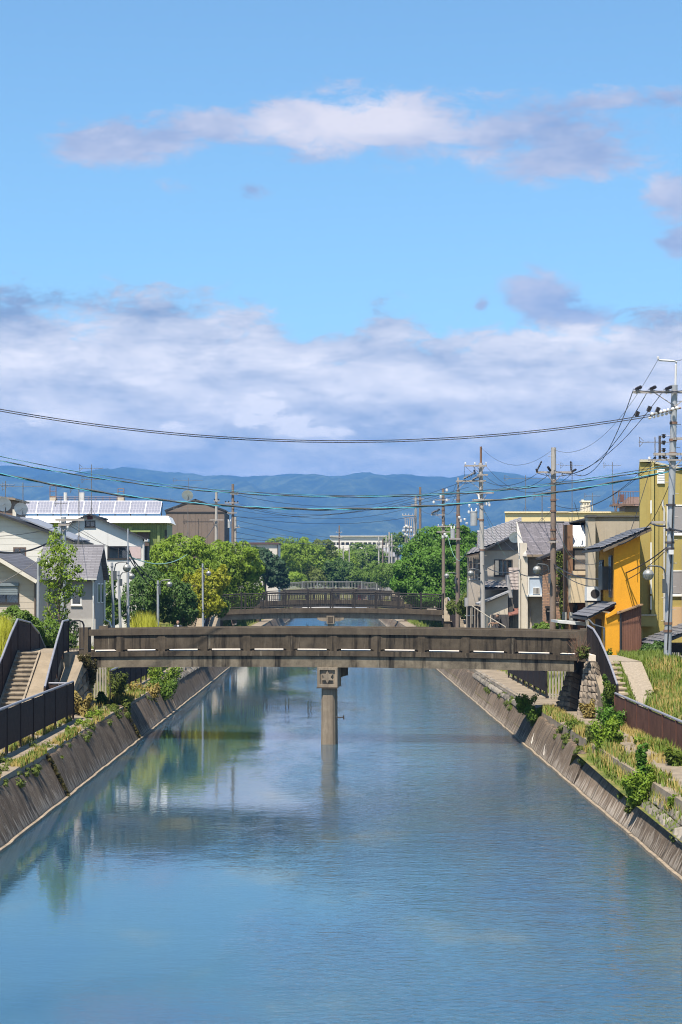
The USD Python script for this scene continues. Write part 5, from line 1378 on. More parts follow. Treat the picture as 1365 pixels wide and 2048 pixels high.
obj('pipe', MB().tube([(x(1186), Y + .95, z(1010)), (x(1189), Y + .95, z(1010)), (x(1189), Y + .95, z(1023))], .06, 6).mesh(), wt, t)
t = thing('roof_hut', 'rusty railings and a brown hipped hut on the flat roof', 'roof hut')
rb = mat('red_brown_hut', (.12, .075, .06), .8, .3)
obj('roof', MB().hexa([(x(1246), Y - 1, z(1013)), (x(1300), Y - 1, z(1013)), (x(1300), Y + 3, z(1013)), (x(1246), Y + 3, z(1013))], [(x(1262), Y + .6, z(993)), (x(1300), Y + .6, z(993)), (x(1300), Y + 1.4, z(993)), (x(1262), Y + 1.4, z(993))]).mesh(), rb, t)
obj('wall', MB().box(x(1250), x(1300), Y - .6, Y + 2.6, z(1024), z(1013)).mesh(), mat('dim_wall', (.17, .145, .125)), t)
obj('box', MB().box(x(1254), x(1262), Y + 3, Y + 3.6, z(1000), z(985)).mesh(), mat('red_brown_box', (.14, .06, .05)), t)
for p in np.linspace(1223, 1262, 9):
    obj('rail_bar', MB().bar((x(p), Y - 1.2, z(1010)), (x(p), Y - 1.2, z(985)), .022, n=4).mesh(), rm, t)
for q in (985, 1009):
    obj('rail', MB().bar((x(1222), Y - 1.2, z(q)), (x(1279), Y - 1.2, z(q)), .03, n=5).mesh(), rm, t)
for a, b_ in ((1226, 1222), (1228, 1234)):
    obj('ladder_leg', MB().bar((x(a), Y - 1.3, z(1024)), (x(b_), Y - 1.3, z(983)), .045, n=5).mesh(), rm, t)
obj('platform', MB().box(x(1220), x(1262), Y - 1.4, Y, z(1013), z(1010)).mesh(), rm, t)
for (px, py, yy_, h, lab, kw) in (
        (1052, 1024, 141, 2.9, 'low antenna with two booms on the cream building', dict(boom=3.2, second=False)),
        (1145, 1060, 138, 5.2, 'tall antenna mast left of the water tank', dict(boom=1.7)),
        (1085, 1045, 103, 1.75, 'antenna on the slate house roof', dict(boom=.9, second=False)),
        (1226, 1012, 139, 3.4, 'antenna above the rusty roof railings', dict(boom=1.3, second=False)),
        (1186, 1024, 141, 1.5, 'short antenna behind the water tank', dict(boom=1.2, second=False)),
        (1033, 1075, 112, .9, 'antenna stub with dish between tiled and slate houses', dict(boom=.6, second=False, dish=(.05, .38))),
        (1311, 925, 84, 1.2, 'small antenna on the olive building roof', dict(boom=1.4, second=False))):
    tv_antenna(X(px, yy_), yy_, Z(py, yy_), h, lab, **kw)

# middle distance: rooftops and blocks where the canal bends
Y = 470.0
t = thing('white_block', 'long low white building with a dark window band far behind the trees', 'building')
m_ = mat('distant_white', (.60, .57, .52), .8, .05)
wall(t, rect(x(661), x(779), z(1150), z(1073)), Y, m_, [rect(x(665 + 9 * k), x(671.5 + 9 * k), z(1090), z(1084.5)) for k in range(12)]); rest(t, x(661), x(779), Y, Y + 14, z(1150), z(1074), m_)
obj('roof', MB().box(x(660), x(780), Y - .5, Y + 14, z(1073), z(1071.5)).mesh(), m_, t)
for k in range(12):
    obj('pane', MB().box(x(665 + 9 * k), x(671.5 + 9 * k), Y + .5, Y + .6, z(1090), z(1084.5)).mesh(), mat('dusky_glass', (.05, .055, .06)), t)
obj('wall', MB().box(x(664), x(776), Y + .9, Y + 1, z(1095), z(1075)).mesh(), room_dark, t)
for k, (a, b_, top, bot, Y, c_, rc, lab) in enumerate((
        (716, 735, 1141, 1200, 330, (.26, .20, .17), (.12, .04, .035), 'tiny brick red and grey house by the canal bend'),
        (737, 790, 1104, 1200, 400, (.22, .21, .21), (.19, .185, .19), 'row house with grey roof left of the big green tree'),
        (745, 800, 1095, 1200, 440, (.30, .29, .28), (.25, .25, .26), 'pale house behind the grey roof by the bend'))):
    t = thing('far_house', lab, 'house')
    m_ = mat(f'far_house_wall_{k}', c_, .9, .1)
    wall(t, rect(x(a), x(b_), z(bot), z(top + 8)), Y, m_); rest(t, x(a), x(b_), Y, Y + 8, z(bot), z(top + 8), m_)
    obj('roof', slab([(x(a - 1), Y - .6, z(top + 9)), (x(b_ + 1), Y - .6, z(top + 9)), (x(b_ + 1), Y + 4, z(top)), (x(a - 1), Y + 4, z(top))], .15).mesh(), mat(f'far_roof_{k}', rc, .6, .2), t)
    obj('roof', slab([(x(a - 1), Y + 8.6, z(top + 9)), (x(b_ + 1), Y + 8.6, z(top + 9)), (x(b_ + 1), Y + 4, z(top)), (x(a - 1), Y + 4, z(top))], .15).mesh(), mat(f'far_roof_{k}', rc), t)
    if k == 0:
        obj('red_wall', MB().box(x(716), x(722), Y - .4, Y - .05, z(bot), z(1143)).mesh(), mat('brick_red', (.20, .05, .04), .8), t)
    for q in range(2):
        w_ = obj('window', MB().box(x(a + (b_ - a) * (.3 + .35 * q)), x(a + (b_ - a) * (.3 + .35 * q)) + 1.1, Y - .06, Y - .003, z(top + 18), z(top + 12)).mesh(), mat('dusky_glass', (.05, .055, .06)), t)
# ------------------------------------------------------------------ utility poles
conc_pole = mat('concrete_pole', (.33, .31, .285), .85, .12, 1.5, .2)
brown_pole = mat('brown_weathered_pole', (.165, .125, .10), .85, .25, 1.2, .3)
steel_pole = mat('galvanised_pole', (.30, .32, .345), .45, .15, 2.0, metal=.2)
arm_m = mat('crossarm_steel', (.30, .27, .25), .5, .25, 4.0)
porcelain = mat('white_porcelain', (.75, .73, .70), .25, .05)
black_ins = mat('black_insulator', (.025, .022, .025), .35, .1)
can_m = mat('transformer_grey', (.32, .33, .335), .55, .18, 2.0, streak=.3)
wire_m = mat('black_wire', (.018, .018, .02), .5, .1)


def insulator(t, p, r=.06, h=.16, m=None):
    b = MB().bar(p, (p[0], p[1], p[2] + h), r * .55, n=7)
    b.bar((p[0], p[1], p[2] + h * .35), (p[0], p[1], p[2] + h * .5), r, n=8); b.bar((p[0], p[1], p[2] + h * .7), (p[0], p[1], p[2] + h * .95), r * .95, n=8)
    return obj('insulator', b.mesh(), m or porcelain, t)


def strain(t, p, q, r=.06):
    p, q = np.array(p, float), np.array(q, float)
    b = MB().bar(p, q, r * .35, n=5)
    for k in range(5):
        a = p + (q - p) * (.12 + .18 * k)
        b.bar(a, a + (q - p) * .09, r, n=7)
    return obj('strain_insulator', b.mesh(), black_ins, t)


def pole(label, px, Y, ytop, zbase, r0, r1, m, lean=0.0, arms=(), cans=(), rungs=True, bands=(), brown_from=None, name='utility_pole', cat='pole', group=None):
    """px: the foot; ytop: top in the photograph; lean: how many photograph pixels the top stands to the right of the foot.
    arms: (y, left px, right px, [insulator px...], mode)."""
    t = thing(name, label, cat, group)
    xb = X(px, Y); zt = Z(ytop, Y); xt = X(px + lean, Y)
    at = lambda z_: xb + (xt - xb) * (z_ - zbase) / (zt - zbase)
    if brown_from:
        zz = Z(brown_from, Y)
        rr = r0 + (r1 - r0) * (zz - zbase) / (zt - zbase)
        obj('shaft', MB().bar((xb, Y, zbase - .5), (at(zz), Y, zz), r0, rr, n=12).mesh(), m, t, smooth=50)
        obj('shaft_top', MB().bar((at(zz), Y, zz), (xt, Y, zt), rr, r1, n=12).mesh(), conc_pole, t, smooth=50)
    else:
        obj('shaft', MB().bar((xb, Y, zbase - .5), (xt, Y, zt), r0, r1, n=12).mesh(), m, t, smooth=50)
    if rungs and Y < 130:
        for k, z_ in enumerate(np.arange(zbase + 2.2, zt - .4, .45)):
            s = 1 if k % 2 else -1
            obj('step_rung', MB().bar((at(z_), Y - .03, z_), (at(z_) + s * (r0 + .13), Y - .03, z_), .012, n=4).mesh(), arm_m, t)
    for y_ in bands:
        z_ = Z(y_, Y); r = r0 + (r1 - r0) * (z_ - zbase) / (zt - zbase)
        obj('band', MB().bar((at(z_), Y, z_ - .05), (at(z_), Y, z_ + .05), r + .025, n=12).mesh(), mat('rusty_band', (.17, .10, .07), .7, .3), t)
    for (y_, a, b_, ins, mode) in arms:
        z_ = Z(y_, Y)
        obj('crossarm', MB().box(X(a, Y), X(b_, Y), Y - r0 - .10, Y - r0 - .02, z_ - .05, z_ + .05).mesh(), arm_m, t)
        if abs(b_ - a) * Y / F > 1.2:
            for e in ((a, b_)):
                xm = at(z_) + (X(e, Y) - at(z_)) * .5
                obj('brace', MB().bar((xm, Y - r0 - .06, z_ - .02), (at(z_), Y - r0, z_ - .55), .02, n=5).mesh(), arm_m, t)
        for p in ins:
            xx = X(p, Y)
            if mode == 'pin':
                insulator(t, (xx, Y - r0 - .06, z_ + .05))
            elif mode == 'black':
                insulator(t, (xx, Y - r0 - .06, z_ + .05), .075, .15, black_ins)
            elif mode == 'under':
                insulator(t, (xx, Y - r0 - .06, z_ - .21))
            elif mode == 'strain':
                strain(t, (xx, Y - r0 - .1, z_ + .02), (xx + (.12 if p > px else -.12), Y - 1.0, z_ + .10))
                strain(t, (xx, Y, z_ + .06), (xx + (.02 if p > px else .3), Y + .3, z_ + .62), .05)
    for (cx_, cy_, w_, h_) in cans:
        z0, z1 = Z(cy_ + h_ / 2, Y), Z(cy_ - h_ / 2, Y); xx = X(cx_, Y); r = w_ * Y / F / 2
        b = MB().bar((xx, Y - .12, z0), (xx, Y - .12, z1), r, n=16); b.bar((xx, Y - .12, z1), (xx, Y - .12, z1 + .06), r * 1.06, n=16)
        c = obj('transformer', b.mesh(), can_m, t, smooth=40)
        for s in (-1, 1):
            obj('bushing', MB().bar((xx + s * r * .6, Y - .12, z1 + .06), (xx + s * r * .75, Y - .12, z1 + .26), .045, n=6).mesh(), porcelain, c)
        obj('hanger', MB().box(min(xx, at(z0)), max(xx, at(z0)), Y - .06, Y + .02, (z0 + z1) / 2 - .05, (z0 + z1) / 2 + .05).mesh(), arm_m, t)
    return t


P1 = pole('tallest grey pole with crossarms and globe lamp in front of the olive building', 1334, 70, 770, 2.6, .15, .125, steel_pole, lean=16, bands=(846, 880, 907, 1247, 1262),
          arms=((785, 1265, 1420, [], 'pin'), (878, 1345, 1400, [], 'pin'), (909, 1306, 1400, [], 'pin'), (1045, 1302, 1330, [], 'pin')))
Y = 70.0
for p in (1270, 1299, 1330):
    strain(P1, (X(p, Y), Y - .22, Z(780, Y)), (X(p + 9, Y), Y - .5, Z(776, Y)), .07)
    insulator(P1, (X(p + 2, Y), Y - .19, Z(789, Y)), .05, .13)
# bracket on top
obj('top_bracket', MB().tube([(X(1351, Y), Y, Z(790, Y)), (X(1353, Y), Y, Z(730, Y)), (X(1354, Y), Y, Z(724, Y)), (X(1350, Y), Y, Z(722, Y)), (X(1318, Y), Y, Z(720, Y))], .045, 6).mesh(), mat('pale_steel', (.52, .52, .52), .4), P1)
insulator(P1, (X(1317, Y), Y, Z(719, Y)), .05, .12)
for s_ in range(2):
    b = MB()
    for k in range(7):
        f = k / 6
        b.ball((X(1305 + 50 * f, Y - .3), Y - .3 + .5 * s_, Z(829 - 12 * f + 5 * s_, Y)), .07, 1)
    obj('insulator_string', b.mesh(), porcelain, P1)
obj('string_bar', MB().bar((X(1300, Y), Y - .1, Z(831, Y)), (X(1362, Y), Y - .1, Z(816, Y)), .035, n=5).mesh(), mat('rusty_band', (.17, .10, .07)), P1)
for p, q in ((1270, 828), (1294, 818), (1311, 820)):
    strain(P1, (X(p, Y), Y - .3, Z(q + 7, Y)), (X(p + 5, Y), Y - .3, Z(q - 4, Y)), .09)
# second arm's clutter: vertical rack with black spools, little transformer deck
obj('rack', MB().box(X(1317, Y), X(1321, Y), Y - .2, Y - .1, Z(918, Y), Z(872, Y)).mesh(), mat('dark_rack', (.05, .045, .05)), P1)
for q in (877, 890, 905, 918):
    insulator(P1, (X(1327, Y), Y - .15, Z(q, Y)), .09, .16, black_ins)
    obj('rack_arm', MB().bar((X(1319, Y), Y - .15, Z(q - 3, Y)), (X(1327, Y), Y - .15, Z(q - 3, Y)), .025, n=5).mesh(), arm_m, P1)
for p in range(1299, 1370, 11):
    insulator(P1, (X(p, Y), Y - .1, Z(921, Y)), .055, .14, porcelain if p % 2 else black_ins)
obj('lower_arm', MB().box(X(1296, Y), X(1400, Y), Y - .2, Y - .12, Z(922, Y), Z(919, Y)).mesh(), arm_m, P1)
obj('junction_box', MB().box(X(1336, Y), X(1345, Y), Y - .35, Y - .14, Z(1109, Y), Z(1100, Y)).mesh(), mat('pale_box', (.55, .56, .57), .5), P1)
for q in (1060, 1085, 1097, 1010):
    obj('cable_clamp', MB().bar((X(1337 + (1200 - q) * .03, Y), Y, Z(q + 2, Y)), (X(1337 + (1200 - q) * .03, Y), Y, Z(q - 2, Y)), .19, n=10).mesh(), mat('dark_rack', (.05, .045, .05)), P1)
obj('riser_cable', MB().tube([(X(1346, Y), Y - .16, Z(990, Y)), (X(1343, Y), Y - .17, Z(1090, Y)), (X(1338, Y), Y - .18, Z(1200, Y)), (X(1334, Y), Y - .18, Z(1300, Y))], .025, 5).mesh(), wire_m, P1)

P2 = pole('brown concrete pole with a single wide crossarm behind the right bridge end', 1106, 94, 895, 2.6, .17, .13, brown_pole, lean=2, brown_from=960, bands=(967, 1000, 1022, 1060, 1078),
          arms=((945, 1072, 1146, [1074, 1143], 'strain'), (1084, 1098, 1118, [], 'pin')))
strain(P2, (X(1094, 94), 93.6, Z(934, 94)), (X(1101, 94), 93.8, Z(942, 94)), .07)
P3 = pole('grey pole carrying a big transformer left of the slate house', 968, 112, 926, 2.6, .16, .125, conc_pole, lean=-6, bands=(985, 1003, 1040, 1100),
          arms=((932, 929, 974, [931, 950, 972], 'pin'), (962, 914, 972, [], 'pin'), (950, 955, 976, [], 'pin'), (986, 940, 988, [], 'pin'), (1000, 945, 987, [970, 978], 'under')), cans=((948, 1038, 14, 27),))
obj('top_rod', MB().bar((X(962.5, 112), 112, Z(926, 112)), (X(962.5, 112), 112, Z(893, 112)), .07, n=8).mesh(), mat('rusty_band', (.17, .10, .07)), P3)
obj('white_elbow', MB().tube([(X(952, 112), 111.8, Z(987, 112)), (X(957, 112), 111.8, Z(990, 112)), (X(959, 112), 111.8, Z(1000, 112))], .06, 6).mesh(), porcelain, P3)
for p, q in ((939, 1015), (955, 1010), (973, 1012), (979, 1014), (938, 1028)):
    insulator(P3, (X(p, 112), 111.8, Z(q, 112)), .08, .2)
for p, q, p2, q2 in ((926, 958, 950, 946), (944, 960, 958, 953), (948, 940, 951, 948)):
    strain(P3, (X(p, 112), 111.7, Z(q, 112)), (X(p2, 112), 111.7, Z(q2, 112)), .08)
P4 = pole('brown pole with small transformer in front of the big green tree', 916, 128, 980, 2.8, .17, .12, brown_pole, lean=1, bands=(1000, 1030, 1055),
          arms=((963, 912, 950, [], 'pin'), (1078, 898, 922, [], 'pin')), cans=((906, 1068, 9, 18),))
obj('top_rod', MB().bar((X(917, 128), 128, Z(980, 128)), (X(917, 128), 128, Z(955, 128)), .07, n=8).mesh(), arm_m, P4)
for p, q in ((919, 1038), (922, 1045), (930, 1042), (934, 1050), (890, 1072), (893, 1076), (886, 1077)):
    insulator(P4, (X(p, 128), 127.8, Z(q, 128)), .1, .2)
P5 = pole('brown topped pole rising out of the big green tree', 888, 175, 977, 2.8, .18, .14, brown_pole, lean=-1, rungs=False,
          arms=((1000, 870, 900, [], 'pin'), (1030, 862, 890, [865, 872], 'pin'), (1053, 875, 905, [877, 885, 900], 'pin'), (1064, 874, 905, [], 'pin')), bands=(1012, 1020))
for p, q in ((868, 1008), (882, 997), (894, 984), (894, 1004)):
    insulator(P5, (X(p, 175), 174.8, Z(q, 175)), .13, .3)
for p, q, p2, q2 in ((863, 1027, 872, 1022), (872, 1024, 880, 1018)):
    strain(P5, (X(p, 175), 174.7, Z(q, 175)), (X(p2, 175), 174.7, Z(q2, 175)), .15)
pole('dark distant pole, right one of the pair left of the big green tree', 841, 230, 974, 2.8, .22, .14, brown_pole, rungs=False, arms=((998, 826, 848, [], 'pin'),))
pole('pale distant pole, left one of the pair left of the big green tree', 831, 232, 990, 2.8, .2, .14, conc_pole, rungs=False, lean=1, arms=((1010, 822, 836, [], 'pin'), (1031, 805, 832, [806, 812, 818, 826], 'pin'), (1036, 806, 832, [], 'pin')))
cl = thing('switch_frame', 'cluster of thin rods, insulators and switches on distant pole frame', 'switchgear')
for k, p in enumerate((811, 815, 820, 824, 828)):
    obj('rod', MB().bar((X(p, 236), 236, Z(1085, 236)), (X(p, 236), 236, Z(1036 + 3 * (k % 2), 236)), .06, n=5).mesh(), arm_m, cl)
for q in (1056, 1064, 1072):
    obj('crossarm', MB().box(X(806, 236), X(834, 236), 235.9, 236, Z(q, 236) - .06, Z(q, 236) + .06).mesh(), arm_m, cl)
rng = np.random.default_rng(8)
for k in range(16):
    insulator(cl, (X(rng.uniform(803, 836), 235.8), 235.8, Z(rng.choice([1056, 1064, 1072]) + rng.uniform(-2, 2), 235.8)), .13, .3)
for k, (p, Y, top, m) in enumerate(((679, 420, 1051, brown_pole), (687, 338, 1092, conc_pole), (699, 338, 1095, conc_pole), (758, 380, 1072, conc_pole), (766, 390, 1078, brown_pole), (773, 400, 1070, conc_pole), (779, 360, 1064, conc_pole), (784, 365, 1068, conc_pole))):
    where = ('thin lone pole above the white block', 'left one of two pale posts on the far bank', 'right one of two pale posts on the far bank', 'leftmost pole of the distant cluster by the bend', 'second pole of the distant cluster by the bend',
             'third pole of the distant cluster by the bend', 'tallest pole of the distant cluster by the bend', 'rightmost pole of the distant cluster by the bend')[k]
    pole(where, p, Y, top, 2.5, .2 if k not in (1, 2) else .11, .15 if k not in (1, 2) else .1, m, rungs=False, arms=(() if k in (1, 2) else ((top + 14, p - 7, p + 6, [p - 6, p + 5], 'pin'), (top + 24, p - 6, p + 7, [p - 4, p + 4], 'pin'))))
# left bank poles
pole('grey pole standing behind the slender tree with a crossarm near its top', 127, 86, 1034, 2.5, .16, .12, steel_pole, lean=0, arms=((1040, 112, 170, [], 'pin'), (1050, 118, 140, [120, 137], 'under')))
pole('left pole of the pair beside the brown building', 432, 176, 984, 2.5, .17, .12, conc_pole, rungs=False, lean=1, arms=((1002, 428, 440, [430, 438], 'black'), (1040, 420, 448, [], 'pin')))
pole('right pole of the pair beside the brown building, with switches', 466, 180, 968, 2.5, .19, .13, brown_pole, rungs=False, arms=((988, 461, 478, [463, 475], 'black'), (1006, 450, 478, [452, 458, 470, 476], 'black'), (1026, 455, 474, [], 'pin')), cans=((459, 1050, 6, 12),))
pole('short pole right of the switch pole by the brown building', 471, 184, 1034, 2.5, .16, .12, conc_pole, rungs=False, arms=((1055, 466, 480, [478], 'pin'),))
pole('dark thin pole in the yellow green bush with cable bundles', 399, 150, 1078, 2.5, .14, .1, mat('slate_pole', (.09, .09, .10), .6), rungs=False, lean=2, bands=(1090, 1110, 1118, 1125))
pole('thin guy mast beside the globe lamps', 256, 96, 1057, 2.6, .05, .04, steel_pole, rungs=False)

# ------------------------------------------------------------------ globe lamps
globe_top = mat('lamp_cap_metal', (.34, .33, .30), .35, .15, 4.0, metal=.5)
g = G(); globe_glass = g.build('/World/Looks/smoky_lamp_globe', g.add('principled_bsdf', 'BSDF', base_color=(.20, .205, .18), roughness=.12, specular_ior_level=.8))
dark_arm = mat('slate_lamp_arm', (.055, .065, .075), .45, .1)


def globe(t, x, y, z, r):
    m = trimesh.creation.icosphere(3, r)
    v = np.asarray(m.vertices)
    up = trimesh.intersections.slice_mesh_plane(m, (0, 0, 1), (0, 0, -.0 * r))
    lo = trimesh.intersections.slice_mesh_plane(m, (0, 0, -1), (0, 0, -.0 * r))
    T = trimesh.transformations.translation_matrix((x, y, z))
    cap = obj('globe_cap', MB().tm(up, T).mesh(), globe_top, t, smooth=40)
    obj('globe', MB().tm(lo, T).mesh(), globe_glass, t, smooth=40)
    b = MB().bar((x, y, z - .012), (x, y, z + .012), r * 1.03, n=20); b.bar((x, y, z + r * .95), (x, y, z + r * 1.3), r * .22, n=8)
    obj('globe_band', b.mesh(), dark_arm, t)
    c = MB()
    for k in range(4):
        a = k * math.pi / 4
        pts = [(x + r * 1.01 * math.cos(a) * math.cos(f), y + r * 1.01 * math.sin(a) * math.cos(f), z - r * 1.01 * math.sin(f)) for f in np.linspace(0, math.pi, 11)]
        c.tube(pts, r * .025, 4)
    obj('globe_cage', c.mesh(), dark_arm, t)


def lamp(label, gx, gy, gr, Y, pole_px=None, pole_top=None, zb=2.6, lean=0.0, host=None, boxpx=None, armside=1):
    t = host if host is not None else thing('globe_lamp', label, 'street lamp')
    if pole_px is not None:
        obj('lamp_pole', MB().bar((X(pole_px, Y), Y, zb - .4), (X(pole_px + lean, Y), Y, Z(pole_top, Y)), .085, .065, n=10).mesh(), steel_pole, t, smooth=50)
        obj('pole_collar', MB().bar((X(pole_px + lean, Y), Y, Z(pole_top + 9, Y)), (X(pole_px + lean, Y), Y, Z(pole_top + 8, Y)), .085, n=10).mesh(), dark_arm, t)
    return t


def lamp_arm(t, pts, Y, box, g_):
    obj('lamp_arm', MB().tube([(X(p, Y), Y - .12, Z(q, Y)) for p, q in pts], .035, 6).mesh(), dark_arm, t)
    a, b_, c, d = box
    obj('control_box', MB().box(X(a, Y), X(b_, Y), Y - .25, Y - .05, Z(d, Y), Z(c, Y)).mesh(), dark_arm, t)
    globe(t, X(g_[0], Y), Y - .12, Z(g_[1], Y), g_[2] * Y / F)


lamp_arm(P1, [(1331, 1170), (1330, 1146), (1328, 1139), (1322, 1134), (1312, 1132), (1297, 1132), (1297, 1138)], 69.8, (1325, 1331, 1158, 1186), (1296.5, 1149.5, 11))
lamp_arm(P2, [(1098, 1150), (1098, 1140), (1096, 1132), (1090, 1129), (1076, 1128), (1075, 1132)], 93.8, (1097, 1101, 1148, 1167), (1074.5, 1140, 8.3))
lamp_arm(P4, [(914, 1150), (914, 1147), (908, 1146), (895, 1146), (895, 1148)], 127.8, (910, 913, 1154, 1167), (894, 1152, 5))
lamp_arm(P3, [(962, 1148), (958, 1140), (950, 1138), (943, 1138), (942, 1142)], 111.7, (955, 957, 1150, 1165), (942, 1147, 6))
t = lamp('globe lamp on grey post in front of the slender tree', 0, 0, 0, 84, 76, 1116, lean=1)
lamp_arm(t, [(80, 1152), (80, 1134), (82, 1126), (86, 1121), (92, 1121), (93, 1123)], 84, (79, 84, 1133, 1152), (95, 1130, 7))
t = lamp('globe lamp with arm on the leftmost of the three leaning posts', 0, 0, 0, 94, 229, 1125, lean=-5)
lamp_arm(t, [(230, 1160), (230, 1137), (232, 1128), (238, 1125), (254, 1124), (254, 1129)], 94, (228, 234, 1142, 1160), (254.5, 1136, 8))
t = lamp('globe lamp behind, on the middle of the three leaning posts', 0, 0, 0, 100, 243, 1142, lean=-6)
lamp_arm(t, [(242, 1165), (242, 1150), (246, 1145), (256, 1144), (264, 1145), (264, 1147)], 100, (240, 245, 1158, 1172), (263.5, 1153, 6.5))
t = thing('lamp_post', 'bare grey post, rightmost of the three leaning posts', 'post')
obj('shaft', MB().bar((X(257, 95), 95, 2.4), (X(255.5, 95), 95, Z(1120, 95)), .085, .065, n=10).mesh(), steel_pole, t, smooth=50)
obj('cap', MB().bar((X(255.5, 95), 95, Z(1120, 95)), (X(255.5, 95), 95, Z(1119, 95)), .08, n=10).mesh(), dark_arm, t)
t = lamp('globe lamp on a grey post before the dark bushes', 0, 0, 0, 104, 316.5, 1161, lean=-.5)
lamp_arm(t, [(320, 1180), (320, 1172), (322, 1163), (328, 1160.5), (341, 1160), (340, 1163)], 104, (318, 322, 1174, 1189), (339.5, 1169, 5.7))
t = lamp('globe lamp on thin post in front of the yellow green bush', 0, 0, 0, 132, 406.5, 1127, lean=-1)
lamp_arm(t, [(408, 1140), (410, 1138), (416, 1138), (418, 1142)], 132, (407, 410, 1150, 1163), (418, 1147, 5))

# ------------------------------------------------------------------ wires
def wire(label, a, b, mid=None, sag=None, r=.012, m=None, n=34, cat='wire', name='overhead_wire', group=None):
    """A hanging wire between two points (px, py, Y); mid: photograph y at its middle, or sag in metres."""
    pa, pb = np.array([X(a[0], a[2]), a[2], Z(a[1], a[2])]), np.array([X(b[0], b[2]), b[2], Z(b[1], b[2])])
    if sag is None:
        c = (pa + pb) / 2
        sag = c[2] - Z(mid, c[1])
    s = np.linspace(0, 1, n)[:, None]
    p = pa + (pb - pa) * s
    p[:, 2:] -= 4 * sag * s * (1 - s)
    o = obj(name, MB().tube(p, r, 4).mesh(), m or wire_m, None, label=label, cat=cat, group=group)
    return p


cyan = mat('cyan_cable_wrap', (.045, .26, .33), .4, .1)
black_cable = mat('black_cable_jacket', (.02, .03, .035), .5, .1)


def spiral_cable(label, a, b, mid, r, pitch):
    t = thing('spiral_cable', label, 'cable')
    pa, pb = np.array([X(a[0], a[2]), a[2], Z(a[1], a[2])]), np.array([X(b[0], b[2]), b[2], Z(b[1], b[2])])
    L = np.linalg.norm(pb - pa); n = int(L / pitch * 8)
    s = np.linspace(0, 1, n)[:, None]
    c = (pa + pb) / 2; sag = c[2] - Z(mid, c[1])
    p = pa + (pb - pa) * s; p[:, 2:] -= 4 * sag * s * (1 - s)
    for k, (m, rr) in enumerate(((black_cable, r), (cyan, r * .55))):
        q = p.copy(); ph = s[:, 0] * L / pitch * 2 * np.pi + k * np.pi
        q[:, 1] += r * .75 * np.cos(ph); q[:, 2] += r * .75 * np.sin(ph)
        obj('strand', MB().tube(q, rr, 4).mesh(), m, t)


spiral_cable('upper black and cyan twisted cable crossing the whole canal', (-110, 897, 73), (1480, 905, 73), 994, .021, 2.2)
spiral_cable('thin black cable running just above the upper twisted cable', (-110, 886, 73.6), (1480, 898, 73.6), 991, .012, 3.0)
spiral_cable('lower thick black and cyan twisted cable crossing the whole canal', (-110, 922, 72), (1480, 908, 72), 1018.5, .036, 2.6)
wire('upper strand of the long sagging double wire across the sky', (-160, 786, 66), (1300, 829, 69.9), mid=880, r=.016)
wire('lower strand of the long sagging double wire across the sky', (-160, 790, 66.2), (1306, 832, 69.7), mid=883.5, r=.016)
for k, (p, w_) in enumerate(((1267, 'leftmost'), (1297, 'middle'), (1328, 'rightmost'))):
    wire(f'{w_} of three black wires falling from the tallest pole to the brown pole', (p, 781, 70), ((1146, 945, 94), (1108, 940, 94), (1076, 946, 94))[k], sag=1.25, r=.017)
    wire(f'{w_} wire of three leaving the tallest pole to the right', (p, 778, 69.8), (p + 190, 752 + 4 * k, 60), sag=.3, r=.015)
wire('thin wire from the top bracket down to the brown pole', (1317, 719, 70), (1108, 899, 94), sag=1.3, r=.009)
wire('thin wire from the top bracket out of frame to the right', (1317, 719, 70), (1420, 696, 60), sag=.2, r=.009)
wire('thin wire from the brown pole to the transformer pole', (1106, 899, 94), (963, 895, 112), sag=.95, r=.009)
for k, (p, q) in enumerate(((1144, 972), (1100, 952), (1074, 930))):
    wire(f'{("upper", "middle", "lower")[k]} black wire from the brown pole to the transformer pole', (p, 948, 94), (q, 931, 112), sag=1.3 - .2 * k, r=.014)
    wire(f'{("upper", "middle", "lower")[k]} wire from the transformer pole to the pole with small transformer', (q, 930, 112), (914 + 8 * k, 962, 128), sag=.6, r=.012)
    wire(f'{("upper", "middle", "lower")[k]} wire from the small transformer pole to the pole in the tree', (914 + 3 * k, 965 + 12 * k, 128), (886, 985 + 18 * k, 175), sag=.8, r=.014)
    wire(f'{("upper", "middle", "lower")[k]} distant wire from the pole in the tree to the distant pair', (886, 990 + 16 * k, 175), (836, 985 + 14 * k, 231), sag=.6, r=.018)
    wire(f'{("upper", "middle", "lower")[k]} distant wire crossing from the switch pole to the right bank', (467, 988 + 22 * k, 180), (831, 992 + 20 * k, 232), sag=(1.3, 1.5, .9)[k], r=.02)
    wire(f'{("upper", "middle", "lower")[k]} distant wire rising from the switch pole to the transformer pole', (467, 1003 + 15 * k, 180), (930 + 8 * k, 962 + 12 * k, 112), sag=(1.7, 1.2, .6)[k], r=.013)
    wire(f'{("upper", "middle", "lower")[k]} fine wire from the distant cluster to the switch pole', (470, 1040 + 12 * k, 182), (776, 1080 + 8 * k, 395), sag=.8, r=.02)
wire('slack black wire from the rack on the tallest pole to the brown pole', (1318, 905, 70), (1110, 1010, 94), sag=.9, r=.014)
wire('second slack wire from the rack on the tallest pole to the brown pole', (1319, 918, 70), (1108, 1025, 94), sag=.6, r=.012)
wire('black bundle from the tallest pole to the brown pole low over the yellow house', (1334, 1095, 69.9), (1108, 1128, 94), sag=1.0, r=.03)
wire('thinner bundle under the low black bundle', (1334, 1100, 69.9), (1108, 1133, 94), sag=1.25, r=.02)
wire('thick bundle from the bracket arm of the tallest pole to the olive wall', (1332, 1052, 69.9), (1302, 1046, 74), sag=.05, r=.035)
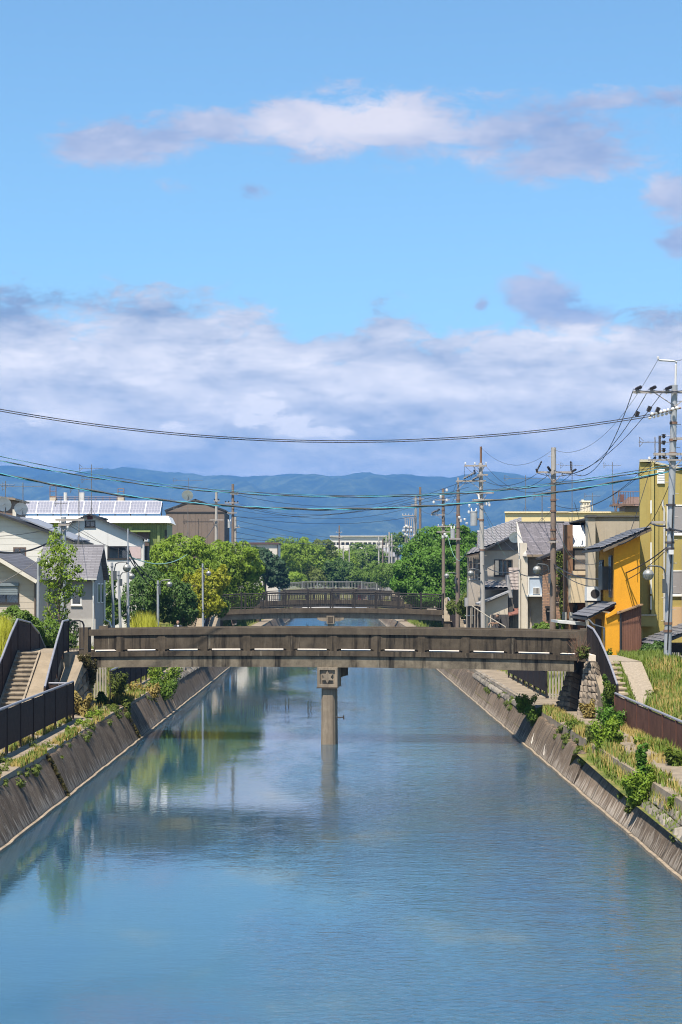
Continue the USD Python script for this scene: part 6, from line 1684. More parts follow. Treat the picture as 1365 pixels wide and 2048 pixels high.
wire('thick bundle from the olive wall to the yellow roof edge', (1302, 1046, 74), (1204, 1090, 78), sag=.35, r=.025)
wire('bundle leaving the tallest pole to the right at half height', (1338, 1056, 70), (1440, 1065, 64), sag=.1, r=.035)
wire('steep stay wire from the olive roof to the yellow eave', (1306, 922, 79), (1262, 1062, 76), sag=.08, r=.014)
wire('steep pair of wires from the tallest pole down to the bracket', (1343, 960, 70), (1303, 1045, 73.9), sag=.1, r=.014)
wire('green service wire from the brown pole to the balcony house', (1112, 1038, 94), (1150, 1118, 95.5), sag=.5, r=.014, m=mat('pale_green_wire', (.20, .36, .30), .5))
wire('service wire from the brown pole to the yellow house', (1110, 1050, 94), (1200, 1124, 80), sag=.8, r=.012)
wire('service wire from the white ball to the balcony roof', (1150, 1005, 90), (1166, 1062, 95), sag=.05, r=.012)
wire('pale service wire from the transformer pole to the tiled roof', (966, 1012, 112), (1012, 1112, 114), sag=.3, r=.012, m=mat('pale_green_wire', (.20, .36, .30)))
wire('second pale service wire from the transformer pole to the slate house', (968, 1018, 112), (1040, 1108, 99.5), sag=.4, r=.012)
wire('green drop wire curling from the small transformer pole', (896, 1070, 128), (935, 1098, 113), sag=1.2, r=.014, m=mat('pale_green_wire', (.20, .36, .30)))
wire('drop wire from the brown pole to the slate house wall', (1104, 1132, 94), (1042, 1148, 99.5), sag=.3, r=.025)
wire('drop wire from the transformer pole to the tiled house window', (966, 1130, 112), (1040, 1140, 99.5), sag=.3, r=.025)
wire('wire from the brown pole to the cream building antenna', (1104, 1020, 94), (1040, 1048, 138), sag=.5, r=.012)
wire('thick black bundle from the left edge to the pole behind the slender tree', (-70, 1080, 80), (127, 1066, 86), sag=.75, r=.04)
wire('upper thin wire from the left edge to the pole behind the slender tree', (-60, 1072, 80), (127, 1050, 86), sag=.2, r=.012)
wire('lower thin wire slanting from the left edge to the grey house', (-60, 1195, 84), (125, 1086, 86), sag=.2, r=.012)
wire('wire from the pole behind the tree to the white gable house', (127, 1040, 86), (219, 1098, 115), sag=-.1, r=.01)
wire('black bundle hanging in front of the white gable house', (258, 1100, 96), (291, 1158, 108), sag=.25, r=.03)
wire('cable bundle from the guy mast to the dark pole in the bush', (258, 1108, 96), (399, 1118, 150), sag=2.0, r=.045)
wire('second cable bundle from the guy mast to the dark pole in the bush', (258, 1116, 96), (399, 1126, 150), sag=2.3, r=.035)
wire('green wire from the guy mast to the dark pole in the bush', (258, 1112, 96), (399, 1084, 150), sag=1.0, r=.03, m=mat('pale_green_wire', (.20, .36, .30)))
wire('pale wires from the dark pole in the bush to the brown building poles', (400, 1084, 150), (432, 1045, 176), sag=.3, r=.03)
wire('pair of thin wires between the slender tree pole and the guy mast', (127, 1042, 86), (256, 1104, 96), sag=.2, r=.012)
wire('long thin wire from switch pole over the cream block', (468, 1076, 180), (775, 1086, 390), sag=.5, r=.025)

# ------------------------------------------------------------------ signs and people
t = thing('round_blue_sign', 'round blue sign with a white walking figure on a post at the far bridge', 'sign')
Y = 292.0; r = 4.7 * Y / F; cx, cz = X(542, Y), Z(1146, Y)
obj('post', MB().bar((cx, Y + .05, 3.3), (cx, Y + .05, cz + r), .05, n=8).mesh(), mat('pale_post', (.55, .55, .53)), t)
obj('disc', MB().bar((cx, Y - .02, cz), (cx, Y + .0, cz), r, n=24).mesh(), mat('sign_blue', (.01, .17, .50), .4, .02), t)
fig = MB().ball((cx - .02, Y - .03, cz + r * .5), r * .16, 1, (1, .2, 1))
fig.poly(sg.Polygon([(cx - .12, cz - .0), (cx - .08, cz + r * .3), (cx + .05, cz + r * .3), (cx + .14, cz - .04), (cx + .1, cz - .04), (cx + .02, cz + .06), (cx + .08, cz - r * .62), (cx + .02, cz - r * .62), (cx - .03, cz - .1), (cx - .12, cz - r * .62), (cx - .18, cz - r * .62), (cx - .08, cz - .02)]).buffer(0), Y - .035, Y - .021)
obj('pictogram', fig.mesh(), mat('sign_white', (.78, .78, .78), .4, .02), t)

import manifold3d as m3


def person(label, x, y, z, face, shirt, trousers, hair, skin=(.33, .20, .135), bend=0.0, h=1.68, arm=0.35, tie=None):
    """A standing figure: one continuous skin and clothed body over joints, hair and clothes as children."""
    t = thing('person', label, 'person', loc=(x, y, z), rotz=face)
    k = h / 1.68

    def limb(pts):
        out = []
        for (a, ra), (b, rb) in zip(pts[:-1], pts[1:]):
            def sph(p, r):
                s = m3.Manifold.sphere(r * k, 14)
                return s.translate(tuple(float(v) * k for v in p))
            out.append(m3.Manifold.batch_hull([sph(a, ra), sph(b, rb)]))
        return out

    def joined(parts, smooth_=True):
        u = parts[0]
        for p in parts[1:]:
            u = u + p
        m = u.refine_to_length(.035 * k).to_mesh()
        tm_ = trimesh.Trimesh(m.vert_properties[:, :3], m.tri_verts)
        if smooth_:
            trimesh.smoothing.filter_taubin(tm_, iterations=8)
        return tm_
    B = bend
    sh = lambda s: (s * .19, -.02 - B * .4, 1.36 - B * .12)
    torso = limb([((0, 0, .92), .135), ((0, -.01 - B * .2, 1.12), .125), ((0, -.02 - B * .38, 1.30), .14)]) + limb([(sh(-1), .065), (sh(1), .065)]) + limb([((0, 0, .95), .14), (sh(-1), .06)]) + limb([((0, 0, .95), .14), (sh(1), .06)])
    arms_u, arms_l = [], []
    for s in (-1, 1):
        el = (s * .25, .02 - arm * .3 - B * .4, 1.10 - B * .1); wr = (s * .22, -.10 - arm * .7 - B * .4, .90 + arm * .25)
        arms_u += limb([(sh(s), .058), (el, .046)])
        arms_l += limb([(el, .043), (wr, .030)])
        p = (wr[0] - s * .0, wr[1] - .035, wr[2] - .05)
        arms_l += limb([(wr, .028), (p, .036)])
        for f in range(4):
            a = (p[0] + (f - 1.5) * .017, p[1] - .012, p[2] - .03); b_ = (a[0], a[1] - .02, a[2] - .055 - .008 * (f in (1, 2)))
            arms_l += limb([(a, .010), (b_, .008)])
        arms_l += limb([((p[0] - s * .02, p[1] - .01, p[2]), .012), ((p[0] - s * .045, p[1] - .035, p[2] - .04), .009)])
    head_c = (0, -.04 - B * .5, 1.555 - B * .14)
    head = limb([((head_c[0], head_c[1], head_c[2] + .03), .092), ((head_c[0], head_c[1] - .02, head_c[2] - .055), .062)]) + limb([((0, -.02 - B * .4, 1.36 - B * .1), .055), ((head_c[0], head_c[1] + .01, head_c[2] - .04), .052)])
    head += limb([((0, head_c[1] - .10, head_c[2] + .005), .012), ((0, head_c[1] - .115, head_c[2] - .022), .014)])
    for s in (-1, 1):
        head += limb([((s * .09, head_c[1] + .01, head_c[2] + .01), .018), ((s * .088, head_c[1] + .012, head_c[2] - .025), .014)])
    legs = []
    for s in (-1, 1):
        legs += limb([((s * .085, 0, .92), .098), ((s * .095, -.02, .50), .064), ((s * .10, .0, .10), .046)]) + limb([((s * .10, .02, .05), .045), ((s * .11, -.15, .04), .036)])
    skin_m = mat('skin', skin, .55, .05)
    obj('body', joined(head + arms_l + torso[:1]), skin_m, t, smooth=40)
    obj('shirt', joined(torso + arms_u + (arms_l if tie else [])[:0]), mat('cloth_' + shirt[0], shirt[1], .85, .12, 6.0), t, smooth=40)
    obj('trousers', joined(legs), mat('cloth_' + trousers[0], trousers[1], .85, .1), t, smooth=40)
    hc = (head_c[0], head_c[1] + .018, head_c[2] + .05)
    hm = joined(limb([(hc, .098), ((hc[0], hc[1] + .02, hc[2] - .07), .082)]))
    hm = trimesh.intersections.slice_mesh_plane(hm, (0, .85, .55), (0, (head_c[1] - .085) * k, (head_c[2] + .045) * k))
    obj('hair', hm, mat('hair_' + hair[0], hair[1], .6, .2), t, smooth=40)
    fc = mat('eye_dark', (.02, .015, .012), .3)
    for s in (-1, 1):
        obj('eye', MB().ball((s * .034 * k, (head_c[1] - .088) * k, (head_c[2] + .022) * k), .010 * k, 1).mesh(), fc, t)
    obj('mouth', MB().box(-.024 * k, .024 * k, (head_c[1] - .088) * k, (head_c[1] - .078) * k, (head_c[2] - .055) * k, (head_c[2] - .047) * k).mesh(), mat('lips', (.30, .12, .10), .5), t)
    if tie:
        obj('white_collar', MB().poly(sg.Polygon([(-.045 * k, 1.42 * k), (.045 * k, 1.42 * k), (0, 1.16 * k)]), -.205 * k, -.165 * k).mesh(), mat('white_shirt', (.7, .7, .72), .8), t)
    return t


Yp = 104.0
person('person in a dark suit and pale shirt walking by the far stairs', X(356, Yp), Yp, Z(1241, Yp) - 1.68, 8, ('dark_suit', (.02, .022, .03)), ('charcoal_trousers', (.02, .02, .024)), ('brown_hair', (.05, .022, .012)), tie=True)
Yp = 108.0
person('person with black hair and black top leaning on the slope rail by the tiled house', X(1001, Yp), Yp, Z(1227, Yp) - 1.60, -60, ('black_top', (.012, .012, .014)), ('dark_trousers', (.03, .03, .035)), ('black_hair', (.012, .010, .010)), bend=.35, h=1.62, arm=.6)
t = thing('slope_handrail', 'thin handrail slanting down the grass slope by the tiled house', 'handrail')
obj('rail', MB().tube([(X(945, 110), 110, Z(1212, 110)), (X(975, 108), 108, Z(1232, 108)), (X(1012, 106), 106, Z(1254, 106))], .03, 6).mesh(), mat('worn_handrail', (.28, .25, .2), .6), t)
for p, q, yy_ in ((945, 1212, 110), (975, 1232, 108), (1012, 1254, 106)):
    obj('post', MB().bar((X(p, yy_), yy_, Z(q, yy_)), (X(p, yy_), yy_, Z(q, yy_) - 1.1), .025, n=5).mesh(), mat('worn_handrail', (.28, .25, .2)), t)
t = thing('blue_bucket', 'small bright blue bucket lying on the grass path', 'bucket', loc=(X(923, 148), 148, Z(1232, 148)))
obj('body', MB().bar((0, 0, 0), (.0, 0, .30), .20, .26, n=14, caps=True).mesh(), mat('bright_blue_plastic', (.01, .20, .60), .4, .03), t)
obj('rim', MB().bar((0, 0, .30), (0, 0, .33), .28, n=14).mesh(), mat('bright_blue_plastic', (.01, .20, .60)), t)
t = thing('low_hoop_rail', 'low pale hoop railing behind the slender tree', 'railing')
for k, p in enumerate((97, 113)):
    obj('hoop', MB().tube([(X(p, 84), 84, 2.6), (X(p, 84), 84, Z(1291, 84)), (X(p + 2, 84), 84, Z(1289.5, 84)), (X(p + 12, 84), 84, Z(1289.5, 84)), (X(p + 14, 84), 84, Z(1291, 84)), (X(p + 14, 84), 84, 2.6)], .03, 6).mesh(), gutter_m, t)
    for q in range(3):
        obj('bar', MB().bar((X(p + 3.5 * (q + 1), 84), 84, 2.6), (X(p + 3.5 * (q + 1), 84), 84, Z(1290, 84)), .015, n=4).mesh(), gutter_m, t)
t = thing('yellow_marker', 'yellow marker post behind the ramp fence', 'post', loc=(X(125, 82), 82, 2.4))
obj('sleeve', MB().bar((0, 0, 0), (0, 0, Z(1278, 82) - 2.4), .06, n=8).mesh(), mat('marker_yellow', (.70, .48, .02), .5, .05), t)
obj('cap', MB().bar((0, 0, Z(1278, 82) - 2.4), (0, 0, Z(1276, 82) - 2.4), .065, n=8).mesh(), dark_arm, t)
# ------------------------------------------------------------------ vegetation
def leaf_material(name, col, col2, trans=.33):
    g = G()
    pos = g.add('geometry', 'position')
    rnd = g.add('geometry', 'random_per_island')
    n = g.noise(pos, .55, 3.0, .6)
    c = g.ramp(g.m('add', g.m('multiply', rnd, .55), g.m('multiply', n, .45)), [(.2, tuple(np.array(col) * .75)), (.5, col), (.82, col2)])
    p = g.add('principled_bsdf', 'BSDF', base_color=c, roughness=.55, specular_ior_level=.25)
    tr = g.add('translucent_bsdf', 'BSDF', color=g.mix(1.0, c, (1.25, 1.2, .5), 'multiply'))
    return g.build(f'/World/Looks/{name}', g.add('mix_closure', 'closure', fac=trans, closure1=p, closure2=tr))


LIGHT = leaf_material('light_leaves', (.21, .32, .028), (.42, .49, .06))
YELLOW = leaf_material('yellow_green_leaves', (.34, .36, .025), (.52, .50, .05))
MID = leaf_material('mid_green_leaves', (.13, .22, .03), (.27, .36, .05))
BIG = leaf_material('fresh_green_leaves', (.11, .24, .026), (.30, .45, .06))
DARK = leaf_material('dark_green_leaves', (.075, .145, .030), (.18, .28, .05), .22)
OLIVE = leaf_material('olive_leaves', (.14, .185, .035), (.27, .30, .06))
BLUISH = leaf_material('bluish_dark_leaves', (.05, .10, .045), (.10, .16, .06), .2)
DRY = leaf_material('dry_grass', (.37, .29, .09), (.56, .46, .19))
GRASS = leaf_material('green_grass', (.14, .20, .025), (.30, .34, .05))
IVY = leaf_material('brown_ivy', (.10, .085, .025), (.20, .14, .05))
bark_m = mat('grey_brown_bark', (.13, .10, .075), .9, .3, 6.0, .6)


def leaves(clumps, n, size, rng, up=.35, fill=.55):
    """n leaf quads spread over clumps [(centre, radii)], mostly near each clump's skin, turned outwards and up."""
    w = np.array([np.prod(np.asarray(r)) ** (2 / 3) for _, r in clumps]); w /= w.sum()
    k = rng.choice(len(clumps), n, p=w)
    C = np.array([c for c, _ in clumps])[k]; Rr = np.array([r for _, r in clumps])[k]
    d = rng.normal(size=(n, 3)); d /= np.linalg.norm(d, axis=1)[:, None]
    q = fill + (1.08 - fill) * rng.random((n, 1)) ** .5
    P = C + d * Rr * q
    nrm = d + rng.normal(size=(n, 3)) * .55 + np.array([0, -.1, up]); nrm /= np.linalg.norm(nrm, axis=1)[:, None]
    a = np.cross(nrm, rng.normal(size=(n, 3))); a /= np.linalg.norm(a, axis=1)[:, None]
    b = np.cross(nrm, a)
    s = size * rng.uniform(.6, 1.35, (n, 1))
    v = np.stack([P - a * s * .5, P + b * s * .30 + nrm * s * .05, P + a * s * .5 - nrm * s * .12, P - b * s * .30 + nrm * s * .05], 1).reshape(-1, 3)
    i = np.arange(n)[:, None] * 4
    N = d * 1.0 + rng.normal(size=(n, 3)) * .38 + np.array([0, -.05, .30]); N /= np.linalg.norm(N, axis=1)[:, None]
    return v, np.hstack([i, i + 1, i + 2, i + 3]), np.repeat(N, 4, 0)


def leafy(name, m, mat_, parent=None, **kw):
    v, f, N = m
    face = np.cross(v[f[:, 1]] - v[f[:, 0]], v[f[:, 2]] - v[f[:, 0]])
    flip = (face * N[f[:, 0]]).sum(1) < 0
    f = np.where(flip[:, None], f[:, ::-1], f)
    o = obj(name, (v, f), mat_, parent, **kw)
    o.CreateNormalsAttr(Vt.Vec3fArray.FromNumpy(N.astype(np.float32))); o.SetNormalsInterpolation('vertex')
    return o


def spread(ellipses, rng, per=9, rad=.38, flat=.8):
    """Sub-clumps over crown ellipses given in photograph pixels (px, py, rx, ry, Y)."""
    out = []
    for (px, py, rx, ry, Y) in ellipses:
        c = np.array([X(px, Y), Y, Z(py, Y)]); r = np.array([rx, (rx + ry) / 2, ry]) * Y / F
        m = max(5, int(per * max(.6, (rx * ry / 900.0) ** .5)))
        for _ in range(m):
            d = rng.normal(size=3); d /= np.linalg.norm(d)
            f = rng.uniform(.45, 1.0)
            s = rad * rng.uniform(.65, 1.25) * r.mean()
            out.append((c + d * r * f * .82, (s, s, s * flat)))
    return out


def crown_leaves(ellipses, n, size, rng, seed, lump=.30, gap=.40, inner=.5):
    """Leaves through lumpy ellipsoids (px, py, rx, ry, Y): the surface swells and sinks with noise, thin places are left open."""
    E = [(np.array([X(px, Y), Y, Z(py, Y)]), np.array([rx, (rx + ry) * .55, ry]) * Y / F) for px, py, rx, ry, Y in ellipses]
    scale = np.median([r.mean() for _, r in E[:max(1, len(E) // 5)]])
    w = np.array([np.prod(r) ** (2 / 3) for _, r in E]); w /= w.sum()
    m = int(n * 2.1)
    k = rng.choice(len(E), m, p=w)
    C = np.array([c for c, _ in E])[k]; Rr = np.array([r for _, r in E])[k]
    d = rng.normal(size=(m, 3)); d /= np.linalg.norm(d, axis=1)[:, None]
    fq = 1.0 / (lump * scale * 1.25)
    q = inner + (1.06 - inner) * rng.random((m, 1)) ** .42
    P = C + d * Rr * q
    field = lambda p: meshkit.fbm(p * fq, 2, seed)
    f0 = field(P)
    P = P + d * ((f0 - .5) * 1.15)[:, None] * lump * scale * 1.5
    keep = f0 > gap + .10 * rng.normal(size=m)
    keep &= rng.random(m) < 1.0
    P, d, f0 = P[keep][:n], d[keep][:n], f0[keep][:n]
    n = len(P); h = .12 * scale * lump * 2
    gr = np.stack([field(P + np.eye(3)[i] * h) - field(P - np.eye(3)[i] * h) for i in range(3)], 1)
    gr = -gr / np.maximum(np.linalg.norm(gr, axis=1), 1e-6)[:, None]
    o = d * .55 + gr * .45
    nrm = o + rng.normal(size=(n, 3)) * .5 + np.array([0, -.1, .3]); nrm /= np.linalg.norm(nrm, axis=1)[:, None]
    a = np.cross(nrm, rng.normal(size=(n, 3))); a /= np.linalg.norm(a, axis=1)[:, None]
    b = np.cross(nrm, a)
    s = size * rng.uniform(.55, 1.35, (n, 1))
    v = np.stack([P - a * s * .5, P + b * s * .30 + nrm * s * .05, P + a * s * .5 - nrm * s * .12, P - b * s * .30 + nrm * s * .05], 1).reshape(-1, 3)
    i = np.arange(n)[:, None] * 4
    N = o + rng.normal(size=(n, 3)) * .35 + np.array([0, -.25, .40]); N /= np.linalg.norm(N, axis=1)[:, None]
    return v, np.hstack([i, i + 1, i + 2, i + 3]), np.repeat(N, 4, 0), P


def tree(name, label, cat, ellipses, m, n, leaf, seed, per=12, rad=.36, trunk=None, group=None, fill=.5, limbs=True, flat=.78, gap=.44, lump=.34):
    t = thing(name, label, cat, group)
    rng = np.random.default_rng(seed)
    rough = []
    for px, py, rx, ry, Y in ellipses:                      # tufts that break the outline
        for _ in range(4):
            a = rng.uniform(-.4, math.pi + .4); q = rng.uniform(.22, .38)
            rough.append((px + rx * .92 * math.cos(a), py - ry * .92 * math.sin(a), rx * q, ry * q, Y + rng.uniform(-.5, .5) * rx * Y / F))
    v, f, N, P = crown_leaves(list(ellipses) + rough, int(n * 1.9), leaf, rng, seed, lump, gap, fill)
    leafy('crown', (v, f, N), m, t)
    if trunk:
        px, Y, zb, r = trunk
        cen = P.mean(0)
        lo = np.array([X(px, Y), Y, zb]); hi = cen + np.array([0, 0, .35 * (P[:, 2].max() - cen[2])])
        k = np.linspace(0, 1, 7)[:, None]
        pts = lo + (hi - lo) * k; pts[:, 0] += .12 * np.sin(k[:, 0] * 7 + seed) * k[:, 0]
        obj('trunk', MB().tube(pts, np.linspace(r, r * .35, 7), 7).mesh(), bark_m, t, smooth=50)
        if limbs:
            for j in rng.choice(len(P), 10, replace=False):
                s = pts[rng.integers(2, 6)]; e = s + (P[j] - s) * .9; mm = (s + e) / 2 + rng.normal(size=3) * .15
                obj('limb', MB().tube([s, mm, e], [r * .42, r * .3, r * .1], 5).mesh(), bark_m, t)
    return t


def weed(label, px, py, rx, ry, Y, m, seed, n=900, leaf=.10, name='weed_clump', cat='weeds', stems=7, group=None):
    """A leafy weed bush: upright stems clothed in leaves."""
    t = thing(name, label, cat, group)
    rng = np.random.default_rng(seed)
    c = np.array([X(px, Y), Y, Z(py, Y)]); r = np.array([rx * 1.15, rx * 1.15, ry * 1.1]) * Y / F
    cl = []; st = MB()
    for k in range(stems):
        base = c + np.array([rng.uniform(-.45, .45) * r[0], rng.uniform(-.4, .4) * r[0], -r[2]])
        tip = c + np.array([rng.uniform(-.95, .95) * r[0], rng.uniform(-.7, .7) * r[0], r[2] * rng.uniform(.15, 1.0)])
        mid = (base + tip) / 2 + np.array([0, 0, .15 * r[2]])
        st.tube([base, mid, tip], [.016, .012, .006], 4)
        for f in np.linspace(.25, 1.0, 6):
            p = base * (1 - f) + tip * f + np.array([0, 0, .3 * r[2] * f * (1 - f)])
            s = .44 * r[0] * (1.2 - .45 * f)
            cl.append((p, (s, s, s * 1.1)))
    leafy('foliage', leaves(cl, int(n * 1.9), leaf * 1.05, rng, up=.5, fill=.15), m, t)
    obj('stem', st.mesh(), mat('weed_stem', (.09, .10, .03), .8), t, kind='stuff')
    return t


def blades(P, h, w, rng, bend=.5):
    n = len(P)
    a = rng.uniform(0, 2 * np.pi, n); d = np.stack([np.cos(a), np.sin(a), 0 * a], 1)
    s = np.stack([-np.sin(a), np.cos(a), 0 * a], 1)
    H = (h * rng.uniform(.5, 1.25, n))[:, None]
    W = np.broadcast_to(np.asarray(w, float), (n,))[:, None]
    top = P + d * H * bend * rng.uniform(.2, 1.0, (n, 1)) + np.array([0, 0, 1.0]) * H
    mid = P + (top - P) * .55 + np.array([0, 0, 1.0]) * H * .12
    v = np.stack([P - s * W, P + s * W, mid + s * W * .7, top, mid - s * W * .7], 1).reshape(-1, 3)
    i = np.arange(n)[:, None] * 5
    N = d * .5 + rng.normal(size=(n, 3)) * .3 + np.array([0, -.35, .8]); N /= np.linalg.norm(N, axis=1)[:, None]
    return v, np.vstack([np.hstack([i, i + 1, i + 2]), np.hstack([i, i + 2, i + 4]), np.hstack([i + 4, i + 2, i + 3])]), np.repeat(N, 5, 0)


def scatter(x0, x1, y0, y1, n, rng, zf, density=None):
    x = rng.uniform(x0, x1, n); y = rng.uniform(y0, y1, n)
    keep = meshkit.fbm(np.stack([x * .8, y * .8, 0 * x], -1), 3, 21) > (density if density is not None else .42)
    x, y = x[keep], y[keep]
    return np.stack([x, y, zf(x, y) - .03], 1)


# --- trees
tree('slender_tree', 'slender tall tree with thin trunk and airy light leaves before the grey house', 'tree',
     [(112, 1078, 14, 24, 82), (104, 1112, 26, 22, 82), (128, 1112, 26, 26, 81.5), (108, 1150, 28, 24, 82), (138, 1145, 22, 24, 81.5), (118, 1190, 26, 26, 82), (146, 1182, 20, 14, 81.6), (112, 1232, 24, 22, 82), (92, 1128, 14, 12, 82), (160, 1160, 10, 5, 81.6)],
     LIGHT, 2300, .115, 1, trunk=(121, 82, 2.4, .09), fill=.1, gap=.47)
for k, (e, m, n, lab) in enumerate((
        ([(22, 1248, 36, 30, 80), (55, 1262, 28, 30, 80)], MID, 3600, 'green leafy bush under the beige house window'),
        ([(96, 1268, 30, 28, 81), (138, 1262, 18, 24, 82.5), (120, 1285, 30, 20, 81)], MID, 3000, 'green bush at the foot of the slender tree'),
        ([(-4, 1278, 24, 40, 74.5)], YELLOW, 2200, 'bright yellow green bush at the left edge behind the stair fence'))):
    tree('bush', lab, 'bush', e, m, n, .12, 20 + k, per=16, rad=.32)
for k, (e, m, n, lab) in enumerate((
        ([(214, 1185, 16, 42, 104), (222, 1225, 18, 30, 104)], MID, 2600, 'narrow green bush between the grey house and the leaning posts'),
        ([(272, 1206, 34, 42, 110), (300, 1180, 36, 40, 114), (290, 1150, 22, 20, 116)], DARK, 6500, 'dark green dense bush behind the leaning lamp posts'),
        ([(345, 1205, 42, 42, 112), (372, 1222, 22, 26, 112)], DARK, 5500, 'dark green bush in front of the far stairs'),
        ([(322, 1178, 22, 18, 110), (340, 1165, 20, 16, 112)], MID, 1800, 'lighter green bush crown poking out behind the lone lamp post'))):
    tree('bush', lab, 'bush', e, m, n, .15, 30 + k, per=20, rad=.30)
tree('broadleaf_tree', 'light green tree with drooping limbs in front of the green building', 'tree', [(335, 1122, 46, 30, 136), (370, 1104, 46, 30, 138), (300, 1142, 28, 22, 136), (390, 1130, 44, 36, 138), (340, 1160, 44, 26, 136)], LIGHT, 8500, .19, 41, per=18, rad=.30, trunk=(372, 138, 2.6, .2))
tree('broadleaf_tree', 'tall yellow green tree left of the second bridge', 'tree', [(432, 1111, 40, 26, 161), (470, 1113, 34, 26, 161), (490, 1137, 36, 34, 162), (448, 1139, 50, 38, 161), (505, 1174, 24, 38, 162), (475, 1187, 46, 42, 162), (440, 1174, 40, 40, 162)], LIGHT, 15000, .20, 42, per=18, rad=.28, trunk=(470, 162, 2.6, .24))
tree('bush', 'glowing yellow green bush beside the dark cable pole', 'bush', [(392, 1182, 28, 34, 134), (420, 1178, 24, 38, 134), (444, 1158, 14, 24, 134), (404, 1210, 40, 22, 133)], YELLOW, 6500, .16, 43, per=16, rad=.32)
tree('bush', 'mid green undergrowth below the yellow green bush', 'bush', [(440, 1215, 16, 20, 140), (408, 1222, 20, 14, 135)], MID, 1500, .16, 44, per=14)
tree('conifer', 'dark bluish conifer standing before the cream block', 'tree', [(515, 1112, 26, 18, 250), (530, 1128, 32, 24, 250), (548, 1148, 26, 22, 250), (508, 1130, 18, 20, 250), (556, 1165, 22, 14, 250)], BLUISH, 7000, .34, 45, per=18, rad=.28, trunk=(530, 250, 2.8, .3))
far = [([(572, 1098, 26, 20, 330), (560, 1122, 24, 24, 325), (592, 1118, 22, 26, 330)], LIGHT, 5500, 'light green far tree right of the cream block', 566),
       ([(612, 1112, 26, 24, 350), (622, 1135, 32, 24, 350), (595, 1148, 24, 18, 345)], LIGHT, 5500, 'second light green far tree, rounded, toward the middle', 615),
       ([(648, 1092, 18, 10, 380), (656, 1108, 14, 14, 380), (636, 1100, 12, 8, 380)], OLIVE, 2200, 'gnarled umbrella shaped far tree left of the white block', 652),
       ([(676, 1124, 30, 20, 390), (650, 1132, 26, 20, 380)], LIGHT, 4500, 'light green far tree below the white block', 670),
       ([(728, 1108, 26, 16, 400), (735, 1122, 30, 22, 400), (706, 1122, 18, 18, 400)], MID, 5000, 'mid green far tree covering the right half of the white block', 726),
       ([(678, 1142, 22, 18, 330), (664, 1150, 18, 12, 330)], DARK, 3200, 'dark round bush above the farthest bridge', 676),
       ([(706, 1150, 16, 12, 330), (722, 1152, 10, 10, 330)], MID, 2200, 'small round bush right of the dark one above the farthest bridge', 708),
       ([(628, 1156, 26, 12, 330)], OLIVE, 2200, 'pale olive shrub left of the dark bush above the farthest bridge', 628),
       ([(560, 1158, 18, 10, 320), (586, 1158, 22, 9, 320)], LIGHT, 2000, 'low light bushes beside the round blue sign', 570),
       ([(756, 1146, 26, 16, 320), (778, 1150, 26, 20, 300), (745, 1158, 18, 10, 315)], MID, 4200, 'mid green trees in front of the distant pole cluster', 760),
       ([(792, 1078, 16, 10, 420), (805, 1092, 20, 14, 420)], MID, 2200, 'far tree top behind the distant pole cluster', 795)]
for k, (e, m, n, lab, tp) in enumerate(far):
    e = [(px, py, rx * 1.25, ry * 1.2, Y) for px, py, rx, ry, Y in e] + ([(e[0][0], 1156, e[0][2] * 1.3, 18, e[0][4])] if k != 2 else [])
    n = int(n * 1.35)
    tree('far_tree', lab, 'tree', e, m, n, .42 if e[0][4] > 340 else .34, 50 + k, per=16, rad=.30, trunk=(tp, e[0][4], 2.2, .3), limbs=(k == 2), group=None)
tree('big_green_tree', 'big spreading fresh green tree right of the bridges', 'tree',
     [(868, 1085, 40, 30, 186), (905, 1078, 36, 26, 186), (935, 1090, 24, 30, 186), (840, 1112, 34, 28, 186), (818, 1140, 28, 24, 185), (870, 1128, 44, 34, 184), (915, 1125, 40, 36, 185), (845, 1165, 44, 28, 184), (895, 1168, 46, 34, 184), (935, 1150, 22, 44, 186), (805, 1168, 20, 20, 185), (870, 1190, 60, 22, 184)],
     BIG, 30000, .25, 70, per=20, rad=.24, trunk=(880, 187, 2.6, .4), flat=.6)
tree('bush', 'deep shaded bush between the big green tree and the tiled house', 'bush', [(945, 1180, 15, 45, 140), (930, 1205, 16, 30, 142)], DARK, 3500, .2, 71, per=16)
tree('bush', 'light bushes at the foot of the pole with small transformer', 'bush', [(935, 1205, 14, 16, 126), (926, 1218, 12, 14, 127), (905, 1215, 10, 14, 130)], OLIVE, 2200, .14, 72, per=14)
tree('bush', 'glossy green bush at the foot of the brown pole', 'bush', [(1086, 1256, 18, 9, 96), (1118, 1254, 18, 11, 96), (1102, 1262, 26, 8, 95)], MID, 2200, .13, 73, per=16)
tree('bush', 'grey green shrub beside the white board', 'bush', [(1304, 1310, 22, 22, 73.6), (1318, 1302, 14, 18, 73.6), (1294, 1328, 16, 14, 73.0)], DARK, 4200, .085, 74, per=16)
tree('ivy', 'ivy climbing the corner of the brick house', 'ivy', [(1120, 1118, 7, 14, 97.6), (1122, 1140, 7, 14, 97.6), (1113, 1163, 10, 8, 97.6), (1126, 1168, 6, 8, 97.6), (1124, 1205, 3, 30, 97.7)], OLIVE, 900, .11, 75, per=7)
tree('tree', 'small green tree behind the far left corner of the third bridge', 'tree', [(508, 1195, 12, 14, 225), (480, 1205, 30, 12, 170), (452, 1212, 12, 12, 160)], MID, 2600, .24, 76, per=12)
tree('bush', 'green bush behind the right end of the second bridge railing', 'bush', [(850, 1208, 12, 12, 190), (872, 1200, 22, 14, 178), (832, 1195, 20, 14, 200)], BIG, 2600, .24, 77, per=12)
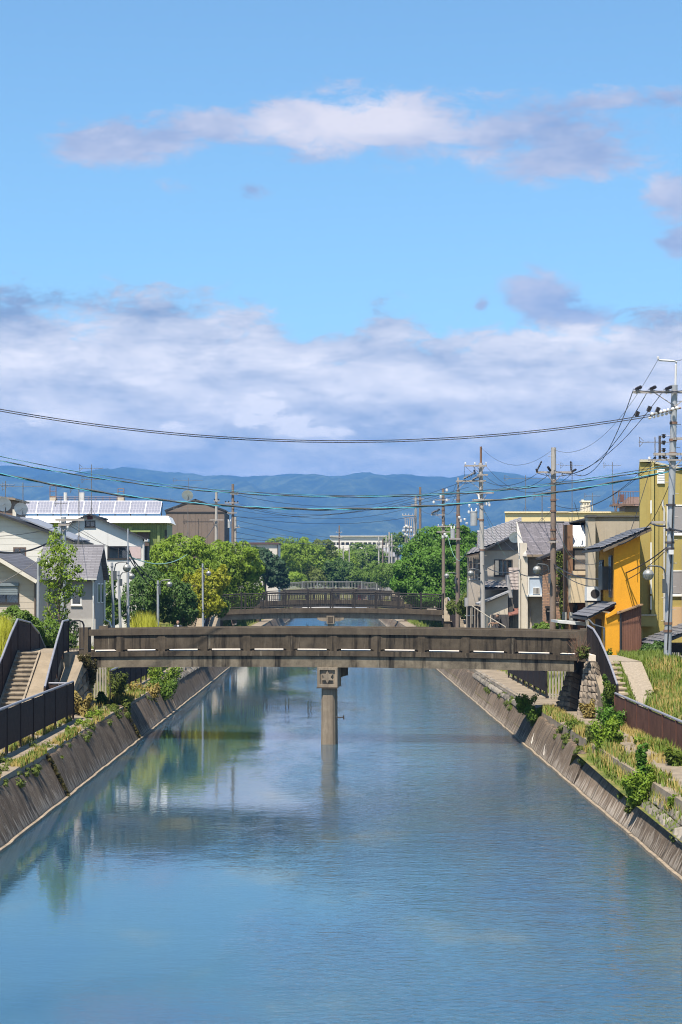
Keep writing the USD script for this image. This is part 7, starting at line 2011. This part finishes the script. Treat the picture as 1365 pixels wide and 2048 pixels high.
# --- weeds on the right bank
R_ = [('tall upright weed at the corner of the rusty fence', 1214, 1398, 13, 42, 64.2, MID, 1500, .075),
      ('round dark leafy weed before the rusty fence end', 1222, 1442, 27, 22, 60.5, BIG, 2000, .085),
      ('large bright bush hanging over the right wall top', 1212, 1478, 27, 34, 54.6, LIGHT, 2600, .09),
      ('bright weed spilling beside the large bush on the right wall', 1190, 1472, 14, 22, 56.5, OLIVE, 900, .08),
      ('tall weed on the stone ledge near the right edge', 1284, 1528, 13, 36, 46.2, BIG, 1400, .075),
      ('broad yellow green bush on the stone ledge near the right edge', 1276, 1578, 27, 30, 45.0, LIGHT, 2200, .08),
      ('small bush right of the broad one on the stone ledge', 1308, 1556, 14, 20, 45.4, LIGHT, 900, .07),
      ('green weed bush on the wall top just before the right bridge end', 1052, 1408, 18, 16, 71.5, LIGHT, 1100, .09),
      ('darker weed hanging beside the bush before the right bridge end', 1068, 1428, 14, 14, 69.6, MID, 900, .08),
      ('succulent green plant on the right bridge end corner', 1166, 1306, 13, 9, 67.6, OLIVE, 700, .08),
      ('dry yellow grass clump at the foot of the rock abutment', 1178, 1420, 14, 16, 65.6, DRY, 700, .10),
      ('small weed by the yellow house corner', 1219, 1310, 5, 12, 75.4, MID, 250, .07),
      ('low flowering weeds along the plank wall', 1248, 1322, 16, 6, 75.3, OLIVE, 500, .06),
      ('tiny weed at the lower right wall ledge', 1345, 1605, 9, 12, 42.3, LIGHT, 400, .06),
      ('leaning dark grass at the right frame edge before the fence', 1355, 1518, 20, 20, 48.8, GRASS, 800, .10),
      ('light weed bush in the slope grass below the grey green shrub', 1292, 1352, 16, 14, 70.5, LIGHT, 900, .08),
      ('olive weed bush in the slope grass left of the tallest pole', 1316, 1372, 15, 13, 69.0, OLIVE, 800, .08),
      ('straw coloured weed stand on the slope behind the rusty fence', 1342, 1398, 22, 16, 65.0, DRY, 1100, .10),
      ('pale weed stand beside the gravel ramp behind the rusty fence', 1302, 1398, 16, 13, 65.5, OLIVE, 700, .09),
      ('green weed tuft beside the lowest pale step', 1222, 1384, 9, 13, 63.9, GRASS, 450, .09),
      ('green weeds at the foot of the rusty fence, middle of its length', 1290, 1492, 20, 12, 55.2, LIGHT, 900, .085),
      ('dry weeds at the foot of the rusty fence near the frame edge', 1330, 1516, 18, 10, 51.0, DRY, 700, .09),
      ('low green weeds on the right wall edge below the round weed', 1150, 1452, 18, 8, 61.0, GRASS, 600, .08)]
for k, (lab, px, py, rx, ry, Y, m, n, lf_) in enumerate(R_):
    weed(lab, px, py, rx, ry, Y, m, 100 + k, n, lf_)
# --- weeds on the left bank
L_ = [('tall light green weed bush on the left wall beyond the bridge', 330, 1362, 26, 28, 87.0, LIGHT, 2200, .10),
      ('darker flowering bush below the tall weed on the left wall', 326, 1380, 24, 16, 85.5, MID, 1500, .10),
      ('straw coloured weeds left of the tall weed bush', 290, 1388, 26, 16, 82.0, DRY, 900, .12),
      ('drooping green plant at the foot of the left abutment', 206, 1400, 13, 12, 73.5, MID, 800, .11),
      ('pale tall grass clump before the left abutment', 166, 1408, 17, 20, 67.2, DRY, 900, .11),
      ('feathery weed before the pale left pickets', 236, 1372, 16, 22, 76.0, OLIVE, 900, .08),
      ('dark weed on the left wall joint', 254, 1412, 11, 16, 72.2, OLIVE, 700, .09),
      ('small bright weed on the left wall edge, farthest of three', 190, 1432, 14, 9, 66.0, LIGHT, 500, .08),
      ('small bright weed on the left wall edge, middle of three', 166, 1448, 12, 10, 63.0, LIGHT, 500, .08),
      ('small bright weed on the left wall edge, nearest of three', 140, 1462, 9, 9, 59.5, LIGHT, 400, .075),
      ('wide feathery green weed over the left wall corner', 84, 1502, 22, 12, 54.2, OLIVE, 1200, .07),
      ('tan dry weed beside the feathery one on the left wall', 66, 1522, 16, 12, 52.6, DRY, 600, .08),
      ('brownish green weed at the left frame edge', 26, 1530, 24, 10, 49.8, OLIVE, 900, .08),
      ('creeper over the left end of the bridge ledge', 172, 1322, 16, 10, 69.8, IVY, 900, .07),
      ('creeper hanging down the left abutment', 184, 1348, 9, 26, 70.2, IVY, 900, .07)]
for k, (lab, px, py, rx, ry, Y, m, n, lf_) in enumerate(L_):
    weed(lab, px, py, rx, ry, Y, m, 140 + k, n, lf_)
rng = np.random.default_rng(9)
P = np.stack([-8.42 + .5 * (1 - (s := rng.random(160))) * 1.2 * 0 + s * .62, 52.6 + rng.normal(0, .05, 160), 1.28 - s * 1.2], 1)
leafy('joint_vine', leaves([(p, (.05, .05, .05)) for p in P], 900, .06, rng), IVY, label='dry brown vine creeping down the open joint of the left wall', cat='vine')
P = np.stack([-8.42 + (s := rng.random(60)) * .6, 71.8 + rng.normal(0, .06, 60), 1.28 - s * 1.15], 1)
leafy('joint_vine', leaves([(p, (.06, .06, .06)) for p in P], 500, .07, rng), IVY, label='red brown vine in the wall joint just before the left bridge end', cat='vine')
t = thing('twig_shrub', 'bare red brown twiggy shrub at the right end of the parapet', 'shrub')
b = MB(); c = np.array([X(1160, 67.6), 67.6, Z(1318, 67.6)])
for k in range(60):
    e = c + np.array([rng.uniform(-.55, .4), rng.uniform(-.3, .2), rng.uniform(.25, 1.05)]); m_ = c * .5 + e * .5 + rng.normal(size=3) * .08
    b.tube([c + rng.normal(size=3) * .05, m_, e], [.010, .008, .004], 3)
obj('twigs', b.mesh(), mat('red_brown_twig', (.14, .075, .045), .8), t, kind='stuff')

# --- grass: one mass per bank and kind
def grass(label, regions, m, seed, h, w, bend=.5):
    rng = np.random.default_rng(seed)
    vs, fs, ns, n0 = [], [], [], 0
    for (x0, x1, y0, y1, n, zf, dens, hh) in regions:
        P = scatter(x0, x1, y0, y1, n, rng, zf, dens)
        tall = .45 + 1.3 * meshkit.fbm(P * (1.6, 1.6, 0) + seed * 3.7, 2, 4)
        v, f, N = blades(P, hh * h * tall, w * (1 if y0 < 90 else 1.8), rng, bend)
        vs.append(v); ns.append(N); fs.append(f + n0); n0 += len(v)
    leafy('grass', (np.vstack(vs), np.vstack(fs), np.vstack(ns)), m, label=label, cat='grass', kind='stuff')


path_top_l = lambda x, y: np.maximum(1.335, z_left(x, y))
path_top_r = lambda x, y: np.maximum(1.33, z_right(x, y))
grass('dry straw grass along the right wall, fence and slope', [
    (11.7, 13.2, 58.0, 68.0, 5000, z_right, .42, 1.0), (10.0, 12.6, 48, 62.4, 6000, z_right, .45, .9), (9.86, 10.1, 46, 63, 2200, z_right, .3, .5), (8.05, 8.5, 44, 69, 2600, path_top_r, .5, .6),
    (9.5, 9.8, 46, 63, 1800, path_top_r, .42, .7), (8.2, 9.6, 40, 56, 2200, path_top_r, .52, .8), (7.85, 8.25, 40, 57, 3200, z_right, .38, .8), (7.95, 8.35, 57, 70, 2600, path_top_r, .42, .7), (9.0, 11.8, 78, 150, 2500, z_right, .5, .8)], DRY, 1, .34, .014)
grass('green grass along the right wall, steps and slope', [
    (11.65, 13.2, 60.0, 74.5, 22000, z_right, .30, .95), (10.0, 12.6, 48, 62.4, 13000, z_right, .36, .85), (10.55, 10.85, 63, 68.5, 1600, z_right, .2, .5), (9.9, 10.1, 62, 66, 500, z_right, .2, .8), (8.0, 8.5, 44, 69, 2600, path_top_r, .46, .6),
    (9.3, 9.8, 46, 56, 1800, path_top_r, .42, 1.0), (7.85, 8.25, 40, 57, 3600, z_right, .36, .9), (7.95, 8.4, 57, 70, 2600, path_top_r, .42, .8), (9.2, 11.8, 78, 150, 9000, z_right, .36, 1.0), (7.6, 8.1, 40, 56, 1500, z_right, .45, .6), (9.0, 12.0, 150, 290, 5000, z_right, .3, 1.3), (11.4, 14.0, 104, 128, 7000, z_right, .2, 1.6)], GRASS, 2, .32, .015)
grass('dry straw grass along the left wall and path', [
    (-8.75, -8.46, 44, 66, 4200, path_top_l, .45, .55), (-9.75, -9.45, 45, 65, 1500, path_top_l, .42, .6), (-9.5, -8.5, 66, 80, 2600, path_top_l, .5, .8), (-12.0, -9.9, 78, 150, 3000, z_left, .5, .9)], DRY, 3, .28, .013)
grass('green grass along the left wall, path and slopes', [
    (-8.7, -8.46, 44, 66, 3000, path_top_l, .5, .6), (-9.8, -9.45, 45, 65, 1800, path_top_l, .48, .6), (-9.4, -8.5, 67, 84, 1800, path_top_l, .5, .8), (-12.5, -9.8, 78, 150, 9000, z_left, .36, 1.0), (-15.5, -12.4, 60, 76, 9000, z_left, .3, 1.3), (-13, -10, 150, 290, 4000, z_left, .3, 1.3)], GRASS, 4, .30, .015)
rng = np.random.default_rng(5)
for k, (a, b_, y0, lab) in enumerate(((240, 335, 97, 'tall bright reedy grass mound in front of the dark bushes'), (-30, 30, 73.5, 'tall yellow green grass left of the stair fence'))):
    P = []
    for _ in range(5200):
        P.append((X(rng.normal((a + b_) / 2, (b_ - a) / 4.2), y0), y0 + rng.uniform(-1.2, 1.2), 0))
    P = np.array(P); P[:, 2] = 2.6 if k == 0 else 3.0
    hh = np.exp(-((P[:, 0] - X((a + b_) / 2, y0)) / ((b_ - a) / 2.4 * y0 / F)) ** 2) * (1.85 if k == 0 else 1.7)
    leafy('tall_grass', blades(P, hh, .014, rng, .35), YELLOW, label=lab, cat='grass', kind='stuff')

# low creeping weeds that spill over both wall tops: one mass, nobody could count them
rng = np.random.default_rng(77)
for side, lab, mm in ((1, 'low mixed weeds creeping over the right wall top', OLIVE), (-1, 'low mixed weeds creeping over the left wall top', OLIVE)):
    cl = []
    for k in range(150):
        y = rng.uniform(40, 92)
        if meshkit.noise(np.array([[y * .45, 3.0 + side, 0]]))[0] < .45:
            continue
        if side > 0:
            z = float(np.interp(y, [33, 45, 55.6, 55.7, 67, 69.8, 69.9, 78, 430], [.62, .76, .92, 1.0, 1.22, 1.16, .95, 1.05, 1.15])); x0 = 7.32 + .5 * z
        else:
            z = float(np.interp(y, [40, 46, 52, 66, 90], [1.25, 1.33, 1.2, 1.34, 1.28])); x0 = 7.85 + .5 * z
        f = rng.uniform(-.35, .5)
        r = rng.uniform(.07, .20)
        cl.append(((side * (x0 + (f if f > 0 else f * .5)), y, z + (.06 if f > 0 else f * .9)), (r, r * 1.5, r * .8)))
    leafy('creeping_weeds', leaves(cl, 9000, .075, rng, up=.5, fill=.2), mm, label=lab, cat='weeds', kind='stuff')
